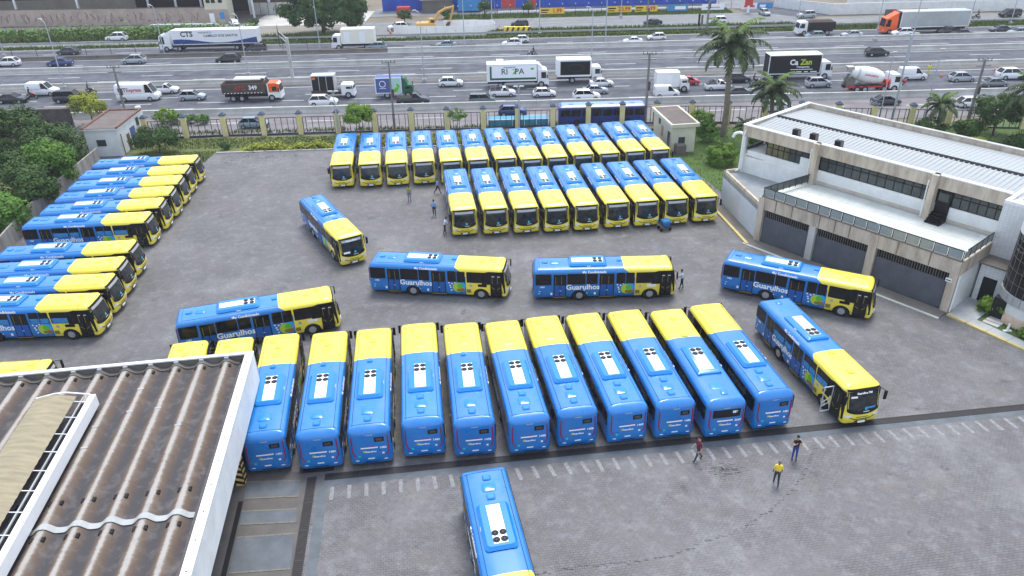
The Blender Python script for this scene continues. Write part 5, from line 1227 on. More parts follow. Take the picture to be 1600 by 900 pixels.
gw = thing('graffiti_wall', 'long pinkish wall with faded graffiti below the factory hall', 'wall', (-140, 184.4, 0), R(-2.8))
part('wall_face', MB().box(0, 72.5, 0, .25, 0, 3.6), M['pinkwall'], gw)
part('coping', MB().box(0, 72.5, -.05, .3, 3.6, 3.75), M['concrete_d'], gw)
M['graf'] = mat('faded_graffiti', S(150, 112, 104), .9, c2=S(120, 110, 112), scale=2)
for k in range(30):
    x = 22 + k*1.65 + rng.uniform(-.4,.4); g = MB(); p = (x, -.02, rng.uniform(.6,1.2))
    for _ in range(5):
        q = (x + rng.uniform(-.5,.7), -.02, rng.uniform(.5,2.9)); g.bar(p, q, .05, n=4); p = q
    part('graffiti_stroke', g, M['graf'], gw)
gh = thing('guard_house', 'small beige guard house at the right end of the pink wall', 'building', (-68.2, 180.8, 0), R(-2))
part('wall', MB().box(0, 5.0, 0, 4, 0, 6.2), M['wall_c'], gh); part('lower_wall', MB().box(-.1, 5.2, -.2, .0, 0, 3.2), M['pinkwall'], gh)
for x in (.5, 1.7, 3.3): part('window', MB().box(x, x+.9, -.05, .03, 4.6, 5.3), M['darkvoid'], gh)
part('door', MB().box(.8, 1.9, -.26, -.15, .2, 2.4), M['acwhite'], gh); part('notice', MB().box(3.2, 4.3, -.26, -.15, 1.2, 2.6), M['letter_blue'], gh)
yg = thing('yard_gate', 'pale steel gate and dark warehouse front left of the big tree', 'gate', (-62, 192, 0), 0)
part('warehouse_front', MB().box(0, 28, 2, 3, 0, 8), M['amber'], yg)
for x in (.3, 5, 10.5, 16): part('column', MB().box(x-.25, x+.25, .5, 1, 0, 8), M['white'], yg)
for k in range(9): part('gate_leaf', MB().box(1 + 1.9*k, 2.75 + 1.9*k, 0, .1, .1, 2.8), M['concrete'], yg)
sheet('gate_yard', [(-66,177),(-32,177),(-32,194),(-66,194)], .01, M['concrete'], kind='structure')
rb = thing('rubble_heap', 'small pale rubble heap in front of the guard house', 'heap', (-64.6, 175.4, 0)); part('heap', MB().loft([[(1.9*math.cos(a), 1.0*math.sin(a), 0) for a in [k*.628 for k in range(10)]], [(.9*math.cos(a)+.1, .5*math.sin(a), .8) for a in [k*.628 for k in range(10)]], [(.2*math.cos(a), .1*math.sin(a), 1.2) for a in [k*.628 for k in range(10)]]]), M['concrete'], rb)
bk_ = thing('bank_slab', 'pale graffitied concrete bank above the long tanker-white truck', 'wall', (-78, 172.5, 0), R(-3)); part('slab', MB().box(0, 14, 0, 1.6, 0, 1.5), M['concrete_l'], bk_)
for k in range(5): part('graffiti_tag', MB().box(3.6 + 1.6*k, 4.7 + 1.6*k, -.02, .0, .35, 1.2), M['letter_blue'], bk_)
sb = thing('shop_wall', 'long bright blue sheet-clad shop front across the highway', 'building', (-30, 193.5, 0), R(1))
for k in range(48):
    m = M['shopblue']
    if k in (17, 18, 21): m = M['shopred']
    part('cladding_panel', MB().box(.02 + 1.7*k, 1.68 + 1.7*k, (k % 2)*.06, .5, 0 if not 20 < k < 60 else 0, 9), m, sb)
part('awning', MB().box(9.5, 17.5, -4.5, -1.0, 2.9, 3.3), M['concrete'], sb); part('awning_post', MB().box(10, 17, -4, -1.2, 0, 2.9), M['concrete_d'], sb)
part('red_store', MB().box(4.5, 7.5, -9, -7.5, 0, 2.2), M['shopred'], sb); part('blue_bin', MB().box(18.5, 24, -4.5, -2.5, .3, 3), M['letter_blue'], sb)
part('forecourt_edge', MB().box(28, 80, -6.2, -5.9, 0, .35), M['acwhite'], sb)
# low boundary fence with price banners
lf = thing('banner_fence', 'thin wire fence on the far lawn, hung with price banners', 'fence', (-14, 182.0, 0), HW)
me_p = MB().bar((0,0,0), (0,0,2.4), .05, n=4).mesh('fence_post', M['black']); me_t = MB().box(-.06,.06,-.06,.06,2.4,2.7).mesh('post_tip', M['white'])
for k in range(23): q = obj('fence_post', me_p, lf, (k*3, 0, 0)); obj('post_tip', me_t, q)
lfw = MB()
for z in (.6, 1.4, 2.2): lfw.bar((0,0,z), (66,0,z), .012, n=3)
part('wire', lfw, M['black'], lf)
def banner(x, w, m, txt, lab, z0=.5, h=1.3, dx=0):
    t = thing('banner', lab, 'banner', (x, hy(x, 181.6), 0), HW, 'banners on the far fence')
    part('cloth', MB().box(-w/2, w/2, -.03, 0, z0, z0+h), m, t)
    if txt:
        lettering('price', txt, 1.25, M['red_print'], t, (w*.2, -.04, z0+h/2), (1,0,0), (0,0,1), .04)
        part('print_block', MB().box(-w*.46, -w*.14, -.04, -.02, z0+.7, z0+1.0), M['black'], t); part('print_block', MB().box(-w*.46, -w*.2, -.04, -.02, z0+.25, z0+.45), M['black'], t)
    return t
banner(10.6, 5.6, M['banner_y'], '1.99', 'yellow price banner reading 1.99, leftmost on the far fence')
banner(26.0, 5.6, M['banner_y'], '20.99', 'yellow price banner reading 20.99, left one of the close pair')
banner(32.2, 5.2, M['banner_y'], '0.99', 'yellow price banner with price 0.99, right one of the close pair')
b = banner(39.4, 4.8, M['letter_blue'], None, 'blue and white banner right of the yellow price banners'); part('print_block', MB().box(-.6, 1.9, -.04, -.02, .8, 1.5), M['letter'], b)
b = banner(47.6, 5.2, M['letter'], None, 'plain white banner on the far fence'); part('print_block', MB().box(-1.6, 1.6, -.04, -.02, 1.0, 1.15), M['lampred'], b)
b = banner(56.0, 3.6, M['hoard'], None, 'pinkish faded banner near the red totem'); part('print_block', MB().box(-1.2, 1.2, -.04, -.02, .9, 1.3), M['shopred'], b)
tt = thing('totem_sign', 'tall red shop totem by the side street', 'sign', (55.2, 180.5, 0)); part('panel', MB().box(-.9, .9, -.15, .15, 1.6, 10), M['shopred'], tt); part('leg', MB().box(-.25, .25, -.1, .1, 0, 1.6), M['white'], tt)
part('totem_letter', MB().box(-.5, .5, -.17, -.14, 3.2, 3.8), M['letter'], tt)
b = banner(59.6, 3.6, M['letter_blue'], None, 'blue banner on the corner beside the red totem'); part('print_block', MB().box(-1.2, .2, -.04, -.02, .9, 1.4), M['letter'], b)
rwl = thing('white_wall_factory', 'white-walled factory with brown window bands, top right', 'building', (72.5, 175.6, 0), R(.5))
part('boundary_wall', MB().box(0, 80, 0, .3, 0, 2.4), M['wall_w'], rwl); part('corner_wall', MB().loft([[(0,0,0),(0,.3,0),(-9,12.3,0),(-9,12,0)],[(0,0,2.4),(0,.3,2.4),(-9,12.3,2.0),(-9,12,2.0)]]), M['wall_w'], rwl)
part('upper_wall', MB().box(6, 80, 6.5, 7, 0, 9), M['wall_w'], rwl)
for k in range(9):
    wb = part('window_band', MB().box(6.8 + 8*k, 13.4 + 8*k, 6.4, 6.5, 2.6, 8), M['amber'], rwl)
    for j in range(1, 8): part('glazing_bar', MB().box(6.8 + 8*k + j*.83-.05, 6.8 + 8*k + j*.83+.05, 6.36, 6.42, 2.6, 8), M['concrete_l'], wb)
    part('glazing_bar', MB().box(6.8 + 8*k, 13.4 + 8*k, 6.35, 6.41, 4.6, 4.75), M['concrete_l'], wb)
rs = thing('sheet_fence', 'short rusty and grey sheet fence behind the orange truck cab', 'fence', (79, 164.5, 0), HW)
for k in range(12): part('sheet_panel', MB().box(.0 + .75*k, .72 + .75*k, (k % 2)*.05, .12, 0, 2.8), M['shopred'] if k in (2, 3, 4, 5, 6) else M['concrete_d'], rs)

# ---------------------------------------------------------------- lamp posts, poles, masts
def lamp_post(label, x, y, h, arm=(1.6, 0), base=True, r=.09, two=False, group='slim street lamps along the highway'):
    t = thing('street_lamp', label, 'lamp post', (x, y, 0), group=group)
    part('pole', MB().tube([(0,0,0), (0,0,h*.5), (0,0,h-.6)], [r*1.3, r, r*.7], 6), M['steel'], t)
    for s in ((1, -1) if two else (1,)):
        ax, ay = arm[0]*s*.62, arm[1]*s*.62
        am = part('arm', MB().tube([(0,0,h-.6), (ax*.25, ay*.25, h-.15), (ax*.7, ay*.7, h), (ax, ay, h+.05)], r*.6, 5), M['steel'], t)
        part('lamp_head', MB().loft([rrect(ax, ay, .3, .14, .1, h), rrect(ax, ay, .34, .16, .1, h+.07), rrect(ax, ay, .2, .1, .06, h+.14)]), M['concrete'], am)
    if base: part('footing', MB().box(-.3, .3, -.3, .3, 0, .5), M['concrete_l'], t)
    return t
lamp_post('slim lamp post rising from the second barrier above the small white van', -72.1, 123.9, 10.8, (-1.5, .8))
lamp_post('slim lamp post at the very left frame edge', -97.0, 150.0, 7.5, (-1.4, 0))
lamp_post('slim lamp post standing before the white tractor cab of the long truck', -65.0, 147.4, 9.2, (-1.3, .4))
lamp_post('slim lamp post in front of the rear of the long white truck', -44.2, 130.6, 9.9, (-1.2, .5))
lamp_post('slim lamp post in front of the big dark tree', -35.4, 147.4, 10.8, (-1.3, 0))
lamp_post('slim lamp post left of the excavator compound, rising from the second barrier', -13.5, 123.6, 11.0, (-1.3, .2))
lamp_post('slim lamp post in front of the white hoarding', -8.0, 147.4, 10.6, (-1.2, 0))
lamp_post('slim lamp post on the verge left of the first yellow banner', 6.8, 160.0, 11.5, (1.2, 0))
lamp_post('slim lamp post rising behind the black box truck cab', 14.4, 131.3, 9.7, (-1.3, .4))
lamp_post('slim lamp post between the 20.99 banner and the highway', 18.8, 148.0, 11.5, (1.0, 0))
lamp_post('slim lamp post among the stopped cars by the orange truck cab', 70.1, 147.6, 9.0, (1.3, 0))
lamp_post('slim lamp post in front of the white dump truck cab', 58.6, 158.0, 9.0, (1.1, 0))
lamp_post('slim lamp post at the right edge beside the dark van', 103.5, 160.6, 8.0, (1.2, 0))
lamp_post('slim lamp post at the right edge left of the dark van', 95.0, 160.6, 8.5, (1.2, 0))
lamp_post('short slim post beside the shorter palm and the black lettered truck', 40.2, 126.6, 4.2, (.6, 0))
lamp_post('slim pole seen in front of the concrete mixer drum', 48.3, 96.0, 9.2, (.25, 0), False, .07)
lamp_post('slim pole rising from behind the office roof, left of the worker in yellow', 52.3, 92.6, 10.2, (.25, 0), False, .07)
lamp_post('tall double-armed mast beside the concrete mixer', 50.2, 96.4, 11.3, (1.2, .3), False, .12, True)
lamp_post('tall highway mast between the small white van and the orange truck', 66.1, 126.4, 11.5, (1.2, .3), True, .11, True)
lamp_post('short yard lamp at the fence beside the first back-row bus', -22.4, 96.9, 5.6, (.6, 0), False, .1, True, 'yard lamps at the fence')
lamp_post('short yard lamp at the fence in front of the teal trailer', 1.4, 96.6, 5.8, (.6, 0), False, .1, True, 'yard lamps at the fence')
lamp_post('white-footed post at the far lawn between the 20.99 and 0.99 banners', 25.9, 178.2, 8.0, (.8, 0))
lamp_post('white-footed post at the far lawn behind the white hoarding', -3.2, 176, 9.0, (.8, 0))
def power_pole(label, x, y, h, r=.13):
    t = thing('power_pole', label, 'utility pole', (x, y, 0), group='concrete utility poles')
    part('pole', MB().tube([(0,0,0), (0,0,h)], [r*1.25, r*.8], 7), M['pole_c'], t, 40)
    for z in (h-.25, h-.9): part('crossarm', MB().box(-.9, .9, -.06, .06, z, z+.12), M['pole_c'], t)
    for xx in (-.8, -.3, .3, .8): part('insulator', MB().bar((xx,0,h-.13), (xx,0,h+.12), .05, n=5), M['rust'], t)
    part('transformer_bracket', MB().tube([(0,0,h*.62), (.5,-.3,h*.66), (.9,-.5,h*.64)], .04, 4), M['steel'], t); part('cable_box', MB().box(.08, .35, -.2, .1, h*.48, h*.6), M['rust'], t)
    return t
power_pole('grey utility pole standing in front of the lettered white van', -53.8, 105.2, 7.6, .16)
power_pole('thin grey utility pole in front of the blue and green box truck', -15.2, 98.6, 8.9)
power_pole('grey utility pole left of the small white box truck', 18.3, 98.9, 9.2, .17)
power_pole('grey utility pole left of the broad tree at the far right', 59.4, 95.0, 8.4, .18)
power_pole('pale concrete pole on the verge beside the white SUV across the highway', 41.2, 161.0, 9.0, .2)
power_pole('grey pole on the far verge right of the 0.99 banner', 29.0, 162.0, 7.5, .14)
gt = thing('road_sign_gantry', 'grey highway gantry post with a dark sign seen edge-on', 'sign', (-35.3, 125.6, 0)); part('post', MB().box(-.22, .22, -.22, .22, 0, 7.0), M['concrete'], gt, label=None)
ga = MB()
for dz in (0, .7): ga.bar((0,0,6.2+dz), (-3.6, 7.5, 6.2+dz), .07, n=4)
part('arm', ga, M['steel'], gt); part('sign_panel', MB().loft([[(-2.2,3.2,4.9),(-2.15,3.3,4.9),(-3.7,8.4,4.9),(-3.75,8.3,4.9)],[(-2.2,3.2,7.6),(-2.15,3.3,7.6),(-3.7,8.4,7.6),(-3.75,8.3,7.6)]]), M['black'], gt)
sp_ = thing('road_sign', 'black-backed road sign on two posts beside the tall palm crown', 'sign', (39.6, 160.4, 0))
for x in (-.5, .5): part('post', MB().box(x-.08, x+.08, -.05, .05, 0, 1.2), M['steel'], sp_)
part('panel', MB().box(-.5, -.1, -.1, .0, 1.0, 3.4), M['black'], sp_); part('panel', MB().box(.1, .5, -.1, .0, 1.0, 3.2), M['concrete_d'], sp_)
# striped traffic barrier, hoarding compound, cones
tb = thing('striped_barrier', 'yellow and black striped concrete barrier on the far verge', 'barrier', (2.2, 162.6, 0), R(-4)); part('block', MB().loft([rrect(0,0,2.8,.7,.1,0), rrect(0,0,2.7,.35,.1,1.3)]), M['banner_y'], tb)
for k in range(5):
    x = -2.5 + 1.1*k; part('stripe', MB().loft([[(x,-.72,.05),(x+.5,-.72,.05),(x+.5,-.66,.05),(x,-.66,.05)],[(x+.5,-.38,1.25),(x+.95,-.38,1.25),(x+.95,-.33,1.25),(x+.5,-.33,1.25)]]), M['stripe_k'], tb)
hc = thing('hoarding', 'ring of whitish hoarding sheets around the excavator pit', 'hoarding', (0,0,0))
HB = [(-23.6,164.5),(-20.5,162.3),(-16.5,161.9),(-12.5,161.5),(-8.5,161.5),(-4.5,161.9),(-2.3,163.8),(-3.0,166.6),(-6.5,167.6),(-10,167.8),(-13.4,167.8)]
for (xa, ya), (xb, yb) in zip(HB, HB[1:]):
    d = Vector((xb-xa, yb-ya)); 
    for j in range(2):
        o = obj('hoarding_sheet', MB().box(.03, d.length/2-.03, -.03, .03, .05, 1.9 if yb < 165 else 2.0).mesh('hoarding_sheet', M['hoard']), hc, (xa + d.x*j/2, ya + d.y*j/2, 0), math.atan2(d.y, d.x))
def cone(label, x, y, sc=1.0):
    t = thing('traffic_cone', label, 'traffic cone', (x, y, 0), group='traffic cones'); t.scale = (sc, sc, sc)
    part('base', MB().box(-.2, .2, -.2, .2, 0, .04), M['black'], t); part('body', MB().bar((0,0,.04), (0,0,.75), .15, .03, 8), M['orange'], t); part('band', MB().bar((0,0,.36), (0,0,.52), .098, .07, 8), M['letter'], t)
cone('orange cone just right of the worker in yellow on the highway', 68.5, 119.6); cone('orange cone behind the silver hatchback near the worker', 72.8, 122.2); cone('orange cone on the highway above the right-edge grey sedan', 78.8, 122.8)
cone('large orange marker at the left end of the white hoarding', -24.3, 164.4, 1.7); cone('large orange marker at the right end of the white hoarding', -1.4, 164.6, 1.7); cone('orange cone beside the white car and lettered van near the mixer', 64.9, 120.4, .9)
ex = thing('excavator', 'yellow-tan excavator with raised arm inside the white hoarding', 'excavator', (-16.6, 165.6, 0), R(6))
part('track', MB().box(-1.9, 1.9, -1.2, -.6, 0, .7), M['black'], ex); part('track', MB().box(-1.9, 1.9, .6, 1.2, 0, .7), M['black'], ex)
part('house', MB().loft([rrect(-.3,0,2.0,1.15,.2,.75), rrect(-.3,0,2.0,1.15,.2,1.9), rrect(-.5,0,1.6,1.0,.2,2.1)]), M['digger'], ex); cb = part('cab', MB().loft([rrect(.95,-.5,.6,.5,.1,1.2), rrect(.85,-.5,.5,.45,.1,2.9)]), M['digger'], ex); part('cab_glass', MB().box(.75, 1.5, -1.03, -.5, 1.7, 2.6), M['glass'], cb)
part('boom', MB().tube([(1.2,.3,1.6), (2.6,.3,3.9), (4.0,.3,4.6), (5.6,.3,4.9)], [.28,.32,.28,.2], 6), M['digger'], ex); part('stick', MB().tube([(5.7,.3,5.2), (5.2,.3,3.2), (4.7,.3,1.9)], [.2,.2,.14], 6), M['digger'], ex); part('bucket', MB().loft([rrect(4.6,.3,.3,.45,.1,1.9), rrect(4.3,.3,.45,.5,.1,1.3), rrect(4.1,.3,.2,.5,.1,1.0)]), M['rust'], ex)
# ---------------------------------------------------------------- cars
PAINT = {}
def paint(name):
    if name in PAINT: return PAINT[name]
    c = {'white': S(228,230,232), 'silver': S(168,174,180), 'grey': S(112,122,130), 'teal': S(82,98,102), 'black': S(30,31,38), 'dark': S(64,66,76), 'red': S(186,32,44), 'navy': S(40,60,120), 'bluegrey': S(128,146,158)}[name]
    PAINT[name] = mat('car_paint_' + name, c, .3, coat=.4)
    return PAINT[name]
# kind: length, half width, belt z, roof z, hood z, glass base x0,x1, roof x0,x1 (fractions of half length), tail style
KIND = {'hatch': (3.95,.84,.92,1.47,.88, -.93,.54, -.62,.14, .92), 'sedan': (4.35,.85,.92,1.42,.90, -.74,.50, -.40,.14, .98), 'suv': (4.25,.90,1.05,1.62,1.0, -.95,.52, -.70,.16, 1.05),
        'minivan': (4.35,.86,1.0,1.66,.94, -.96,.62, -.84,.30, 1.0), 'pickup': (4.4,.85,.98,1.56,.96, -.02,.52, .04,.22, .92), 'van': (4.1,.86,1.02,1.82,.98, .02,.56, .02,.24, 1.0), 'bigvan': (6.0,1.0,1.25,2.45,1.2, .42,.82, .42,.60, 1.2)}
_car = {}
def car_proto(kind, color):
    k = (kind, color)
    L, W, belt, roof, hood, g0, g1, r0, r1, tail = KIND[kind]; h = L/2; pm = paint(color)
    t = thing('car', 'car', 'car')
    z0 = .24
    def sec(x, w, zt, zb=z0): return [(x,-w*.9,zb),(x,-w,zb+.2),(x,-w,zt-.18),(x,-w*.86,zt),(x,w*.86,zt),(x,w,zt-.18),(x,w,zb+.2),(x,w*.9,zb)]
    b = MB()
    b.loft([sec(-h, W*.82, tail-.16, .4), sec(-h+.1, W*.93, tail), sec(-h*.7, W, belt), sec(0, W, belt), sec(h*g1, W, belt), sec(h*.78, W*.97, hood-.05), sec(h*.95, W*.88, hood-.18), sec(h, W*.74, hood-.34, .36)])
    bx0 = -h+.08
    if kind in ('van', 'bigvan'):   # closed cargo body
        b.loft([[(x, -w, belt-.05), (x, -w*.97, zt-.25), (x, -w*.8, zt), (x, w*.8, zt), (x, w*.97, zt-.25), (x, w, belt-.05)] for x, w, zt in ((-h+.03, W*.95, roof-.1), (-h+.15, W, roof), (h*.0, W, roof), (h*(r0+.02), W*.97, roof-.02))])
    rs = MB()
    rw = W*.74
    rp = [[(x, -rw, roof-.07), (x, -rw*.85, roof), (x, rw*.85, roof), (x, rw, roof-.07)] for x in (h*r0-.04, h*(r0+r1)/2, h*r1+.06)]
    b.loft(rp)
    # pillars
    for s in (-1, 1):
        b.bar((h*g1, s*W*.84, belt-.02), (h*r1, s*rw, roof-.05), .045, n=4); b.bar((h*g0, s*W*.84, belt-.02), (h*r0, s*rw, roof-.05), .07 if kind != 'pickup' else .1, n=4)
        if kind in ('hatch','sedan','suv','minivan'): b.bar((h*(g0+g1)/2-.02, s*W*.875, belt-.02), (h*(r0+r1)/2-.02, s*rw*1.01, roof-.05), .045, n=4)
    me = b.mesh('body', pm); me.shade_smooth(); me.set_sharp_from_angle(angle=R(38)); obj('body', me, t)
    g = MB(); gw = W*.86
    g.loft([[(h*g0,-gw,belt-.06),(h*g1,-gw,belt-.06),(h*g1,gw,belt-.06),(h*g0,gw,belt-.06)], [(h*r0,-rw*1.0,roof-.03),(h*r1,-rw*1.0,roof-.03),(h*r1,rw*1.0,roof-.03),(h*r0,rw*1.0,roof-.03)]])
    part('glass', g, M['glass'], t)
    if kind == 'pickup':
        part('load_bed', MB().box(-h+.15, h*g0-.12, -W*.82, W*.82, belt-.07, belt+.008), M['black'], t)
    wr = .31 if kind not in ('suv', 'bigvan') else .36
    wm = MB()
    wm.bar((0,-.1,0),(0,.1,0), wr, n=12, m=0); wm.bar((0,-.115,0),(0,.115,0), wr*.6, n=9, m=1)
    wme = wm.mesh('wheel', [M['rubber'], M['rim']])
    for x in (-h*.62, h*.62):
        for s in (-1, 1): obj('wheel', wme, t, (x, s*(W-.09), wr))
    for s in (-1, 1):
        part('headlight', MB().box(h*.90, h*.965, s*W*.62-.14, s*W*.62+.14, hood-.34, hood-.2), M['lamp'], t)
        part('tail_light', MB().box(-h-.0, -h+.1, s*W*.72-.1, s*W*.72+.1, tail-.36, tail-.14), M['lampred'], t)
        part('mirror', MB().box(h*g1-.25, h*g1-.1, s*(W+.06)-.07, s*(W+.06)+.07, belt, belt+.14), M['black'], t)
    part('bumper', MB().box(h-.1, h+.02, -W*.6, W*.6, .3, .44), M['black'], t); part('number_plate', MB().box(-h-.02, -h+.02, -.2, .2, .5, .62), M['acwhite'], t)
    return t
def car(kind, color, x, y, L, label, left=False, group='cars on the highway', rz=None, cat='car', vscale=1.0):
    k = (kind, color)
    if k in _car: o = copy_tree(_car[k])
    else: o = _car[k] = car_proto(kind, color)
    W = KIND[kind][1]; s = L/KIND[kind][0]
    o.location = (x, y + W*s, 0); o.rotation_euler = (0, 0, (HW + (math.pi if left else 0)) if rz is None else rz); o.scale = (s, s*.97, s*vscale)
    o['label'] = label; o['category'] = cat; o['group'] = group
    o.name = {'van': 'panel_van', 'bigvan': 'panel_van', 'pickup': 'pickup_truck'}.get(kind, 'car')
    return o
C = [('van','white',-73.6,119.5,4.6,'small white panel van above the black sedan at far left',0),('sedan','black',-76.2,115.4,4.4,'black sedan cut by the left frame edge in the near lanes',0),
('minivan','black',-67.1,115.0,4.7,'black people carrier right of the sedan at far left',0),('hatch','silver',-62.7,110.6,3.9,'silver hatchback half hidden by the weedy tree',0),
('pickup','white',-54.2,119.3,4.2,'white pickup ahead of the lettered white van',0),('hatch','silver',-48.3,114.9,3.9,'silver-grey hatchback between lettered van and dump truck',0),
('suv','white',-27.2,110.0,4.2,'white SUV with dark roof beside the truck carrying black cabins',0),('pickup','black',-14.0,109.8,4.8,'black pickup right below the blue box truck',0),
('hatch','white',-9.0,119.8,3.9,'white hatchback alone in the upper near lane left of the RISPA truck',0),('pickup','white',-.8,113.3,4.0,'white pickup with a rack below the RISPA truck',0),
('minivan','teal',-3.8,109.5,3.9,'dark grey-green people carrier below the white racked pickup',0),('hatch','white',5.5,112.6,3.5,'white hatchback below the cab of the RISPA truck',0),
('sedan','white',14.7,117.8,3.8,'white sedan just below the black box truck cab',0),('sedan','silver',13.3,113.6,3.9,'pale silver sedan in the middle of three stacked cars',0),
('suv','white',11.6,110.0,4.1,'white SUV lowest of the three stacked cars',0),('hatch','red',28.2,117.6,3.6,'red hatchback behind the small white box truck',0),
('van','white',23.6,111.0,3.8,'small white panel van in front of the small box truck',0),('pickup','white',32.1,114.3,4.1,'white pickup with a motorbike in its bed left of the tall palm',0),
('suv','black',36.2,118.4,3.9,'black SUV right of the tall palm trunk in the upper lane',0),('sedan','dark',34.3,110.7,4.0,'dark grey sedan right of the tall palm trunk in the lowest lane',0),
('suv','silver',47.5,114.6,3.9,'silver crossover in front of the black lettered truck cab',0),('hatch','red',59.2,115.4,3.8,'red hatchback behind the concrete mixer cab',0),
('van','white',63.4,117.8,4.2,'small white panel van right of the concrete mixer',0),('hatch','silver',70.2,116.0,3.9,'silver-white hatchback at right below the traffic cones',0),
('sedan','grey',73.3,112.7,3.9,'blue-grey sedan at right above the white car by the fence',0),('suv','white',78.3,116.7,4.5,'white SUV cut by the right frame edge',0),
('suv','black',65.0,134.3,4.0,'black SUV alone in the empty express lanes',0),('sedan','white',-1.0,131.6,4.2,'white car roof seen over the RISPA truck',0),
('hatch','white',-91.6,141.2,4.2,'white hatchback cut by left frame edge, opposite lanes',1),('sedan','navy',-81.6,140.2,4.5,'dark blue sedan behind the leftmost lamp post',1),
('hatch','silver',-68.4,141.0,4.3,'silver hatchback alone left in the opposite express lanes',1),('hatch','black',-50.7,139.8,4.5,'black hatchback below the long white truck',1),
('sedan','dark',-85.0,150.2,4.3,'dark car behind the wire fence with red tail lamp',1),('hatch','dark',-48.2,149.2,3.9,'dark hatchback below the tail of the long white truck',1),
('hatch','bluegrey',-25.1,148.8,3.8,'blue-grey hatchback at the tail of the plain white truck',1),('sedan','bluegrey',-11.7,149.2,4.0,'blue-grey sedan below the white hoarding',1),
('hatch','white',1.0,149.0,3.9,'white hatchback nearer of a pair below the striped barrier',1),('hatch','white',2.6,152.6,3.6,'white hatchback farther of a pair below the striped barrier',1),
('sedan','white',24.3,149.4,3.7,'white sedan half hidden by the barrier below the 20.99 banner',1),('hatch','white',29.4,152.0,3.7,'white hatchback below the 0.99 banner',1),
('hatch','bluegrey',59.7,150.0,3.8,'pale blue car in front of the white dump truck',1),('sedan','silver',67.0,150.4,4.0,'silver sedan between the white dump truck and orange cab',1),
('suv','white',76.9,150.6,4.0,'white SUV in front of the orange truck cab',1),('hatch','dark',86.1,151.6,3.8,'dark hatchback below the grey trailer, farther of two',1),
('sedan','dark',87.8,149.6,3.9,'dark sedan below the grey trailer, nearer of two',1),('sedan','dark',97.0,152.4,4.0,'dark sedan at the far right, farther of two',1),('sedan','bluegrey',98.9,149.6,4.0,'blue-grey sedan at the far right, nearer of two',1),
('hatch','white',-81.3,162.9,4.6,'white hatchback on the far side road by the tall grass',1),('suv','black',2.9,168.8,3.8,'black SUV behind the striped barrier',1),
('sedan','black',31.4,167.8,3.9,'black sedan on the frontage road below the price banners',1),('suv','white',45.2,167.6,4.0,'white SUV behind the black road sign across the highway',1)]
for kd, cl, x, y, L, lab, lf in C: car(kd, cl, x, y, L, lab, bool(lf))
car('hatch','bluegrey',-34.6,99.9,3.9,'silver-blue hatchback behind the left fence bays on the service road', False, 'cars on the service road')
car('hatch','navy',.6,103.0,4.0,'dark blue hatchback on the service road behind the teal trailer', False, 'cars on the service road')
car('sedan','dark',53.3,104.4,4.0,'dark grey sedan on the service road behind the office roof', False, 'cars on the service road')
car('hatch','white',64.2,102.4,3.8,'white hatchback on the service road behind the right utility pole', False, 'cars on the service road')
car('hatch','white',37.6,102.4,3.8,'white hatchback on the service road behind the shorter palm', False, 'cars on the service road')
car('hatch','white',-61.3,177.5,3.8,'white car parked steeply beside the guard house yard', False, 'cars across the highway', R(-55))
car('hatch','white',-23.3,168.0,4.4,'white car turning by the gate road left of the excavator', False, 'cars across the highway', R(198))
car('suv','silver',65.8,172.0,4.0,'silver-white SUV by the white corner wall at upper right', False, 'cars across the highway', R(186))
car('suv','silver',58.0,176.5,3.6,'small silver car driving out of the side street', False, 'cars across the highway', R(-80))
car('minivan','black',108.1,168.0,4.4,'black people carrier at the upper right edge by the white wall', True, 'cars across the highway')
lv = car('bigvan','white',-56.6,115.1,6.3,'long white panel van lettered Express in red', False, 'vans and trucks in the near lanes', cat='van')
lettering('side_lettering', 'LET', .75, M['navy'], lv, (-1.9, -1.012, 1.7), (1,0,0), (0,0,1), .02); lettering('side_lettering', 'Express', .7, M['red_print'], lv, (-.2, -1.012, 1.7), (1,0,0), (0,0,1), .015)
car('bigvan','white',-39.6,118.0,6.0,'white van hidden behind the brown dump truck', False, 'vans and trucks in the near lanes', cat='van')
pk = [o for o in scn.objects if o.get('label','').startswith('white pickup with a rack')][0]
rk = MB()
for xx in (-2.0,-1.2,-.3):
    for s in (-1,1): rk.bar((xx, s*.75, .9), (xx, s*.75, 1.7), .035, n=4)
for s in (-1,1): rk.bar((-2.0, s*.75, 1.7), (-.3, s*.75, 1.7), .035, n=4)
part('ladder_rack', rk, M['steel'], pk)

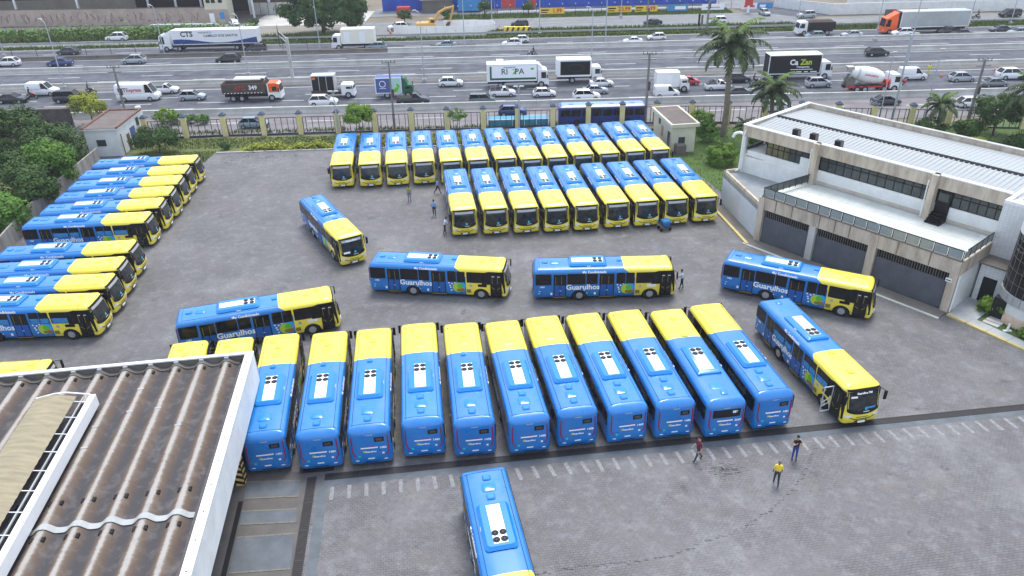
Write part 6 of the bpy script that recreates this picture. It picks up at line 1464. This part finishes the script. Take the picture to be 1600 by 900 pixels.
# ---------------------------------------------------------------- trucks
def truck(name, label, cat, x, y, left, L, cab_l=1.9, cab_h=2.6, cabm=None, boxm=None, box_h=3.3, box_z=1.1, axles=(.18,.86), W=1.15, group='vans and trucks in the near lanes', deflector=True, box=True, gap=.15, tractor=False, boxw=None, scale=1.0):
    t = thing(name, label, cat, (x, y + W, 0), HW + (math.pi if left else 0), group)
    cabm = cabm or M['white']; h = L/2; xf = h; xb = h - cab_l
    c = MB(); W2 = W*.97
    pf = [(xb,.55),(xf-.03,.5),(xf,1.0),(xf-.04,1.35),(xf-.22,cab_h-.15),(xf-.5,cab_h),(xb,cab_h)]
    c.loft([[(px, -W2, pz) for px, pz in pf], [(px, W2, pz) for px, pz in pf]])
    if deflector and box:
        c.loft([[(xb,-W2*.9,cab_h),(xf-.75,-W2*.8,cab_h),(xf-.75,W2*.8,cab_h),(xb,W2*.9,cab_h)], [(xb,-W2*.9,box_h*.97),(xb+.35,-W2*.75,box_h*.93),(xb+.35,W2*.75,box_h*.93),(xb,W2*.9,box_h*.97)]])
    part('cab', c, cabm, t)
    part('windscreen', MB().loft([[(xf-.02,-W2*.88,1.42),(xf-.02,W2*.88,1.42),(xf-.06,W2*.88,1.42),(xf-.06,-W2*.88,1.42)],[(xf-.19,-W2*.82,cab_h-.28),(xf-.19,W2*.82,cab_h-.28),(xf-.24,W2*.82,cab_h-.28),(xf-.24,-W2*.82,cab_h-.28)]]), M['glass'], t)
    for s in (-1, 1):
        part('side_window', MB().box(xf-1.15, xf-.4, s*W2-.02, s*W2+.02, 1.45, cab_h-.32), M['glass'], t)
        part('headlight', MB().box(xf-.04, xf+.02, s*W2*.75-.16, s*W2*.75+.16, .75, .95), M['lamp'], t)
        part('mirror', MB().box(xf-.28, xf-.16, s*(W2+.16)-.08, s*(W2+.16)+.08, 1.5, 2.0), M['black'], t)
    part('bumper', MB().box(xf-.15, xf+.04, -W2, W2, .4, .68), cabm, t)
    part('chassis', MB().box(-h+.1, xb+.3, -.5, .5, .6, box_z-.02), M['black'], t)
    wm = MB(); wm.bar((0,-.16,0),(0,.16,0), .5, n=14, m=0); wm.bar((0,-.175,0),(0,.175,0), .28, n=9, m=1); wme = wm.mesh('wheel', [M['rubber'], M['rim']])
    for a in axles:
        for s in (-1, 1): obj('wheel', wme, t, (h - L*a, s*(W-.17), .5))
    if box:
        bw = boxw or W
        bx = part('box_body', MB().box(-h, xb-gap, -bw, bw, box_z, box_h), boxm or M['white'], t)
        fr = MB()
        for s in (-1, 1):
            fr.box(-h-.01, xb-gap+.01, s*bw-.03, s*bw+.03, box_h-.1, box_h+.02); fr.box(-h-.01, xb-gap+.01, s*bw-.03, s*bw+.03, box_z-.02, box_z+.1)
            fr.box(-h-.02, -h+.1, s*bw-.03, s*bw+.03, box_z, box_h); fr.box(xb-gap-.1, xb-gap+.02, s*bw-.03, s*bw+.03, box_z, box_h)
        part('frame_edge', fr, M['acwhite'], bx)
        part('side_guard', MB().box(-h+L*.3, xb-.5, -bw+.02, -bw+.08, .55, .85), M['concrete'], t)
        for s in (-1, 1): part('tail_light', MB().box(-h-.03, -h+.03, s*bw*.8-.12, s*bw*.8+.12, .7, .9), M['lampred'], t)
    return t, h, xb
def side(name, t, x0, x1, z0, z1, m, W, s=-1, pr=.006): 
    return part(name, MB().box(x0, x1, min(s*(W+pr), s*(W-.05)), max(s*(W+pr), s*(W-.05)), z0, z1), m, t)
# RISPA truck
t, h, xb = truck('box_truck', 'white box truck lettered RISPA with a green lower stripe', 'truck', 1.6, 118.4, False, 9.6, 1.7, 2.7, None, M['acwhite'], 3.7, 1.1, (.12,.78), 1.2)
side('side_curtain', t, -h+.75, xb-.3, 1.35, 3.45, M['letter'], 1.2); side('green_stripe', t, -h+.75, xb-.3, 1.3, 1.62, M['green'], 1.2, pr=.012); side('green_edge', t, -h+.45, -h+.75, 1.3, 3.4, M['green'], 1.2)
lettering('side_lettering', 'RI   PA', 1.25, mat('dark_green_print', S(40,66,62), .6), t, (-.8, -1.225, 2.55), (1,0,0), (0,0,1), .012)
tz = MB(); tz.add([(-.85,-1.22,2.2),(-.25,-1.22,2.2),(-.25,-1.22,2.28),(-.85,-1.22,2.28)], [(0,1,2,3)]); tz.add([(-.8,-1.222,2.2),(-.3,-1.222,2.9),(-.12,-1.222,2.9),(-.4,-1.222,2.2)], [(0,1,2,3)]); tz.add([(-.85,-1.222,2.84),(-.2,-1.222,2.84),(-.2,-1.222,2.92),(-.85,-1.222,2.92)], [(0,1,2,3)])
part('logo_letter', tz, M['green_logo'], t); lettering('small_lettering', 'TRANSPORTES', .28, M['navy'], t, (-1.3, -1.225, 3.22), (1,0,0), (0,0,1), .005)
side('print_mark', t, 2.0, 2.5, 2.8, 3.1, M['green_logo'], 1.2, pr=.014)
# black box truck
t, h, xb = truck('box_truck', 'box truck with plain black side and white frame', 'truck', 11.4, 120.5, False, 7.2, 1.6, 2.5, None, M['acwhite'], 3.7, 1.1, (.14,.66), 1.2, deflector=False)
side('black_side', t, -h+.55, xb-.35, 1.35, 3.45, M['black'], 1.2)
og = MB(); og.tube([(-.6 + 1.3*math.cos(a), -1.21, 2.4 + .55*math.sin(a)) for a in [k*.4488 for k in range(15)]], .05, 4); part('faint_oval', og, mat('faint_print', S(44,44,50), .5), t)
for k in range(6): side('reflector', t, -h+.7+.85*k, -h+.95+.85*k, 1.12, 1.28, M['letter'], 1.2, pr=.02)
# small white box truck
t, h, xb = truck('box_truck', 'small plain white box truck left of the tall palm', 'truck', 24.9, 113.8, False, 5.0, 1.4, 2.1, None, M['white'], 3.0, .9, (.16,.76), 1.0, deflector=False)
side('side_hatch', t, -1.0, -.2, 1.1, 2.6, M['acwhite'], 1.0)
# blue and green box truck
t, h, xb = truck('box_truck', 'small box truck, half blue half mint, with green cab', 'truck', -17.1, 113.9, False, 5.6, 1.5, 2.0, M['green'], M['boxblue'], 3.1, .8, (.14,.7), 1.0)
side('mint_panel', t, -.5, xb-.2, .95, 3.05, M['mint'], 1.0)
rg = MB(); rg.tube([(-1.7 + .45*math.cos(a), -1.012, 2.2 + .45*math.sin(a)) for a in [k*.4488 for k in range(15)]], .06, 4); part('round_emblem', rg, M['letter'], t)
side('emblem_text', t, -2.2, -1.2, 1.5, 1.58, M['letter'], 1.0)
lm = MB(); lm.add([(-.45,-1.014,.95),(.3,-1.014,.95),(.9,-1.014,1.8),(.5,-1.014,2.3),(.1,-1.014,1.5)], [(0,1,2,3,4)]); part('green_swoosh', lm, M['green_logo'], t)
# black lettered truck
t, h, xb = truck('box_truck', 'long black curtain-sided truck lettered CaZan with white cab', 'truck', 46.0, 119.6, False, 10.2, 1.8, 2.7, None, M['black'], 3.9, 1.0, (.11,.72,.8), 1.2, deflector=False)
part('white_roof', MB().box(-h, xb-.15, -1.18, 1.18, 3.91, 3.95), M['acwhite'], t)
lettering('side_lettering', 'Ca', 1.15, M['letter'], t, (-1.2, -1.21, 2.75), (1,0,0), (0,0,1), .04); lettering('side_lettering', 'Zan', 1.15, M['lime'], t, (.75, -1.21, 2.75), (1,0,0), (0,0,1), .04)
lettering('small_lettering', 'Transportes', .42, M['letter'], t, (.3, -1.21, 2.05), (1,0,0), (0,0,1), .01); side('small_text', t, -1.6, 1.9, 1.62, 1.72, M['letter'], 1.2); 
for x0, x1 in ((-.6,.2),(.6,1.2),(1.6,2.6)): side('small_text', t, x0, x1, 1.22, 1.36, M['letter'], 1.2)
# dump truck
t, h, xb = truck('dump_truck', 'grimy dump truck with orange and white cab, marked ATC 349', 'truck', -38.6, 113.8, False, 8.7, 1.9, 2.6, None, None, 2.9, 1.1, (.16,.68,.83), 1.15, box=False)
for s in (-1,1): part('orange_door', MB().box(xb+.2, h-.1, s*1.12-.03, s*1.12+.03, 1.35, 2.62), M['orange'], t)
part('cab_roof', MB().box(xb+.1, h-.5, -1.1, 1.1, 2.6, 2.68), M['orange'], t)
for s in (-1,1): part('side_window', MB().box(h-1.2, h-.5, s*1.15-.01, s*1.15+.01, 1.55, 2.2), M['glass'], t)
dm = MB()
dm.box(-h, xb-.4, -1.2, -1.1, 1.25, 2.7); dm.box(-h, xb-.4, 1.1, 1.2, 1.25, 2.7); dm.box(-h, -h+.1, -1.1, 1.1, 1.25, 2.7); dm.box(xb-.5, xb-.4, -1.1, 1.1, 1.25, 2.95); dm.box(-h, xb-.4, -1.1, 1.1, 1.2, 1.35)
bx = part('dump_body', dm, M['rust'], t); part('load', MB().box(-h+.1, xb-.5, -1.1, 1.1, 1.35, 2.2), M['earth'], bx)
lettering('side_lettering', 'ATC', .8, M['lampred'], bx, (-1.6, -1.21, 2.05), (1,0,0), (0,0,1), .02); lettering('side_lettering', '349', .85, M['letter'], bx, (.35, -1.21, 2.1), (1,0,0), (0,0,1), .02)
rf = MB()
for k in range(12): rf.box(-h+.3+.5*k, -h+.5+.5*k, -1.215, -1.19, 1.3, 1.4)
part('reflectors', rf, M['letter'], bx)
# flatbed with cabins
t, h, xb = truck('flatbed_truck', 'white-cab flatbed truck carrying a cabin with black openings', 'truck', -26.5, 114.4, False, 6.4, 1.9, 2.1, None, None, 2.6, .9, (.14,.7), 1.05, box=False)
part('flat_bed', MB().box(-h, xb-.1, -1.1, 1.1, .85, 1.0), M['black'], t); part('bed_rail', MB().box(-h, xb-.1, -1.12, -1.06, 1.0, 1.3), M['rust'], t)
cbn = thing('portable_cabins', 'grey-roofed cabin box with three black openings riding on the flatbed', 'cabin', (-27.6, 115.4, 1.02), HW)
part('shell', MB().box(-2.0, 1.5, -.95, .95, 0, 2.5), M['acgrey'], cbn)
for k in range(3): part('opening', MB().box(-1.85+1.1*k, -.85+1.1*k, -.97, -.9, .1, 2.35), M['darkvoid'], cbn)
part('red_sign', MB().box(-1.8, -1.3, -.985, -.96, 1.9, 2.25), M['orange'], cbn)
# concrete mixer
t, h, xb = truck('concrete_mixer', 'white concrete mixer truck with red trim and big tilted drum', 'truck', 54.1, 111.4, False, 8.4, 1.7, 2.6, None, None, 2.6, 1.0, (.12,.3,.64,.78), 1.15, box=False)
dr = MB(); pts = [(-3.3,.0,2.95,.55),(-2.7,0,2.8,.85),(-1.2,0,2.45,1.2),(.2,0,2.2,1.15),(1.4,0,1.95,.85),(1.8,0,1.9,.5)]
n_ = 18; dr.loft([[(px + (-.28)*rr*math.cos(2*math.pi*k/n_)*-.3, rr*math.sin(2*math.pi*k/n_), pz + rr*math.cos(2*math.pi*k/n_)) for k in range(n_)] for px, _, pz, rr in pts])
part('drum', dr, M['white'], t, 50)
part('drum_band', MB().bar((-2.55,0,2.78), (-2.25,0,2.7), .96, 1.0, 18), M['acgrey'], t)
part('hopper', MB().loft([rrect(-3.4,0,.3,.35,.1,2.9), rrect(-3.5,0,.55,.6,.1,3.7)]), M['concrete'], t); part('chute', MB().tube([(-3.5,0,2.6), (-4.0,-.1,1.6), (-4.2,-.2,1.2)], .2, 6), M['concrete_d'], t)
part('rear_frame', MB().box(-3.9, -2.6, -.6, .6, .9, 2.0), M['concrete_d'], t); part('red_rail', MB().box(-h+.1, xb, -1.1, -1.04, .75, 1.0), M['red_print'], t); part('water_tank', MB().bar((1.7,-.8,1.5), (2.3,-.8,1.5), .4, n=10), M['red_print'], t)
lettering('drum_lettering', 'CONCRETO', .38, M['red_print'], t, (-.6, -1.19, 2.5), (1,0,-.2), (.2,0,1), .01)
# trucks in the opposite lanes
G6 = 'trucks in the opposite lanes'
def semi(label, x, y, L, cabm, trm, cabL=2.3, tr_h=3.9):
    return truck('articulated_truck', label, 'truck', x, y, True, L, cabL, 3.1, cabm, trm, tr_h, 1.25, (.07,.2,.78,.85,.92), 1.25, G6, gap=.5)
t, h, xb = semi('long white articulated truck with navy wave, lettered CTS', -57.9, 151.6, 19.2, M['white'], M['white'])
wv = MB(); X0, X1 = -h+.05, xb-.55
pts = [(X0 + (X1-X0)*k/20, 1.35 + (.75 + .45*math.sin(k/20*6.0 + 2.2)) - .3*(k/20)) for k in range(21)]
for s in (1,): wv.loft([[(x, s*1.256, 1.3), (x, s*1.256, z)] for x, z in pts], cap=False, closed=False)
part('navy_wave', wv, M['navy'], t)
lettering('side_lettering', 'CTS', 1.35, mat('dark_slate_print', S(52,56,70), .5), t, (3.9, 1.262, 3.15), (-1,0,0), (0,0,1), .05)
lettering('side_lettering', 'TRANSPORTE', .42, mat('grey_print', S(120,124,132), .5), t, (.4, 1.262, 3.4), (-1,0,0), (0,0,1), .01); lettering('side_lettering', 'CAMILLO DOS SANTOS', .62, mat('slate_print', S(92,98,112), .5), t, (-2.6, 1.262, 2.8), (-1,0,0), (0,0,1), .02)
t, h, xb = truck('box_truck', 'plain cream-white box truck in the opposite lanes', 'truck', -29.5, 149.6, True, 8.3, 1.8, 2.7, M['white'], mat('cream_box', S(232,230,214), .5), 3.8, 1.15, (.16,.8), 1.25, G6, deflector=False)
for x in (1.0, -1.9): side('side_hatch', t, x-.5, x+.6, 1.4, 3.3, M['acwhite'], 1.25, 1)
t, h, xb = semi('articulated truck with bright orange cab and long grey tarpaulin trailer', 82.3, 153.2, 16.6, M['orange'], M['truckgrey'], 2.5, 4.2)
part('dark_gap', MB().box(xb-.52, xb-.02, -1.1, 1.1, 1.2, 4.1), M['black'], t)
t, h, xb = truck('dump_truck', 'white-cab dump truck with dark load at the upper right', 'truck', 61.0, 153.6, True, 7.2, 1.7, 2.6, M['white'], None, 2.6, 1.0, (.16,.8), 1.2, G6, box=False)
part('dump_body', MB().box(-h, xb-.3, -1.2, 1.2, 1.2, 2.5), M['black'], t); part('load', MB().loft([rrect((-h+xb-.3)/2, 0, 2.4, 1.1, .1, 2.4), rrect((-h+xb-.3)/2, 0, 1.9, .6, .1, 2.85)]), M['rust'], t)
# navy bus and teal trailer outside the fence
nb = thing('navy_bus', 'dark navy bus with pale roof parked just outside the fence', 'bus', (12.6, 100.3, 0), HW)
part('body', MB().loft([rrect(0, 0, 5.9, 1.2, .2, .35), rrect(0, 0, 5.9, 1.2, .2, 2.75), rrect(0, 0, 5.7, 1.0, .2, 2.95)]), M['busnavy'], nb, 40)
part('roof_sheet', MB().loft([rrect(0, 0, 5.5, .95, .2, 2.95), rrect(0, 0, 5.3, .8, .2, 3.02)]), M['busroof'], nb)
for k in range(8): part('window', MB().box(-5.6+1.4*k, -4.4+1.4*k, -1.215, -1.1, 1.4, 2.4), M['glass'], nb)
for k, x in enumerate((-4.2, -1.5, 1.2, 4.0)): part('roof_hatch', MB().box(x-.3, x+.3, -.3, .3, 3.02, 3.1), M['busroof'], nb)
for x in (-3.5, 3.3): part('wheel', MB().bar((x,-1.22,.45), (x,-.9,.45), .45, n=12), M['rubber'], nb)
nb.scale = (1, 1, .84); nb.location.y = 99.95
tl = thing('trailer', 'long teal flat-topped shelter with pale frame just behind the fence', 'shelter', (1.3, 99.3, 0), HW); tl.scale = (1, 1, .62)
part('roof_sheet', MB().box(-4.0, 4.0, -.9, .9, 1.55, 1.62), M['teal'], tl); part('side_sheet', MB().box(-4.0, 4.0, -.9, -.84, .3, 1.5), M['teal'], tl)
fr = MB()
for x in (-4, -2.4, -.8, .8, 2.4, 4): fr.bar((x,-.93,0), (x,-.93,1.7), .05, n=4)
fr.bar((-4,-.93,1.66), (4,-.93,1.66), .05, n=4); part('frame', fr, M['acwhite'], tl)

# ---------------------------------------------------------------- people
SK = {'d': mat('skin', S(150,104,80), .6), 'l': mat('skin_light', S(196,150,124), .6)}
CL = {}
def cloth(n, c):
    if n not in CL: CL[n] = mat('cloth_' + n, c, .85)
    return CL[n]
def person(name_label, x, y, face, shirt, trousers, hair='black', arms=((0,.1),(0,.1)), legs=((.1,0),(-.1,0)), sleeves=True, lean=0.0, sit=False, H=1.70, skin='d', z=0, group='people in the yard', cap=None):
    """arms: per side (swing forward, elbow bend); legs: per side (swing forward, knee bend) in radians; facing local +X"""
    t = thing('person', name_label, 'person', (x, y, z), R(face), group); k = H/1.70
    V = []; E = []; Rr = []; tags = []
    def add(p, r, par, tag):
        V.append(Vector(p)*k); Rr.append(r*k); tags.append(tag)
        if par is not None: E.append((par, len(V)-1))
        return len(V)-1
    hz = .92 if not sit else .0
    pel = add((0,0,.94), .13, None, 't'); 
    def up(dz): return (math.sin(lean)*dz, 0, .94 + math.cos(lean)*dz)
    wai = add(up(.14), .125, pel, 's'); che = add(up(.36), .15, wai, 's'); nk0 = add(up(.50), .075, che, 's'); nk = add(up(.56), .052, nk0, 'h')
    p = up(.64); h1 = add((p[0]+.015, 0, p[2]), .075, nk, 'h'); p = up(.73); h2 = add((p[0]+.01, 0, p[2]), .082, h1, 'h'); p = up(.79); add((p[0], 0, p[2]), .05, h2, 'h')
    p = up(.665); add((p[0]+.105, 0, p[2]), .014, h1, 'h')
    for si, s in enumerate((1, -1)):
        a, eb = arms[si]; q = up(.455)
        sh = add((q[0], s*.17, q[2]), .062, che, 's'); a0 = a - 0
        el = add((q[0] + .28*math.sin(a0), s*.225, q[2] - .28*math.cos(a0)), .045, sh, 's'); a1 = a0 + eb
        ex_ = q[0] + .28*math.sin(a0); ez = q[2] - .28*math.cos(a0)
        iy = s*(.225 - (.12 if eb > 1.5 else 0))
        mid = add((ex_ + .05*math.sin(a1), s*.225, ez - .05*math.cos(a1)), .040, el, 'f')
        wr = add((ex_ + .24*math.sin(a1), iy, ez - .24*math.cos(a1)), .028, mid, 'f')
        pa = add((ex_ + .30*math.sin(a1), iy, ez - .30*math.cos(a1)), .032, wr, 'f')
        for j in range(4):
            off = (j-1.5)*.021; ln_ = (.075,.085,.08,.062)[j]; a2 = a1 + .25
            f1 = add((ex_ + (.30 + ln_*.55)*math.sin(a1) , iy + off, ez - (.30 + ln_*.55)*math.cos(a1)), .0095, pa, 'f')
            add((ex_ + .30*math.sin(a1) + ln_*math.sin(a2), iy + off, ez - .30*math.cos(a1) - ln_*math.cos(a2)), .008, f1, 'f')
        add((ex_ + .29*math.sin(a1) + .045*math.cos(a1), iy - s*.03, ez - .30*math.cos(a1) + .03*math.sin(a1)), .010, wr, 'f')
        lg, kb = legs[si]
        hp = add((0, s*.09, .88), .095, pel, 't')
        kx, kz = .42*math.sin(lg), .88 - .42*math.cos(lg); kn = add((kx, s*.10, kz), .064, hp, 't'); l1 = lg - kb
        ax, az = kx + .41*math.sin(l1), kz - .41*math.cos(l1); an = add((ax, s*.10, az), .045, kn, 't')
        add((ax + .02, s*.10, az - .03), .042, an, 'b'); add((ax + .15*math.cos(max(-.9, min(.9, l1))), s*.11, az - .035 + .15*math.sin(l1)), .035, len(V)-1, 'b')
    mz = min(v.z - r for v, r in zip(V, Rr))
    me = bpy.data.meshes.new('figure'); me.from_pydata([tuple(v - Vector((0,0,mz))) for v in V], E, [])
    o = bpy.data.objects.new('body', me); col.objects.link(o)
    m = o.modifiers.new('skin', 'SKIN'); m.use_smooth_shade = True
    for i, d in enumerate(me.skin_vertices[0].data): d.radius = (Rr[i], Rr[i]); d.use_root = (i == 0)
    sb = o.modifiers.new('sub', 'SUBSURF'); sb.levels = 1; sb.render_levels = 1
    out = bpy.data.meshes.new_from_object(o.evaluated_get(bpy.context.evaluated_depsgraph_get()))
    bpy.data.objects.remove(o); bpy.data.meshes.remove(me)
    ms = [cloth(*shirt), cloth(*trousers), SK[skin], M['black']]; out.materials.clear()
    for q in ms: out.materials.append(q)
    pts = [v - Vector((0,0,mz)) for v in V]; tagm = {'s': 0, 't': 1, 'h': 2, 'f': 2 if sleeves is not True else 2, 'b': 3}
    for pl in out.polygons:
        c = Vector(pl.center); i = min(range(len(pts)), key=lambda i: (pts[i]-c).length - Rr[i]*.6); pl.material_index = tagm[tags[i]]
    out.name = 'body'; body = obj('body', out, t)
    hd = pts[h2]
    hm = MB(); hm.ball((hd.x - .018, 0, hd.z + .028), .098*k, .092*k, .085*k, 10, 6); part('hair' if not cap else 'cap', hm, {'black': cloth('hair_black', S(30,26,26)), 'grey': cloth('hair_grey', S(120,112,106)), 'cap': M['orange']}[hair], t, 60)
    for s in (1, -1):
        part('eye', MB().ball((pts[h1].x + .088*k, s*.03, pts[h1].z + .045), .012, .012, .009, 6, 4), M['black'], t); part('ear', MB().ball((pts[h1].x, s*.085*k, pts[h1].z + .03), .02, .012, .03, 6, 4), SK[skin], t)
    part('mouth', MB().box(pts[h1].x + .07*k, pts[h1].x + .086*k, -.02, .02, pts[h1].z - .028, pts[h1].z - .018), M['red'], t)
    return t
BL_ = ('light_blue', S(128,176,226)); DK = ('dark', S(34,34,42))
walk = ((.38,.05),(-.32,.35))
person('man in a green shirt and jeans standing in the open yard', -10.5, 73.4, -75, ('olive_green', S(150,152,70)), ('jeans', S(92,116,146)), legs=((.12,0),(-.1,.1)))
person('man in pale blue shirt and dark trousers striding beside the front row, farther one', -7.7, 75.4, -20, BL_, DK, arms=((-.4,.2),(.4,.2)), legs=walk)
person('man in pale blue shirt and dark trousers walking away, nearer one', -7.6, 69.5, 95, BL_, DK, arms=((.3,.3),(-.3,.4)), legs=((.25,.05),(-.2,.3)))
person('man in white shirt bending toward the door of the leftmost front-row bus', -6.25, 65.2, 15, ('white_shirt', S(206,220,232)), DK, arms=((.9,.6),(.7,.8)), legs=((.1,0),(-.15,.1)), lean=.25)
person('man in pale shirt and dark trousers at the nose of the side-on bus', 13.85, 53.7, 160, ('pale_shirt', S(190,206,222)), DK, arms=((.9,.7),(.3,.4)), legs=((.15,0),(-.1,.1)), lean=.12)
person('man in burgundy shirt walking past the drain in the foreground', 10.6, 33.4, 195, ('burgundy', S(112,44,66)), ('dark_jeans', S(48,54,72)), arms=((-.15,.3),(.25,.5)), legs=((.32,.05),(-.28,.3)), skin='l')
person('person in black top and blue jeans holding both hands up to the face', 16.2, 33.3, -95, ('black_top', S(26,26,32)), ('blue_jeans', S(44,66,140)), arms=((.85,1.75),(.85,1.75)), legs=((.05,0),(-.03,.02)), skin='l')
person('man in bright yellow shirt and dark trousers seen from behind', 14.5, 31.3, 75, ('yellow', S(238,212,60)), ('charcoal', S(56,60,70)), hair='grey', arms=((.1,.2),(.12,.25)), legs=((.2,.05),(-.22,.25)))
person('road worker in yellow hi-vis suit beside the traffic cones', 67.2, 121.2, -90, ('hi_vis', S(224,222,40)), ('hi_vis2', S(206,216,52)), hair='cap', cap=True, arms=((.2,.3),(.3,.5)), group='people on the highway', H=1.75)
ct = thing('blue_trolley', 'small blue covered trolley with black wheels in front of the front bus row', 'trolley', (14.7, 65.2, 0), R(15))
part('hopper', MB().loft([rrect(0,0,.28,.3,.1,.4), rrect(0,0,.45,.42,.1,.85), rrect(-.05,0,.35,.35,.1,1.0)]), mat('trolley_blue', S(30,110,165), .5), ct)
for x, y in ((.3,-.35),(.3,.35),(-.55,-.3),(-.55,.3)): part('wheel', MB().bar((x,y-.05,.17), (x,y+.05,.17), .17, n=10), M['rubber'], ct)
part('handle', MB().tube([(-.4,-.3,.5), (-.95,-.25,1.0), (-.95,.25,1.0), (-.4,.3,.5)], .025, 5), M['iron'], ct)
# motorcycles with riders
def moto(label, x, y, color, left=False, rz=None, rider=None, shirt=('rider_dark', S(40,42,52))):
    t = thing('motorcycle', label, 'motorcycle', (x, y, 0), (HW + (math.pi if left else 0)) if rz is None else rz, 'motorcycles on the roads')
    for xx in (-.62, .65):
        w = part('wheel', MB().bar((xx,-.05,.3), (xx,.05,.3), .3, n=12), M['rubber'], t); part('rim', MB().bar((xx,-.055,.3), (xx,.055,.3), .18, n=10), M['rim'], w)
    part('frame', MB().tube([(-.62,0,.3), (-.1,0,.42), (.3,0,.75), (.65,0,.3)], .05, 5), M['black'], t); part('engine', MB().box(-.2,.2,-.13,.13,.25,.55), M['iron'], t)
    part('tank', MB().ball((.15,0,.8), .28,.15,.14, 8, 5), color, t, 60); part('seat', MB().loft([rrect(-.35,0,.4,.13,.08,.72), rrect(-.35,0,.36,.12,.08,.82)]), M['black'], t)
    part('handlebar', MB().tube([(.35,-.33,1.02), (.42,0,.98), (.35,.33,1.02)], .02, 5), M['steel'], t); part('headlight', MB().ball((.55,0,.86), .09,.09,.09, 8, 4), M['lamp'], t)
    if rider:
        r = person(rider, x, y, 0, shirt, DK, hair='black', arms=((.75,.3),(.75,.3)), legs=((1.15,1.35),(1.15,1.35)), lean=.2, group='people on the highway', z=.28)
        r.rotation_euler = t.rotation_euler; d = Vector((math.cos(t.rotation_euler.z), math.sin(t.rotation_euler.z))); r.location.x -= d.x*.35; r.location.y -= d.y*.35
        r.location.z = .32
    return t
moto('red motorcycle in front of the small white van at far left', -74.3, 118.2, M['red_print'], rider='motorcyclist in dark jacket at the far left of the near lanes')
moto('motorcycle in an upper near lane above the weedy tree', -66.2, 120.4, M['black'], rider='motorcyclist with pale helmet above the weedy tree', shirt=('rider_grey', S(80,84,96)))
moto('motorcycle at the front bumper of the black SUV by the palm', 38.4, 117.2, M['black'], rider='motorcyclist beside the tall palm crown shadow side, in front of the black SUV')
moto('lone motorcycle above the gap between the two white trucks', 4.6, 140.6, M['navy'], True, rider='motorcyclist alone above the gap between the two white trucks', shirt=('rider_navy', S(50,56,84)))
moto('motorcycle at the tail of the grey tarpaulin trailer', 100.2, 167.5, M['black'], True, rider='motorcyclist behind the grey tarpaulin trailer')
mb_ = moto('motorbike standing in the bed of the white pickup by the palm', 31.2, 115.15, M['black']); mb_.location.z = .95; mb_.scale = (.62,.62,.62)

# ---------------------------------------------------------------- thin haze over the whole place
hz = bpy.data.materials.new('thin_haze'); hz.use_nodes = True; hn = hz.node_tree
for n in list(hn.nodes): hn.nodes.remove(n)
pv = hn.nodes.new('ShaderNodeVolumePrincipled'); pv.inputs['Density'].default_value = 0.0003; pv.inputs['Color'].default_value = (.93, .96, 1, 1); pv.inputs['Anisotropy'].default_value = 0.2
ho = hn.nodes.new('ShaderNodeOutputMaterial'); hn.links.new(pv.outputs[0], ho.inputs['Volume'])
obj('haze', MB().box(-950, 950, -350, 1550, -1.2, 33).mesh('haze', hz), kind='stuff')
